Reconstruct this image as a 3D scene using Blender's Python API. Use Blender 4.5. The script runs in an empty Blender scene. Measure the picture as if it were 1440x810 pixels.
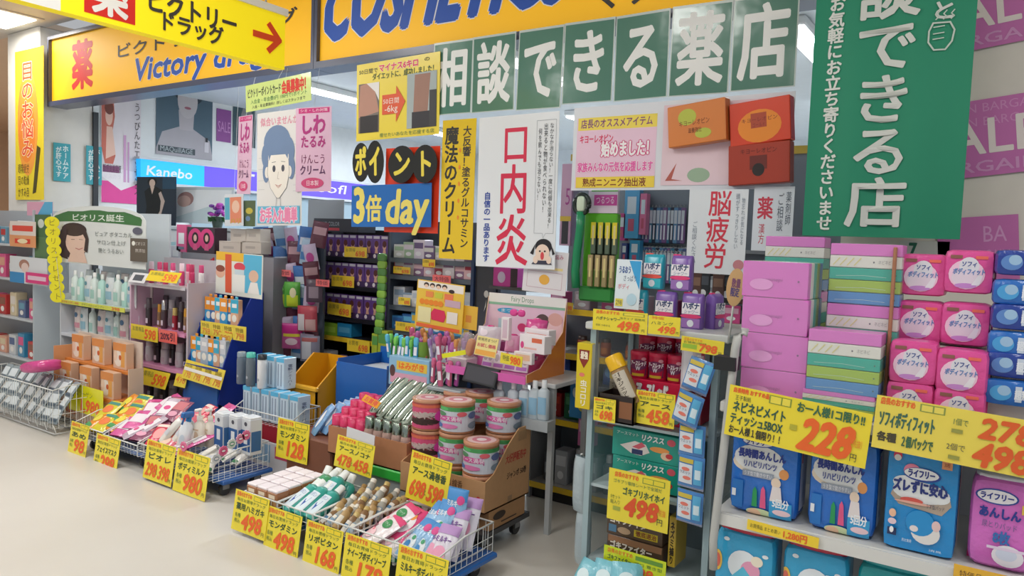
import bpy, math, random
import numpy as np
from mathutils import Vector, Matrix, Euler
random.seed(7)
SC = bpy.context.scene
COL = SC.collection
rad = math.radians
# ---------------------------------------------------------------- camera
YAW, PITCH, ROLL, FPX, EYE = rad(-33.6), rad(-3.6), rad(2.13), 1045.0, 1.5
_f = Vector((math.sin(YAW)*math.cos(PITCH), math.cos(YAW)*math.cos(PITCH), math.sin(PITCH)))
_r = Vector((math.cos(YAW), -math.sin(YAW), 0)); _u = _r.cross(_f)
_R = _r*math.cos(ROLL)+_u*math.sin(ROLL); _U = -_r*math.sin(ROLL)+_u*math.cos(ROLL)
cam = bpy.data.cameras.new('camera'); cam.sensor_width = 36; cam.lens = 36*FPX/1440
cam.clip_start = .05; cam.clip_end = 100
cob = bpy.data.objects.new('camera', cam); COL.objects.link(cob)
cob.matrix_world = Matrix(((_R.x,_U.x,-_f.x,0),(_R.y,_U.y,-_f.y,0),(_R.z,_U.z,-_f.z,EYE),(0,0,0,1)))
SC.camera = cob
def at(px, py, Y=None, Z=None, X=None):
    """World point on the plane Y=, Z= or X= that a photo measurement (1440x810) falls on."""
    d = _R*((px-720)/FPX)-_U*((py-405)/FPX)+_f
    t = Y/d.y if Y is not None else ((Z-EYE)/d.z if Z is not None else X/d.x)
    return Vector((0,0,EYE))+d*t
def R(Y, a, b, c, d):
    p, q = at(a,b,Y=Y), at(c,d,Y=Y); return p.x, p.z, q.x, q.z
# ---------------------------------------------------------------- world, lights, exposure
W = bpy.data.worlds.new('world'); SC.world = W; W.use_nodes = True
W.node_tree.nodes['Background'].inputs[0].default_value = (.93,.96,1,1)
W.node_tree.nodes['Background'].inputs[1].default_value = .46
SC.view_settings.view_transform = 'Standard'; SC.view_settings.look = 'None'
SC.view_settings.gamma = 1; SC.view_settings.use_curve_mapping = False
SC.view_settings.exposure = 0.0
def area(name, loc, sx, sy, power, col=(1,.98,.95), rot=(0,0,0)):
    l = bpy.data.lights.new(name,'AREA'); l.shape='RECTANGLE'; l.size=sx; l.size_y=sy; l.energy=power; l.color=col
    o = bpy.data.objects.new(name,l); o.location=loc; o.rotation_euler=rot; COL.objects.link(o); return o
LAMPS = [(-7.95,3.05,38),(-6.6,1.0,55),(-4.6,1.9,62),(-4.6,-.6,40),(-2.2,1.0,48),(-1.6,-1.0,30),(.3,.4,30),(1.3,1.5,34)]  # last lamp is unseen, added to brighten the wall on the right
for x,y,p in LAMPS: area('ceiling_lamp_light',(x,y,3.36),.55,.55,p*.55)
TUBES = [(-5.9,5.4,40),(-3.4,5.4,40),(-1.25,5.6,40),(-6.6,7.6,30),(-4.2,8.0,36),(-1.6,8.4,36)]  # tubes out of view are added for more light in the shop
area('hall_fill_light',(-11.5,5.5,3.3),1.2,1.2,110,(1,.86,.7))  # unseen warm lamp added to brighten the hall beyond the pillar
for x,y,p in TUBES: area('tube_light',(x,y,2.92),.16,1.2,p*1.5,(.9,.96,1))
# ---------------------------------------------------------------- materials
_mats = {}
def lin(h):
    return tuple((c/12.92 if c<=.04045 else ((c+.055)/1.055)**2.4) for c in (int(h[i:i+2],16)/255 for i in (0,2,4)))
def mat(key):
    """'rrggbb' plus :g glossy film, :p smooth plastic, :m metal, :e<n> lit, :t clear film, :n mottled, :k brushed board"""
    m = _mats.get(key)
    if m: return m
    h, _, k = key.partition(':')
    m = _mats[key] = bpy.data.materials.new('paint_'+key.replace(':','_')); m.use_nodes = True
    nt = m.node_tree; b = nt.nodes['Principled BSDF']; c = (*lin(h),1)
    b.inputs['Base Color'].default_value = c; b.inputs['Roughness'].default_value = .55
    def noise(scale, detail=3):
        tc = nt.nodes.new('ShaderNodeTexCoord'); n = nt.nodes.new('ShaderNodeTexNoise')
        n.inputs['Scale'].default_value = scale; n.inputs['Detail'].default_value = detail
        nt.links.new(tc.outputs['Object'], n.inputs['Vector']); return n
    def bump(n, s, d=.004):
        bp = nt.nodes.new('ShaderNodeBump'); bp.inputs['Strength'].default_value = s; bp.inputs['Distance'].default_value = d
        nt.links.new(n.outputs['Fac'], bp.inputs['Height']); nt.links.new(bp.outputs['Normal'], b.inputs['Normal'])
    def vary(n, amt):
        mx = nt.nodes.new('ShaderNodeMix'); mx.data_type='RGBA'; mx.blend_type='MIX'
        mx.inputs[6].default_value = tuple(min(1,x*(1+amt)) for x in c[:3])+(1,)
        mx.inputs[7].default_value = tuple(x*(1-amt) for x in c[:3])+(1,)
        nt.links.new(n.outputs['Fac'], mx.inputs[0]); nt.links.new(mx.outputs[2], b.inputs['Base Color'])
    if k == '':
        vary(noise(9), .05)
    elif k == 'g':
        b.inputs['Roughness'].default_value = .22; b.inputs['Specular IOR Level'].default_value = .6; bump(noise(26,4), .55, .01)
    elif k == 'p':
        b.inputs['Roughness'].default_value = .28
    elif k == 'f':
        b.inputs['Roughness'].default_value = .16; bump(noise(7,2), .25, .01)
    elif k == 'm':
        b.inputs['Metallic'].default_value = 1; b.inputs['Roughness'].default_value = .25
    elif k == 'n':
        n = noise(14,5); vary(n, .16); b.inputs['Roughness'].default_value = .7
    elif k == 'k':
        n = noise(30,4); vary(n, .08); b.inputs['Roughness'].default_value = .85
    elif k == 't':
        b.inputs['Roughness'].default_value = .1; b.inputs['Alpha'].default_value = .28
    elif k == 'w':
        b.inputs['Roughness'].default_value = .1; b.inputs['Alpha'].default_value = .1; bump(noise(22,4), .5, .01)
    elif k[0] == 'e':
        b.inputs['Emission Color'].default_value = c; b.inputs['Emission Strength'].default_value = float(k[1:])
    return m
# ---------------------------------------------------------------- glyphs from the bundled font
_gl = {}
_tc = bpy.data.curves.new('glyph','FONT'); _tc.size = 1; _tc.resolution_u = 2
_to = bpy.data.objects.new('glyph',_tc); COL.objects.link(_to)
def _eval(s):
    _tc.body = s; bpy.context.view_layer.update()
    ev = _to.evaluated_get(bpy.context.evaluated_depsgraph_get()); me = ev.to_mesh()
    v = [(p.co.x,p.co.y) for p in me.vertices]; f = [tuple(p.vertices) for p in me.polygons]; ev.to_mesh_clear(); return v, f
def glyph(ch):
    g = _gl.get(ch)
    if g is None:
        if ch in ' \u3000': g = ([],[],.3 if ch==' ' else .9)
        else:
            v,f = _eval(ch); v2,_ = _eval(ch+ch)
            adv = max(p[0] for p in v2)-max(p[0] for p in v) if v else .5
            g = (v,f,adv)
        _gl[ch] = g
    return g
_k,_,EM = glyph('国'); KY0,KY1 = min(p[1] for p in _k), max(p[1] for p in _k)
_k,_,_ = glyph('H'); HY0,HY1 = min(p[1] for p in _k), max(p[1] for p in _k)
def text_tris(s, u0, v0, u1, v1, vert=False, sh=0):
    """Glyph outlines of s filled into a box; vert stacks them downwards; sh slants them."""
    out_v, out_f = [], []
    def put(v, f, fn):
        b = len(out_v); out_v.extend(fn(x,y) for x,y in v); out_f.extend(tuple(b+i for i in q) for q in f)
    if vert:
        n = len(s); ch_h = (v1-v0)/n
        for i,ch in enumerate(s):
            v,f,a = glyph(ch); top = v1-i*ch_h; lo = top-ch_h; w = u1-u0
            if ch in 'ー〜…―':
                put(v,f,lambda x,y: (u0+w*(.5+(y-(KY0+KY1)/2)/EM), lo+ch_h*(.04+.92*(1-x/EM))))
            else:
                k = max(a,EM*.9) if ord(ch)>0x2000 else EM*.75
                put(v,f,lambda x,y: (u0+w*x/k, lo+ch_h*(.05+.9*(y-KY0)/(KY1-KY0))))
        return out_v, out_f
    tot = sum(glyph(c)[2] for c in s); x0 = 0
    lat = all(ord(c)<0x2000 for c in s); y0,y1 = (HY0,HY1) if lat else (KY0,KY1)
    sx = (u1-u0)/tot; sy = (v1-v0)/(y1-y0)
    for ch in s:
        v,f,a = glyph(ch)
        put(v,f,lambda x,y: (u0+(x0+x)*sx+sh*(y-y0)*sy, v0+(y-y0)*sy)); x0 += a
    return out_v, out_f
# ---------------------------------------------------------------- mesh builder
class M:
    def __init__(s): s.v=[]; s.f=[]; s.m=[]; s.k=[]; s.s=[]; s.xf=None
    def add(s, vs, fs, m, smooth=False):
        b = len(s.v)
        if s.xf is not None: vs = [tuple(s.xf@Vector(p)) for p in vs]
        s.v.extend(vs)
        if m not in s.k: s.k.append(m)
        i = s.k.index(m); s.f.extend(tuple(b+j for j in q) for q in fs); s.m.extend([i]*len(fs)); s.s.extend([smooth]*len(fs)); return s
    def box(s, x0,y0,z0,x1,y1,z1, m, b=0.0, top=None, side=None):
        if b <= 0:
            v=[(x0,y0,z0),(x1,y0,z0),(x1,y1,z0),(x0,y1,z0),(x0,y0,z1),(x1,y0,z1),(x1,y1,z1),(x0,y1,z1)]
            s.add(v,[(0,1,5,4),(0,3,2,1),(2,3,7,6)],m)
            s.add(v,[(4,5,6,7)],top or m); s.add(v,[(1,2,6,5),(3,0,4,7)],side or m); return s
        b = min(b,(x1-x0)*.45,(y1-y0)*.45,(z1-z0)*.45); v=[]; idx={}
        for i,(X,sx) in enumerate(((x0,1),(x1,-1))):
            for j,(Y,sy) in enumerate(((y0,1),(y1,-1))):
                for k,(Z,sz) in enumerate(((z0,1),(z1,-1))):
                    for a in range(3):
                        p=[X+sx*b*(a!=0),Y+sy*b*(a!=1),Z+sz*b*(a!=2)]; idx[i,j,k,a]=len(v); v.append(tuple(p))
        g=lambda i,j,k,a: idx[i,j,k,a]; f=[]
        def q(l,n):  # orient outwards
            c=sum((Vector(v[t]) for t in l),Vector())/len(l); nn=(Vector(v[l[1]])-Vector(v[l[0]])).cross(Vector(v[l[2]])-Vector(v[l[0]]))
            f.append(tuple(l) if nn.dot(c-mid)>0 else tuple(reversed(l)))
        mid=Vector(((x0+x1)/2,(y0+y1)/2,(z0+z1)/2))
        for i in (0,1): q([g(i,0,0,0),g(i,1,0,0),g(i,1,1,0),g(i,0,1,0)],0)
        for j in (0,1): q([g(0,j,0,1),g(1,j,0,1),g(1,j,1,1),g(0,j,1,1)],0)
        for k in (0,1): q([g(0,0,k,2),g(1,0,k,2),g(1,1,k,2),g(0,1,k,2)],0)
        for i in (0,1):
            for j in (0,1): q([g(i,j,0,0),g(i,j,1,0),g(i,j,1,1),g(i,j,0,1)],0)
            for k in (0,1): q([g(i,0,k,0),g(i,1,k,0),g(i,1,k,2),g(i,0,k,2)],0)
        for j in (0,1):
            for k in (0,1): q([g(0,j,k,1),g(1,j,k,1),g(1,j,k,2),g(0,j,k,2)],0)
        for i in (0,1):
            for j in (0,1):
                for k in (0,1): q([g(i,j,k,0),g(i,j,k,1),g(i,j,k,2)],0)
        n6=[m]*6
        s.add(v,f[:2],side or m); s.add(v,f[2:4],m); s.add(v,f[4:5],m); s.add(v,f[5:6],top or m); s.add(v,f[6:],m); return s
    def tube(s, pts, r, m, n=6):
        pts=[Vector(p) for p in pts]; vs=[]; fs=[]
        for i,p in enumerate(pts):
            d=(pts[min(i+1,len(pts)-1)]-pts[max(i-1,0)]).normalized()
            a=d.cross(Vector((0,0,1)) if abs(d.z)<.9 else Vector((1,0,0))).normalized(); b=d.cross(a)
            for k in range(n):
                t=2*math.pi*k/n; vs.append(tuple(p+a*(r*math.cos(t))+b*(r*math.sin(t))))
        for i in range(len(pts)-1):
            for k in range(n): fs.append((i*n+k,i*n+(k+1)%n,(i+1)*n+(k+1)%n,(i+1)*n+k))
        fs.append(tuple(reversed(range(n)))); fs.append(tuple(range((len(pts)-1)*n,len(pts)*n)))
        return s.add(vs,fs,m,n>4)
    def loft(s, secs, m, n=16, cx=0, cy=0, cap=True):
        """secs: (z, rx, ry, power[, x shift, y shift])"""
        vs=[]; fs=[]
        for q in secs:
            z,rx,ry,k=q[:4]; ox,oy=(q[4:6] if len(q)>4 else (0,0))
            for i in range(n):
                t=2*math.pi*i/n+math.pi/n; c,d=math.cos(t),math.sin(t)
                w=(abs(c)**k+abs(d)**k)**(-1/k); vs.append((cx+ox+rx*c*w,cy+oy+ry*d*w,z))
        for i in range(len(secs)-1):
            for j in range(n): fs.append((i*n+j,i*n+(j+1)%n,(i+1)*n+(j+1)%n,(i+1)*n+j))
        s.add(vs,fs,m,True)
        if cap:
            s.add(vs[:n],[tuple(reversed(range(n)))],m); s.add(vs[-n:],[tuple(range(n))],m)
        return s
    def prism(s, pts, y0, y1, m, side=None):
        """outline pts (x,z) given depth from y0 to y1"""
        n=len(pts); a=sum(pts[i][0]*pts[(i+1)%n][1]-pts[(i+1)%n][0]*pts[i][1] for i in range(n))
        if a<0: pts=pts[::-1]
        vs=[(x,y0,z) for x,z in pts]+[(x,y1,z) for x,z in pts]
        s.add(vs,[tuple(range(n)),tuple(reversed(range(n,2*n)))],m)
        return s.add(vs,[(i,i+n,(i+1)%n+n,(i+1)%n) for i in range(n)],side or m)
    def soft(s, sx, sy, sz, m, k=7, n=7, z0=0.0, lump=0.0, c=(0,0)):
        """rounded soft block standing on z0"""
        rnd=random.Random(3)
        for ax in range(3):
            for sg in (-1,1):
                vs=[]; fs=[]
                for i in range(n+1):
                    for j in range(n+1):
                        a,b=-1+2*i/n,-1+2*j/n; p=[0,0,0]; p[ax]=sg; p[(ax+1)%3]=a; p[(ax+2)%3]=b
                        w=(sum(abs(t)**k for t in p))**(-1/k); q=[t*w for t in p]
                        l=1+lump*math.sin(5*q[0]+1)*math.sin(4*q[2]+2*q[1])
                        vs.append((c[0]+q[0]*sx/2*l,c[1]+q[1]*sy/2*l,z0+sz/2+q[2]*sz/2))
                for i in range(n):
                    for j in range(n):
                        q=(i*(n+1)+j,(i+1)*(n+1)+j,(i+1)*(n+1)+j+1,i*(n+1)+j+1); fs.append(q if sg>0 else q[::-1])
                s.add(vs,fs,m,True)
        return s
    def pouch(s, w, h, t, m, back=None, n=9, z0=0.0, seal=None):
        """flat sealed bag standing on z0, front towards -y"""
        f=lambda a,b: t/2*max(0,(1-abs(a)**3.2))**.75*max(0,(1-abs(b)**4))**.6
        for sg,mm in ((-1,m),(1,back or m)):
            vs=[]; fs=[]
            for i in range(n+1):
                for j in range(n+1):
                    a,b=-1+2*i/n,-1+2*j/n; vs.append((a*w/2,sg*(f(a,b*.94)+.0006),z0+(b+1)*h/2))
            for i in range(n):
                for j in range(n):
                    q=(i*(n+1)+j,(i+1)*(n+1)+j,(i+1)*(n+1)+j+1,i*(n+1)+j+1); fs.append(q if sg<0 else q[::-1])
            s.add(vs,fs,mm,True)
        if seal: s.box(-w/2,-.0012,z0+h*.955,w/2,.0012,z0+h*1.01,seal)
        return s
    def art(s, items, fr, w=1.0, h=1.0, ox=0.0, oy=0.0, proj=None, base=.0005, step=.00012):
        """flat printing: items in 0..1 of a w x h panel; fr=(O,U,V) or proj(u,v,lift)"""
        if proj is None:
            O,U,V=(Vector(t) for t in fr); N=U.cross(V).normalized(); proj=lambda u,v,d: tuple(O+U*u+V*v+N*d); flat=True
        else: flat=False
        lay=base
        def emit(vs,fs,m,ly): s.add([proj(ox+u*w,oy+v*h,ly) for u,v in vs],fs,m)
        for it in items:
            kd,m=it[0],it[1]; lay+=step
            if kd=='r':
                u0,v0,u1,v1=it[2:6]; n,k=(1,1) if flat else (18,6)
                vs=[(u0+(u1-u0)*i/n,v0+(v1-v0)*j/k) for i in range(n+1) for j in range(k+1)]
                emit(vs,[(i*(k+1)+j,(i+1)*(k+1)+j,(i+1)*(k+1)+j+1,i*(k+1)+j+1) for i in range(n) for j in range(k)],m,lay)
            elif kd=='e':
                cu,cv,ru,rv=it[2:6]; n=20; vs=[(cu,cv)]
                rings=1 if flat else 5
                for g in range(1,rings+1): vs+=[(cu+ru*g/rings*math.cos(2*math.pi*i/n),cv+rv*g/rings*math.sin(2*math.pi*i/n)) for i in range(n)]
                fs=[(0,1+i,1+(i+1)%n) for i in range(n)]
                for g in range(rings-1): fs+=[(1+g*n+i,1+(g+1)*n+i,1+(g+1)*n+(i+1)%n,1+g*n+(i+1)%n) for i in range(n)]
                emit(vs,fs,m,lay)
            elif kd=='p': emit(it[2],[tuple(range(len(it[2])))],m,lay)
            elif kd=='l':  # stroke through points
                pts,wd=it[2],it[3]
                for (a,b),(c,d) in zip(pts[:-1],pts[1:]):
                    dx,dy=(c-a)*w,(d-b)*h; L=math.hypot(dx,dy) or 1; nx,ny=-dy/L*wd/2/w,dx/L*wd/2/h
                    ex,ey=dx/L*wd*.3/w,dy/L*wd*.3/h
                    emit([(a-ex+nx,b-ey+ny),(a-ex-nx,b-ey-ny),(c+ex-nx,d+ey-ny),(c+ex+nx,d+ey+ny)],[(0,1,2,3)],m,lay); lay+=step*.05
            elif kd=='t':
                st=it[2]; u0,v0,u1,v1=it[3:7]; o=it[7] if len(it)>7 else {}
                vs,fs=text_tris(st,u0,v0,u1,v1,o.get('v'),o.get('sh',0)*h/w)
                a=o.get('rot')
                if a:
                    cu,cv=(u0+u1)/2,(v0+v1)/2; ca,sa=math.cos(rad(a)),math.sin(rad(a))
                    vs=[(cu+((x-cu)*w*ca-(y-cv)*h*sa)/w,cv+((x-cu)*w*sa+(y-cv)*h*ca)/h) for x,y in vs]
                for mm,bo in (((o['o'],o.get('ob',.1)),) if 'o' in o else ())+((m,o.get('b',0)),):
                    chh=(v1-v0)/(len(st) if o.get('v') else 1)*h; d=bo*chh
                    offs=[(0,0)] if d==0 else [(d*math.cos(t),d*math.sin(t)) for t in np.arange(8)*math.pi/4]
                    for dx,dy in offs:
                        emit([(x+dx/w,y+dy/h) for x,y in vs],fs,mm,lay); lay+=step*.06
                    lay+=step
        return s
    def front(s, items, x0, y, z0, x1, z1, **k): return s.art(items,((x0,y,z0),(1,0,0),(0,0,1)),x1-x0,z1-z0,**k)
    def right(s, items, x, y0, z0, y1, z1, **k): return s.art(items,((x,y0,z0),(0,1,0),(0,0,1)),y1-y0,z1-z0,**k)
    def topf(s, items, x0, y0, z, x1, y1, **k): return s.art(items,((x0,y0,z),(1,0,0),(0,1,0)),x1-x0,y1-y0,**k)
    def data(s, name, off=(0,0,0)):
        me=bpy.data.meshes.new(name); o=Vector(off)
        me.from_pydata([(x-o.x,y-o.y,z-o.z) for x,y,z in s.v],[],s.f)
        for m in s.k: me.materials.append(mat(m))
        me.polygons.foreach_set('material_index',s.m); me.polygons.foreach_set('use_smooth',s.s); me.update(); return me
    def lohi(s):
        a=np.array(s.v); return a.min(0),a.max(0)
def softproj(sx,sy,sz,k,z0=0.0):
    def p(u,v,d):  # u from -sx/2, v from z0
        a=min(1,abs(u)/(sx/2)); b=min(1,abs(v-z0-sz/2)/(sz/2)); r=max(0,1-a**k-b**k)
        return (u,-sy/2*r**(1/k)-d-.0008,v)
    return p
def cylproj(r,cx=0,cy=0):
    return lambda u,v,d: (cx+(r+d)*math.sin(u/r),cy-(r+d)*math.cos(u/r),v)
def pouchproj(w,h,t,z0=0.0):
    def p(u,v,d):
        a=u/(w/2); b=(2*(v-z0)/h-1)*.94
        return (u,-(t/2*max(0,1-abs(a)**3.2)**.75*max(0,1-abs(b)**4)**.6)-d-.0016,v)
    return p
# ---------------------------------------------------------------- objects
def _tagit(o,label=None,cat=None,group=None,kind=None):
    if label: o['label']=label
    if cat: o['category']=cat
    if group: o['group']=group
    if kind: o['kind']=kind
    return o
def mesh(name, mb, parent=None, off=(0,0,0)):
    o=bpy.data.objects.new(name,mb.data(name,off)); COL.objects.link(o)
    if parent is not None: o.parent=parent
    return o
def thing(name, parts, label, cat, group=None, loc=None, rot=(0,0,0), kind=None):
    """parts: one M (a thing of one mesh) or [(part name, M, [(sub-part name, M)...], part label)]; built round world coordinates, or round the origin when loc is given"""
    ms=[parts] if isinstance(parts,M) else [q for p in parts for q in ([p[1]]+[x[1] for x in (p[2] if len(p)>2 and p[2] else [])])]
    if loc is None:
        lo=np.min([m.lohi()[0] for m in ms],0); hi=np.max([m.lohi()[1] for m in ms],0)
        off=((lo[0]+hi[0])/2,(lo[1]+hi[1])/2,lo[2]); loc=off
    else: off=(0,0,0)
    if isinstance(parts,M): root=mesh(name,parts,None,off)
    else:
        root=bpy.data.objects.new(name,None); COL.objects.link(root); root.empty_display_size=.05
        for p in parts:
            c=mesh(p[0],p[1],root,off)
            if len(p)>3 and p[3]: c['label']=p[3]
            for q in (p[2] if len(p)>2 and p[2] else []): mesh(q[0],q[1],c,off)
    root.location=loc; root.rotation_euler=rot
    return _tagit(root,label,cat,group,kind)
def dup(root, loc, rot=None, label=None, group=None, scale=None):
    r=root.copy(); COL.objects.link(r); r.location=loc
    if rot is not None: r.rotation_euler=rot
    if scale: r.scale=(scale,)*3 if not isinstance(scale,tuple) else scale
    if label: r['label']=label
    if group: r['group']=group
    for ch in root.children:
        c=ch.copy(); COL.objects.link(c); c.parent=r
        for g in ch.children:
            d=g.copy(); COL.objects.link(d); d.parent=c
    return r
def struct(name, mb, parent=None):
    lo,hi=mb.lohi(); off=((lo[0]+hi[0])/2,(lo[1]+hi[1])/2,lo[2])
    o=mesh(name,mb,None,off); o.location=off; o['kind']='structure'; return o
ORD=['first','second','third','fourth','fifth','sixth','seventh','eighth','ninth','tenth','eleventh','twelfth','thirteenth','fourteenth','fifteenth','sixteenth','seventeenth','eighteenth','nineteenth','twentieth']
def many(makers, spots, label, group):
    """makers: functions() -> thing at the origin (used cyclically); spots: (loc, rot, label words); label has {} for the words"""
    protos={}
    for i,(loc,rot,wd) in enumerate(spots):
        k=i%len(makers); lb=label[k%len(label)] if isinstance(label,list) else label
        lb=lb.format(wd)
        if k not in protos:
            o=protos[k]=makers[k](); o.location=loc; o.rotation_euler=rot; o['label']=lb; o['group']=group
        else: dup(protos[k],loc,rot,lb,group)
def row(makers, n, x0, x1, y, z, label, group, rz=0, jit=0.0, dy=0.0):
    s=[]
    for i in range(n):
        t=(i+.5)/n; s.append(((x0+(x1-x0)*t,y+random.uniform(-jit,jit)+dy*t,z),(0,0,rz+random.uniform(-jit,jit)*4),ORD[i]))
    many(makers if isinstance(makers,(list,tuple)) else [makers],s,label,group)
def card(name, label, cat, Y, px, col, art=(), rot=(0,0,0), group=None, th=.003, hang=None):
    """a flat printed sheet or board whose face spans the measured corners (lower left, upper right) on depth Y"""
    x0,z0,x1,z1=R(Y,*px); cx,cz=(x0+x1)/2,(z0+z1)/2; w,h=x1-x0,z1-z0; c_,s_=math.cos(rot[1]),math.sin(rot[1]); w,h=w*c_-h*s_,w*s_+h*c_
    mb=M().box(-w/2,0,-h/2,w/2,th,h/2,col)
    if art: mb.front(art,-w/2,0,-h/2,w/2,h/2)
    o=thing(name,mb,label,cat,group,(cx,Y,cz),rot)
    if hang: mesh('hang_cord',M().tube([(0,.002,h/2-.01),(0,.075,hang-cz)],.0015,'d8dce0:p',4),o)
    return o
def cuboid(name, label, cat, Y, px, depth, col, art=(), group=None, rart=(), top=None, side=None, b=.002, rz=0, parts=()):
    """a closed carton whose front face spans the measured corners on depth Y"""
    x0,z0,x1,z1=R(Y,*px); w,h=x1-x0,z1-z0
    mb=M().box(-w/2,0,0,w/2,depth,h,col,b,top,side)
    if art: mb.front(art,-w/2,0,0,w/2,h)
    if rart: mb.right(rart,w/2,0,0,depth,h)
    return thing(name,mb,label,cat,group,((x0+x1)/2,Y,z0),(0,0,rz))
INK,RED,ORG,GRN,YEL,WHT,PNK,BLU='26303a','d8243a','ee6a2a','3b6a3c','f2d832','eef0f0','e66fb0','2a63b8'
def price_art(title, price, head='店長のおすすめ', sub='毎日お買得ドラッグ', yen=True, pcol=ORG, h=1.35, hc='e8762e', s2=None):
    """hand-written yellow price card: head strip, box, product line, big price"""
    a=[('t',hc,head,.05,.86,.50,.965,{'b':.05}),('r','8a9a3a',.56,.85,.95,.975),('r',YEL,.575,.865,.75,.96),('r',YEL,.765,.865,.935,.96),
       ('t',GRN,sub,.08,.74,.92,.82),('t','2f4f33',title,.08,.53,.92,.69,{'b':.03})]
    if s2: a+=[('t',pcol,s2,.06,.1,.44,.42,{'b':.04,'sh':.15}),('t',pcol,price,.5,.1,.88,.42,{'b':.04,'sh':.15}),('t',GRN,'と',.44,.18,.5,.3)]
    else: a+=[('t',GRN,'税込',.07,.2,.24,.3),('t',GRN,'各種',.07,.34,.24,.44),('t',pcol,price,.28,.1,.86,.46,{'b':.05,'sh':.12})]
    if yen: a.append(('t',INK,'円',.88,.08,.97,.17))
    return a
def ptag(label, Y, px, title, price, rot=(0,0,0), col='f0dc3a:f', name='price_tag', **k):
    return card(name,label,'price tag',Y,px,col,price_art(title,price,**k),rot,th=.002)
# ================================================================ ROOM
FY = 3.56            # plane of the shop front
fl=M().box(-22,-3,-.05,5,13,0,'d2cfc9:q'); 
def floor_mat():
    m=mat('d2cfc9:q'); nt=m.node_tree; b=nt.nodes['Principled BSDF']; b.inputs['Roughness'].default_value=.32
    tc=nt.nodes.new('ShaderNodeTexCoord'); n=nt.nodes.new('ShaderNodeTexNoise'); n.inputs['Scale'].default_value=1.3; n.inputs['Detail'].default_value=6
    cr=nt.nodes.new('ShaderNodeValToRGB'); cr.color_ramp.elements[0].color=(*lin('c6c2ba'),1); cr.color_ramp.elements[1].color=(*lin('d8d5ce'),1)
    nt.links.new(tc.outputs['Object'],n.inputs['Vector']); nt.links.new(n.outputs['Fac'],cr.inputs['Fac']); nt.links.new(cr.outputs['Color'],b.inputs['Base Color'])
floor_mat(); struct('floor',fl)
struct('ceiling',M().box(-22,-3,3.4,5,FY,3.45,'d8d6d2'))
struct('ceiling_shop',M().box(-7.9,FY+.15,3.0,5,11,3.05,'d3dbe2'))
struct('ceiling_hall',M().box(-22,FY,3.4,-7.9,11,3.45,'e2cdb8'))
struct('wall_left',M().box(-8.0,4.0,0,-7.9,11,3.0,'dfe3e6'))
struct('wall_back',M().box(-8,10.5,0,5,10.6,3.0,'dfe6ec'))
struct('wall_right',M().box(-.62,FY-.02,0,5,FY+.1,2.67,'d6d1c8'))
struct('wall_far',M().box(-18,-3,0,-17.9,8,3.4,'dcc4ac'))
struct('wall_hall',M().box(-22,8,0,-8.6,8.1,3.4,'e6b896'))
struct('wall_header',M().box(-8.55,FY+.17,2.72,5,FY+.25,3.4,'c9c9c7'))
pl=M().box(-8.57,3.5,0,-7.9,4.02,3.4,'dfddd8',.01)
struct('pillar_left',pl)
struct('trim_corner',M().box(-7.9,4.0,0,-7.87,4.05,2.66,'30343a'))
# ceiling panel lamps of the hall, the last one added out of view
def panel_lamp():
    return thing('ceiling_light',[('frame',M().box(-.36,-.36,0,.36,.36,.012,'d8d8d6')),('diffuser',M().box(-.31,-.31,-.012,.31,.31,.0,'fffaf0:e4'))],'x','ceiling light',None,(0,0,0))
p0=panel_lamp()
for i,(x,y,_) in enumerate(LAMPS):
    lb='square white lit ceiling panel above the pillar' if i==0 else f'square white lit ceiling panel of the aisle, {ORD[i-1]} from the pillar'
    if i==0: p0.location=(x,y,3.388); p0['label']=lb; p0['group']='ceiling panels of the hall'
    else: dup(p0,(x,y,3.388),None,lb,'ceiling panels of the hall')
# tube lamps inside the shop
def tube_lamp():
    h=M().box(-.09,-.62,0,.09,.62,.06,'e8ecee',.01); parts=[('housing',h)]
    for x in (-.055,.055): parts.append(('tube',M().tube([(x,-.6,-.012),(x,.6,-.012)],.013,'f4faff:e9',8)))
    return thing('tube_light',parts,'x','ceiling light',None,(0,0,0))
many([tube_lamp],[((x,y,2.94),(0,0,0),w) for (x,y,_),w in zip(TUBES,['behind the green point card poster','unseen, behind the mouth ulcer poster','beside the hanging green banner','unseen inside, above the cosmetics light box','unseen deep inside, behind the diet poster','unseen deep inside, behind the green banner'])],'twin white fluorescent tube light on the shop ceiling, {}','fluorescent lights inside the shop')

# ================================================================ YELLOW FASCIA SIGNS
def fascia(name,label,x0,x1,z0,z1,art):
    b=M().box(x0,FY,z0,x1,FY+.15,z1,'f6b914:e.25')
    P=lambda a,b_,c,d: R(FY,a,b_,c,d)
    its=[]
    for it in art:
        u0,v0,u1,v1=R(FY,*it[3]); its.append(('t',it[1],it[2],u0,v0,u1,v1,it[4] if len(it)>4 else {}))
    b.art(its,((0,FY,0),(1,0,0),(0,0,1)),base=.001,step=.0004)
    f=M(); t=.028
    f.box(x0-t,FY-.03,z0-.045,x1+t,FY+.15,z0,'4a5068:p'); f.box(x0-t,FY-.03,z1,x1+t,FY+.15,z1+.03,'4a5068:p')
    f.box(x0-t,FY-.03,z0,x0,FY+.15,z1,'4a5068:p'); f.box(x1,FY-.03,z0,x1+t,FY+.15,z1,'4a5068:p')
    return thing(name,[('lit_face',b),('frame',f)],label,'sign')
fascia('fascia_sign','long yellow shop sign with one red character and slanted smaller blue lettering',-7.78,-4.08,2.675,3.26,[
 ('t','d8281e','薬',(101,126,131,57),{'b':.035}),
 ('t','3c3a36','ビクトリードラッグ',(162,83,420,10),{'b':.03}),
 ('t','2456b8','Victory drug',(188,114,372,50),{'b':.045,'sh':.22,'o':'f4f2e6','ob':.075})])
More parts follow.
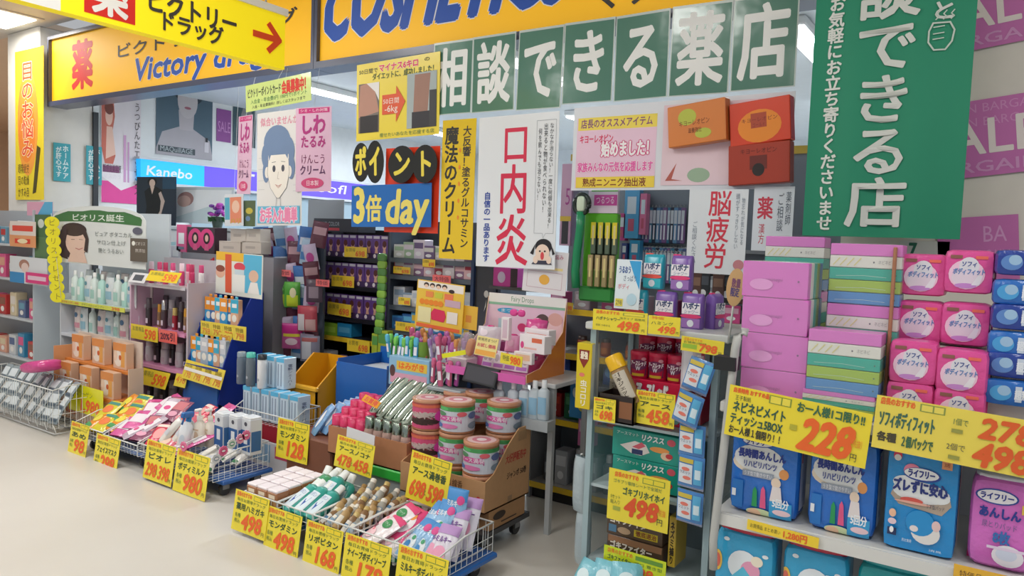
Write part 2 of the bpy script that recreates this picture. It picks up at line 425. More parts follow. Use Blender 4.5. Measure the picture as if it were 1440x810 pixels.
fascia('fascia_sign','long yellow shop sign with big slanted blue COSMETICS lettering',-4.02,1.6,2.675,3.26,[
 ('t','2456b8','COSMETICS',(449,57,800,-118),{'b':.05,'sh':.27,'o':'e9ecf2','ob':.066}),
 ('t','3c3a36','くすりと化粧品',(832,16,1200,-90),{'b':.03})])
# hanging aisle sign, broadside across the hall
HX=-3.2
def rx(a,b,c,d): p,q=at(a,b,X=HX),at(c,d,X=HX); return p.y,p.z,q.y,q.z
y1=at(400,98,X=HX).y; zb=at(400,98,X=HX).z; zt=at(404,24,X=HX).z; y0=at(85,22,X=HX).y
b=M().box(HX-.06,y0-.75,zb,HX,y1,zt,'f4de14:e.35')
its=[('r','f0f0ec',y0-.75,zb,y0,zt)]
def tx(m,s,q,o=None): return ('t',m,s,*rx(*q),o or {})
u0,v0,u1,v1=rx(118,0,190,34); 
its+=[('r','dc2a20',rx(118,0,190,0)[0],rx(150,25,190,0)[1],rx(150,0,190,0)[2],zt-.03)]
a0,a1=its[-1][2],its[-1][4]; c0=its[-1][3]
its+=[('t','f2f0ea','薬',a0+.03,c0+.012,a1-.03,zt-.05,{'b':.03}),
 tx('3f3c36','ビクトリー',(203,12,334,18),{'b':.03}),tx('3f3c36','ドラッグ',(222,40,314,36),{'b':.03})]
# text boxes on the slanting sign are given by their ends at mid height
def mid(xl,yl,xr,yr,hgt,m,s,o): 
    p,q=at(xl,yl,X=HX),at(xr,yr,X=HX); zc=(p.z+q.z)/2; return ('t',m,s,p.y,zc-hgt/2,q.y,zc+hgt/2,o)
H=zt-zb
its[-2]=mid(204,5,334,30,H*.36,'3f3c36','ビクトリー',{'b':.035}); its[-1]=mid(222,30,314,51,H*.3,'3f3c36','ドラッグ',{'b':.035})
p,q=at(357,48,X=HX),at(392,56,X=HX); zc=(p.z+q.z)/2; L=q.y-p.y
its+=[('l','e24a1e',[(p.y,zc),(q.y-.02,zc)],.032),('l','e24a1e',[(q.y-L*.42,zc+L*.42),(q.y,zc),(q.y-L*.42,zc-L*.42)],.03)]
b.art(its,((HX,0,0),(0,1,0),(0,0,1)),base=.001,step=.0004)
fr=M().box(HX-.075,y0-.76,zt,HX+.012,y1+.01,zt+.035,'eceade'); 
hg=M()
for y in (y0-.3,y1-.1): hg.tube([(HX-.03,y,zt+.03),(HX-.03,y,3.4)],.006,'b8b8b4:m',6)
thing('hanging_sign',[('lit_face',b),('top_rail',fr),('hanger',M().tube([(HX-.03,y0-.3,zt+.03),(HX-.03,y0-.3,3.4)],.006,'b8b8b4:m',6)),('hanger',M().tube([(HX-.03,y1-.1,zt+.03),(HX-.03,y1-.1,3.4)],.006,'b8b8b4:m',6))],
 'yellow hanging aisle sign with red arrow and dark drugstore lettering','sign')
# ================================================================ POSTERS ON THE SHOP FRONT (hung from the fascia)
SY=3.49
for i,ch in enumerate('相談できる薬店'):
    x0=-2.945+i*.3015; w=.294; z0=2.232+(.004,0,-.006,.006,.002,0,.004)[i]; z1=2.664
    sl=M().box(-w/2,0,0,w/2,.002,z1-z0,'c4d0cc:p'); hh=z1-z0
    sl.front([('r','568474:f',.022,.012,.978,.97),('t','f0f2f0','%s'%ch,.1,.12,.9,.86,{'b':.024})],-w/2,0,0,w/2,hh)
    thing('poster',sl,f'dark green poster with one white character, {ORD[i]} from the yellow diet poster','poster','seven green character posters',(x0+w/2,SY-.004*(i%2),z0),(0,rad((.3,-.4,.8,.2,-.5,.4,-.3)[i]),rad((0,1,-2,1,-1,2,0)[i])))
def figure(hair,skin,bg,u,v,s,dress=None):
    a=[]
    if dress: a.append(('p',dress,[(u-.28*s,v-.95*s),(u+.28*s,v-.95*s),(u+.2*s,v-.35*s),(u+.06*s,v-.25*s),(u-.06*s,v-.25*s),(u-.2*s,v-.35*s)]))
    a+=[('e',hair,u,v+.03*s,.2*s,.25*s),('p',skin,[(u-.06*s,v-.34*s),(u+.06*s,v-.34*s),(u+.06*s,v),(u-.06*s,v)]),('e',skin,u,v-.02*s,.135*s,.19*s),
        ('e','3a2a2a',u-.055*s,v,.022*s,.01*s),('e','3a2a2a',u+.055*s,v,.022*s,.01*s),('e','b04048',u,v-.1*s,.035*s,.014*s)]
    return a
# diet poster
card('diet_poster','yellow before and after diet poster with a red arrow between two photos','poster',SY-.012,(501,199,619,72),'eed74a:p',[
 ('t','38402c','50日間で',.03,.865,.27,.925,{'b':.02}),('t','e0345a','マイナス6キロ',.28,.865,.76,.955,{'b':.04,'o':'fbe6d0','ob':.1}),('t','38402c','の',.82,.91,.89,.96,{'b':.02}),
 ('t','2e5436','ダイエットに、成功しました！',.2,.77,.97,.85,{'b':.02}),
 ('r','7a7068',.03,.1,.29,.74),('p','b98a78',[(.03,.3),(.29,.36),(.24,.62),(.13,.74),(.05,.72)]),('p','e8e6e4',[(.13,.74),(.29,.74),(.29,.5),(.24,.62)]),('r','2a2628',.05,.1,.28,.32),
 ('r','a8b4b4',.63,.1,.97,.78),('p','a07868',[(.7,.1),(.86,.1),(.88,.45),(.9,.76),(.72,.76),(.71,.45)]),('r','2c2a30',.69,.1,.89,.3),('r','3a3a3c',.89,.1,.97,.55),
 ('p','e05a32',[(.33,.31),(.5,.31),(.5,.2),(.61,.45),(.5,.66),(.5,.56),(.33,.56)]),('t','f6ece0','50日間',.34,.44,.54,.51),('t','f6ece0','-6kg',.36,.34,.52,.42),
 ('t','4a7a4a','痩せたいあなたを応援する店',.3,.025,.95,.075)],(0,rad(-1.2),0))
# point day signs
card('backing_card','orange red card showing behind the blue triple point day sign','card',SY-.002,(540,326,619,205),'e8452a:f',[])
for ch,px,w in (('ポ',(495,256,520,200),'narrow and turned aside'),('イ',(515,258,541,197),'second from the diet poster edge'),('ン',(547,258,586,204),'round and widest'),('ト',(582,258,618,203),'overlapping the yellow cream poster')):
    x0,z0,x1,z1=R(SY-.03,*px); w_,h_=x1-x0,z1-z0
    d=M(); n=28; y=.004
    for yy,f in ((0,1),(y,-1)):
        vs=[(w_/2*math.cos(2*math.pi*i/n),yy,h_/2*math.sin(2*math.pi*i/n)) for i in range(n)]; d.add(vs,[tuple(range(n))[::f]],'2a2a26:f')
    d.add([(w_/2*math.cos(2*math.pi*i/n),yy,h_/2*math.sin(2*math.pi*i/n)) for yy in (0,y) for i in range(n)],[(i,i+n,(i+1)%n+n,(i+1)%n) for i in range(n)],'2a2a26')
    d.front([('t','e8d448',ch,.16,.16,.84,.84,{'b':.035})],-w_/2,0,-h_/2,w_/2,h_/2)
    thing('letter_disc',d,f'black oval disc with yellow character, {w}','sign','four black letter discs',((x0+x1)/2,SY-.03-.006*'ポイント'.index(ch),(z0+z1)/2),(0,rad(4 if ch=='ン' else -3),0))
card('point_sign','blue laminated sign reading three times point day in yellow brush letters','sign',SY-.034,(494,319,607,257),'2a6ab4:f',[
 ('t','e6d66a','3',.02,.12,.19,.92,{'b':.05}),('t','e6d66a','倍',.19,.14,.4,.72,{'b':.03}),('t','e6d66a','day',.43,.1,.95,.86,{'b':.04,'sh':.1})],(0,rad(-1),0))
# cream poster
card('cream_poster','tall narrow yellow poster with black brush lettering for a cream','poster',SY-.016,(617,363,670,166),'e8c52e:f',[
 ('t','2c2a22','魔法のクリーム',.08,.03,.5,.95,{'v':1,'b':.03}),('t','34302a','大反響！塗るグルコサミン',.62,.08,.88,.95,{'v':1,'b':.02})]+[('e','e88a2a',.55,.3+.12*i,.03,.016) for i in range(5)])
# mouth ulcer poster
girl=[('e','1e1c22',.86,.145,.1,.05),('p','1e1c22',[(.70,.1),(.76,.16),(.74,.09)]),('p','1e1c22',[(1.0,.1),(.95,.16),(.97,.09)]),('e','f0d8c6',.85,.105,.085,.055),('e','d84a50',.85,.085,.022,.026),
 ('e','2a2426',.82,.115,.012,.006),('e','2a2426',.88,.115,.012,.006),('p','3a3a4c',[(.72,.03),(.97,.03),(.93,.055),(.76,.055)]),('e','f0d8c6',.77,.06,.03,.025),('e','f0d8c6',.93,.06,.03,.025)]
card('ulcer_poster','big white poster with three red brush characters and a crying girl cartoon','poster',SY-.02,(669,374,787,156),'e8ecf0:p',[
 ('t','d82a4e','口',.3,.685,.66,.93,{'b':.012}),('t','d82a4e','内',.27,.36,.66,.66,{'b':.012}),('t','d82a4e','炎',.24,.02,.68,.33,{'b':.014}),
 ('t','2c4aa0','自信の一品あります',.09,.03,.18,.5,{'v':1,'b':.03}),
 ('l','8a9098',[(.74,.95),(.97,.95),(.97,.23),(.88,.23),(.85,.2),(.84,.23),(.74,.23),(.74,.95)],.0016),
 ('t','30343c','なかなか治らない！一度に何個も出来る！',.895,.26,.945,.93,{'v':1}),('t','30343c','出来ると物が食べられない！',.825,.36,.875,.93,{'v':1}),('t','30343c','何を飲んでも治らない！',.76,.44,.805,.9,{'v':1})]+girl,(0,rad(-.6),0))
# manager's recommendation sheet
card('recommendation_sheet','white sheet with pink panel of a store manager recommendation','poster',SY-.012,(803,268,1119,128),'dfe3ea:p',[
 ('r','eac8dc',.02,.03,.42,.87),('r','efd95a',.025,.72,.42,.87),('t','7a3a78','店長のオススメアイテム',.04,.745,.4,.845,{'b':.02}),
 ('t','d8285a','キヨーレオピン',.035,.565,.21,.66,{'b':.02}),('t','f4f0f2','始めました！',.15,.4,.415,.57,{'b':.04,'o':'d43a7c','ob':.1}),
 ('t','e45aa8','家族みんなの元気を応援します',.03,.22,.41,.33,{'b':.03,'o':'f6e8ee','ob':.08}),('r','efd34a',.025,.03,.42,.16),('t','7a2c24','熟成ニンニク抽出液',.06,.045,.38,.14,{'b':.02}),
 ('r','e6cdd6',.45,.05,.98,.95),('e','9ab49a',.62,.16,.05,.08),('p','b45a50',[(.47,.1),(.52,.3),(.5,.12),(.55,.1)])])
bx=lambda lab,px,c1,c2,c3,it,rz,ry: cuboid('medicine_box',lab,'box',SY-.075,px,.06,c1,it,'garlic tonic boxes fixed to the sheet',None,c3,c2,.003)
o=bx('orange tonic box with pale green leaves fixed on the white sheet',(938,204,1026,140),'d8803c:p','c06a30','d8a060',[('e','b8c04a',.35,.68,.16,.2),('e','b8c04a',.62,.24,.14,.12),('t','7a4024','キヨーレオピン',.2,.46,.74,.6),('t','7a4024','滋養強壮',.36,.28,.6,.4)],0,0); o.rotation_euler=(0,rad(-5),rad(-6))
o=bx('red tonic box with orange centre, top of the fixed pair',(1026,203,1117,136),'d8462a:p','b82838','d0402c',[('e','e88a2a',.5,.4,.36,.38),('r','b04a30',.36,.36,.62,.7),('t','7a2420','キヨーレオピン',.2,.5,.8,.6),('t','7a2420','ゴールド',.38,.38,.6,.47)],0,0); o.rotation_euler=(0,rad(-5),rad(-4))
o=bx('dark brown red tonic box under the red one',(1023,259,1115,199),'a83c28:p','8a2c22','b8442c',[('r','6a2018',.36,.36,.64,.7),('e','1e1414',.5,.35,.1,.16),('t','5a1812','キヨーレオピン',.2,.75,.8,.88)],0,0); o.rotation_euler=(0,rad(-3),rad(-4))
# white brain fatigue sheet in film, and the sheet beside it
card('fatigue_poster','white film covered sheet with red characters hanging beside the tissue packs','poster',SY-.05,(964,383,1053,266),'e3e9ee:f',[
 ('t','d4364c','脳',.34,.69,.74,.97,{'b':.012}),('t','d4364c','疲',.32,.38,.72,.66,{'b':.012}),('t','d4364c','労',.3,.07,.7,.35,{'b':.012}),('t','8a96a4','ご相談ください',.08,.1,.17,.62,{'v':1}),('t','8a96a4','頭がすっきりしない',.8,.3,.87,.95,{'v':1}),('t','8a96a4','物忘れが気になる',.9,.35,.96,.9,{'v':1}),('e','c8848c',.9,.12,.09,.06)])
card('medicine_sheet','pale film covered sheet half hidden above the pink tissue packs','poster',SY-.04,(1056,352,1118,262),'d9e0e8:f',[('t','c83a50','薬',.1,.5,.5,.82,{'b':.02}),('t','c83a50','漢方',.16,.1,.32,.42,{'v':1}),('t','5a6472','ご相談',.6,.3,.76,.9,{'v':1}),('t','5a6472','薬剤師',.8,.4,.94,.92,{'v':1})])
# green cloth banner
BY=3.3
x0,z0,_,_=R(BY,1128,331,1375,0); x1=at(1345,330,Y=BY).x+.012; zt_=2.62
mb=M(); n=14
for sg in (0,1):
    vs=[(x0+(x1-x0)*i/n,BY+.014*math.sin(i*1.1)*(.3+.7*(1-j/8))+.003*sg,z0+(zt_-z0)*j/8) for i in range(n+1) for j in range(9)]
    fs=[(i*9+j,(i+1)*9+j,(i+1)*9+j+1,i*9+j+1) for i in range(n) for j in range(8)]
    mb.add(vs,fs if not sg else [q[::-1] for q in fs],'1b8a68:h',True)
def bp(u,v,d):
    i=(u-x0)/(x1-x0)*n; j=(v-z0)/(zt_-z0)*8; return (u,BY+.014*math.sin(i*1.1)*(.3+.7*(1-j/8))-d-.003,v)
w,h=x1-x0,zt_-z0
def bq(m,s,a,o): 
    u0,v0,u1,v1=R(BY,*a); return ('t',m,s,u0,v0,u1,v1,o)
xa=at(1150,160,Y=BY).x; cw=at(1195,160,Y=BY).x-at(1170,160,Y=BY).x
zs0,zs1=at(1155,325,Y=BY).z,at(1183,-6,Y=BY).z; xs=at(1168,165,Y=BY).x
items=[('t','dfe4de','お気軽にお立ち寄りくださいませ',xs-.032,zs0,xs+.032,zs1,{'v':1,'b':.03})]
xm=at(1240,165,Y=BY).x; zm0,zm1=at(1225,322,Y=BY).z,at(1255,-46,Y=BY).z
items.append(('t','d6dad4','談できる店',xm-.115,zm0,xm+.115,zm1,{'v':1,'b':.022}))
u0,v0,u1,v1=R(BY,1305,72,1345,30); zz=at(1330,-5,Y=BY).z
items+=[('t','d6dad4','こと',u0,zz-.09,u1,zz+.06,{'v':1,'b':.03}),
 ('l','c6d4ca',[(u0+.012,v1),(u0,v1-.03),(u0,v0+.03),(u0+.02,v0),(u1-.03,v0),(u1-.01,v0+.03),(u1-.004,v1-.03),(u1-.02,v1),(u0+.012,v1)],.006)]
items+=[('l','c6d4ca',[(u0+.015,v0+f),(u0+.05,v0+f+.004)],.004) for f in (.04,.06,.085)]
items+=[('l','c6d4ca',[(u0+.02+k*.025,v1+.012),(u0+.03+k*.025,v1+.022),(u0+.02+k*.025,v1+.032),(u0+.03+k*.025,v1+.045)],.004) for k in range(3)]
mb.art(items,None,proj=bp,base=.001,step=.0003)
rod=M().tube([(x0-.03,BY,zt_+.01),(x1+.03,BY,zt_+.01)],.012,'d8d8d4:p',8)
thing('cloth_banner',[('cloth',mb),('top_rod',rod)],'long green cloth banner with white vertical lettering hanging before the wall','banner')
mat('1b8a68:h').node_tree.nodes['Principled BSDF'].inputs['Roughness'].default_value=.6
# purple bargain posters on the wall
PY=FY-.03
def sale(lab,px,rot,its): card('sale_poster',lab,'poster',PY,px,'c26cae',its,(0,rad(rot),0),'purple bargain posters on the wall',.002)
sb=[('t','cf8cc0','BARGAIN BARGAIN',.05,.84,.95,.95),('t','cf8cc0','BARGAIN BARGAIN',.05,.66,.95,.77),('t','e3d9d6','SALE',.08,.3,.92,.74,{'b':.02}),('t','cf94c4','BARGAIN',.08,.06,.92,.2,{'b':.02})]
sale('purple bargain poster high on the wall, cut by the photo top',(1302,84,1490,-62),-7,sb)
sale('purple bargain poster with large white letters, middle of the wall',(1288,258,1480,124),-6.5,sb)
sale('purple bargain poster tucked low behind the pad packs',(1320,400,1432,301),-5,[('t','d49aca','BA',.56,.62,.86,.85),('t','cf8cc0','RGAIN',.5,.3,.9,.5)])
card('wall_notice','small pale wall notice with one green stroke under the banner','notice',PY,(1262,372,1336,340),'c9c9c6',[('t','2c6a58','7',.2,.3,.36,.9,{'b':.04})])
# wrinkle cream posters, cartoon woman, point card
wr=[('r','c82a7a',.08,.93,.95,.99),('t','f6e6ee','シミ・しわ対策',.12,.945,.9,.98),('t','b0287c','しわ',.12,.68,.85,.9,{'b':.04}),('t','b0287c','たるみ',.14,.52,.85,.66,{'b':.03}),('t','7a2a5a','けんこう',.15,.33,.85,.44),('t','5a2a5a','クリーム',.12,.2,.85,.31,{'b':.02}),('e','d04a7a',.48,.1,.32,.065),('t','f6e6ee','日本製',.3,.07,.66,.13)]
card('wrinkle_poster','pink wrinkle cream poster standing out behind the cartoon woman, nearer the pillar','poster',SY-.01,(327,272,361,162),'e3bcd4:f',wr,(0,rad(2),rad(-14)),hang=2.68)
card('wrinkle_poster','pink wrinkle cream poster behind the cartoon woman, nearer the diet poster','poster',SY-.014,(420,270,462,148),'e3bcd4:f',wr,(0,rad(-1),rad(12)),hang=2.68)
fc=[('e','6f86a8',.46,.73,.3,.15),('e','6f86a8',.28,.62,.17,.13),('e','6f86a8',.68,.64,.17,.14),('e','6f86a8',.22,.48,.08,.1),('e','6f86a8',.78,.5,.08,.1),
 ('e','e9e3da',.24,.47,.05,.05),('e','e9e3da',.74,.47,.05,.05),('p','ece6dc',[(.27,.62),(.72,.62),(.74,.46),(.68,.33),(.52,.24),(.46,.24),(.32,.33),(.25,.46)]),('p','6f86a8',[(.26,.66),(.5,.74),(.72,.66),(.7,.58),(.6,.66),(.46,.62),(.36,.66),(.29,.57)]),
 ('l','6a7080',[(.27,.58),(.25,.46),(.32,.33),(.46,.24),(.52,.24),(.68,.33),(.74,.46),(.72,.58)],.003),
 ('e','4a4c58',.4,.5,.035,.03),('e','4a4c58',.6,.5,.035,.03),('l','4a4c58',[(.35,.555),(.44,.56)],.003),('l','4a4c58',[(.56,.56),(.65,.555)],.003),('l','8a7a74',[(.5,.47),(.48,.41),(.52,.41)],.002),('l','c88a84',[(.43,.36),(.5,.345),(.57,.36)],.004),('l','c88a84',[(.45,.35),(.5,.33),(.55,.35)],.003)]
card('cartoon_poster','white poster with drawn cartoon woman in blue hair between pink posters','poster',SY-.03,(361,317,425,152),'e2e0de:f',[('t','d890a4','似合いませんか',.08,.88,.92,.95,{'b':.03}),
 *[('l','9aa0a8',[(.04,a),(.18,a)],.0015) for a in (.4,.5,.6,.32)],*[('l','9aa0a8',[(.82,a),(.96,a)],.0015) for a in (.35,.45,.3,.7)],*fc,('l','6a7080',[(.46,.25),(.45,.17)],.003),('l','6a7080',[(.54,.25),(.55,.17)],.003),
 ('r','6ab4d4',.03,.02,.97,.17),('t','e88ab0','お手入れ簡単',.08,.03,.92,.15,{'b':.05,'o':'f4ecf0','ob':.1})],(0,rad(-1),0),hang=2.68)
card('point_card_notice','pale green point card notice with red recruiting letters above the cartoon woman','notice',SY-.04,(346,158,437,101),'cfe08a:f',[('t','333a2e','ビクトリーポイントカード',.03,.5,.56,.82,{'b':.02}),('t','d8362a','会員募集中！',.57,.42,.97,.86,{'b':.04}),('t','3a7a4a','入会金・年会費0円 100円で1ポイント',.08,.26,.95,.42),('t','3a3a3a','入会・年会費無料！詳しくはスタッフまで',.1,.08,.92,.2)],(0,rad(-3),0),hang=2.68)
# pillar poster and small teal notices
card('pillar_poster','tall yellow eye trouble poster on the white pillar','poster',3.485,(22,281,61,64),'f0d83a:f',[('e','f0a040',.45,.52,.36,.36),('e','ee8a34',.42,.45,.3,.2),('t','e2583a','目のお悩み',.22,.28,.66,.92,{'v':1,'b':.02,'o':'f6e9b8','ob':.06}),('t','5a4a22','眼精疲労',.1,.18,.5,.24),('t','5a4a22','目の乾燥',.1,.1,.5,.16),('t','5a4a22','かすみ目',.1,.02,.5,.08),('p','4a4420',[(.62,.04),(.74,.05),(.9,.34),(.78,.36)])])
# ================================================================ LEFT WALL OF THE SHOP (faces +X)
WX=-7.895
def wcard(name,label,cat,a,b,c,d,col,art=(),X=None,group=None,th=.004,tilt=0):
    X=X or WX; p,q=at(a,b,X=X),at(c,d,X=X); w,h=q.y-p.y,q.z-p.z
    m=M().box(-w/2,0,-h/2,w/2,th,h/2,col)
    if art: m.front(art,-w/2,0,-h/2,w/2,h/2,base=.001,step=.0004)
    return thing(name,m,label,cat,group,(X+th,(p.y+q.y)/2,(p.z+q.z)/2),(rad(tilt),0,rad(90)))
tl=[('t','dff0f0','ホームケア',.52,.06,.88,.95,{'v':1,'b':.03}),('t','dff0f0','が肝心です',.12,.1,.46,.9,{'v':1,'b':.03})]
wcard('teal_notice','small teal notice with white vertical letters on the side of the pillar','notice',75,254,99,203,'3aa4b4',tl,X=-7.885,group='teal home care notices')
wcard('teal_notice','small teal notice with white vertical letters beside the pink makeup poster','notice',121,259,143,207,'3aa4b4',tl,X=-7.88,group='teal home care notices')
wcard('makeup_poster','pink white mascara poster with a woman posing along the wall','poster',141,284,198,140,'dfd8de',[('r','e0489c',.02,0,.98,.2),('p','f0eaf0',[(.02,.24),(.5,.12),(.98,.2),(.98,.3),(.02,.34)]),('p','c86a58',[(.08,.98),(.3,.98),(.34,.8),(.26,.6),(.36,.44),(.3,.36),(.1,.36),(.02,.5),(.02,.9)]),('e','e8c0b0',.2,.8,.09,.09),('p','e8c0b0',[(.14,.7),(.28,.7),(.36,.45),(.12,.4)]),('e','7a4034',.2,.87,.11,.06),
 ('r','cf9cc8',.56,.2,.62,.64),('r','cf9cc8',.66,.2,.7,.58),('r','8a4a7a',.05,.28,.45,.34),('t','4a2a3a','新感覚美容液',.05,.28,.5,.35),('t','e8e0ea','マスカラ',.06,.22,.5,.27),('t','4a4048','うつびんたエッセンス',.82,.08,.98,.96,{'v':1})],tilt=0)
wcard('portrait_poster','large dark teal makeup portrait poster above the light box','poster',219,216,299,124,'4a6272',[('p','a8a4ac',[(0,.08),(.1,.3),(.4,.4),(.62,.4),(.95,.26),(1,.06),(1,0),(0,0)]),('p','b2acb2',[(.4,.36),(.64,.36),(.66,.62),(.38,.62)]),('e','2a3642',.56,.9,.28,.2),('e','bcb6ba',.54,.76,.18,.24),('e','3a4450',.47,.86,.05,.014),('e','3a4450',.62,.86,.05,.014),('e','9a5a6a',.54,.66,.06,.018),('r','3e4a52',.03,.04,.68,.12),('t','aab4b8','MAQuillAGE',.06,.05,.64,.115),('r','c8c4cc',.85,.1,.93,.24),('r','2a2c34',.87,.24,.91,.3)])
wcard('sale_card','small purple card with pale letters next to the portrait poster','card',304,198,325,156,'8a4a90',[('t','c48ac4','SALE',.08,.3,.95,.62)])
wcard('dark_poster','dark green poster half hidden behind the point card notice','poster',327,204,360,124,'3e5660',[('e','8a8a90',.6,.3,.3,.4)])
# cosmetics light box
seg=M(); y0,y1,y2=4.46,5.22,8.6
seg.box(WX,y0,2.0,WX+.09,y2,2.235,'1aa0e0:e.9')
seg.right([('t','f0f6fa','Kanebo',.07,.3,.8,.72,{'b':.03,'sh':.12})],WX+.09,y0,2.0,y1,2.235,base=.001,step=.0004)
seg.right([('r','5a4ac8:e.8',0,0,1,1),('t','f0eefa','f',.13,.12,.18,.85,{'sh':.3,'b':.02}),('t','f0eefa','sofl',.5,.3,.66,.8,{'sh':.2}),('t','f0eefa','l',.9,.3,.92,.8,{'sh':.2})],WX+.09,y1,2.0,y2,2.235,base=.0006,step=.0004)
thing('light_box',[('lit_face',seg),('frame',M().box(WX,y0-.02,1.97,WX+.1,y2,2.0,'c8ccd4:p').box(WX,y0-.02,2.235,WX+.1,y2,2.26,'c8ccd4:p'))],'long lit cosmetics light box, sky blue then violet, under the portrait poster','light box')
# shop wall counter under the light box
cn=M().box(-7.89,5.1,.0,-7.45,8.6,.95,'d8dde2',.005); thing('wall_counter',[('cabinet',cn),('top',M().box(-7.89,5.08,.95,-7.42,8.62,.98,'c2ccd2:p')),('mirror_back',M().box(-7.885,5.1,.981,-7.85,8.4,1.965,'9fb4c2:p'))],'long pale cosmetics counter along the shop wall below the light box','counter')
card('lady_poster','dark framed poster of a person in a black dress on the counter','poster',4.1,(198,316,242,248),'1c2a38:p',[('p','0e1418',[(.2,.0),(.62,.0),(.6,.4),(.66,.72),(.5,.8),(.36,.8),(.2,.7),(.26,.4)]),('p','b8a8a0',[(.62,.7),(.72,.5),(.62,.2),(.52,.08),(.5,.14),(.6,.3),(.62,.5),(.56,.66)]),('e','14161a',.4,.9,.12,.09),('e','c8b4a8',.4,.87,.075,.08),('p','c8b4a8',[(.35,.8),(.46,.8),(.4,.64)]),('r','24465e',.66,.75,1,1)],(0,0,rad(10)))
card('baby_display','pale framed counter display with a face and silver border','display card',4.35,(243,313,318,262),'c6d4dc:p',[('r','e6ecf0',.04,.1,.96,.92),('e','b08a88',.3,.66,.12,.2),('e','d8b8b0',.28,.6,.1,.16),('p','c4d6dc',[(.1,.1),(.96,.1),(.7,.5),(.4,.3)])],(rad(-6),0,rad(12)))
p_=at(240,318,Y=4.05); mc0,mc1=at(196,320,Y=4.0).x,at(335,320,Y=4.0).x
thing('makeup_counter',[('cabinet',M().box(mc0,4.03,0,mc1,4.5,p_.z-.03,'ced4da:p',.005)),('top',M().box(mc0-.02,4.01,p_.z-.03,mc1+.02,4.52,p_.z,'b8c4cc:p',.004))],'pale makeup counter standing below the light box inside the shop','counter')
# purple flowers in a dark pot
fx=at(306,300,Y=4.2); mb=M().loft([(0,.04,.04,2),(.1,.06,.06,2)],'33443a:p',12)
fm=M(); rnd=random.Random(5)
for i in range(26):
    a,r,z=rnd.uniform(0,6.28),rnd.uniform(0,.07),rnd.uniform(.1,.2); fm.soft(.05,.05,.035,'a83aa8' if i%3 else '6a3a90',2.2,2,z,0,(r*math.cos(a),r*math.sin(a)))
lf=M()
for i in range(10):
    a=i*.63; lf.add([(0,0,.08),(.09*math.cos(a),.09*math.sin(a),.1),(.08*math.cos(a+.4),.08*math.sin(a+.4),.05)],[(0,1,2)],'2c5a30')
thing('potted_flowers',[('pot',mb),('blossom',fm),('leaves',lf)],'purple artificial flowers in a dark pot beside the silver display','flowers',None,(fx.x,fx.y,p_.z+.001))
# ================================================================ RIGHT RACK (paper goods)
RY=2.42                                  # front edge of its shelves
def rx_(px,py,Y): return at(px,py,Y=Y).x
rkx0=-.77
ZL=at(1180,757,Y=RY).z                   # lower shelf top
zq=at(1219,343,Y=RY+.12).z; zf=at(1187,466,Y=RY+.01).z
ZU=max(1.0,zf-.3825)                              # upper shelf top, behind the big price cards
sh=lambda z,dp: M().box(rkx0+.01,RY-.01,z-.035,.62,RY+dp,z,'cfd0cc:p',.004)
up=M(); po=[]
def post(x,y,z1=1.25): return M().box(x-.016,y-.016,0.0,x+.016,y+.016,z1,'b9bbb8:p',.004)
parts=[('shelf',sh(ZL,.5)),('shelf',sh(ZU,.5)),('shelf',sh(.12,.5)),('back_panel',M().box(rkx0,RY+.5,.05,.64,RY+.515,1.3,'b8bcc0')),
 ('post',M().tube([at(1003,800,Y=RY-.03),at(1003,760,Y=RY-.03),at(1034,490,Y=RY-.03),at(1037,474,Y=RY-.03),at(1044,466,Y=RY-.02),at(1052,468,Y=RY-.015)],.014,'b9bbb8:p',8)),('post',post(rkx0,RY+.5)),('post',post(.64,RY)),('post',post(.64,RY+.5)),
 ('price_rail',M().box(rkx0+.01,RY-.02,ZL-.04,.62,RY-.012,ZL-.002,'d8d9d6:p'))]
cl=at(1020,511,Y=RY-.04); bd=M().box(cl.x-.035,RY-.05,cl.z-.022,cl.x+.035,RY-.0,cl.z+.022,'1c1d20'); parts.append(('black_clamp',bd))
thing('store_rack',parts,'white metal store rack holding tissue packs, pad packs and diaper packs','rack')
# --- tissue five packs
TC=['d772c6:p','dcdcd4:p','18a894:p','9cbc3c:p','4a8cc8:p']
def tissue_up():
    """five boxes stacked, wrapped in clear film, long sides to the front"""
    w,d,h=.205,.105,.19; ps=[]
    for i,c in enumerate(TC):
        z1=h-i*h/5; b=M().box(-w/2,-d/2,z1-h/5+.0008,w/2,d/2,z1-.0008,c,.002)
        if i==1: b.front([('e','6a6a70',.62,.5,.012,.08),('t','9a9a9a','ネピネピ',.68,.35,.86,.68)]+[('l','d8d08a',[(.05+.1*k,.2),(.14+.1*k,.8)],.003) for k in range(4)],-w/2,-d/2,z1-h/5,w/2,z1)
        elif i!=0: b.front([('e','4a6a60',.93,.5,.01,.06),('l','c4dcd4',[(.1,.3),(.5,.4),(.8,.3)],.001)],-w/2,-d/2,z1-h/5,w/2,z1)
        ps.append(('tissue_box',b))
    ps.append(('film_wrap',M().soft(w+.006,d+.006,h+.006,'f2f6fa:w',24,5,-.003)))
    return thing('tissue_pack',ps,'x','tissue pack',None,(0,0,0))
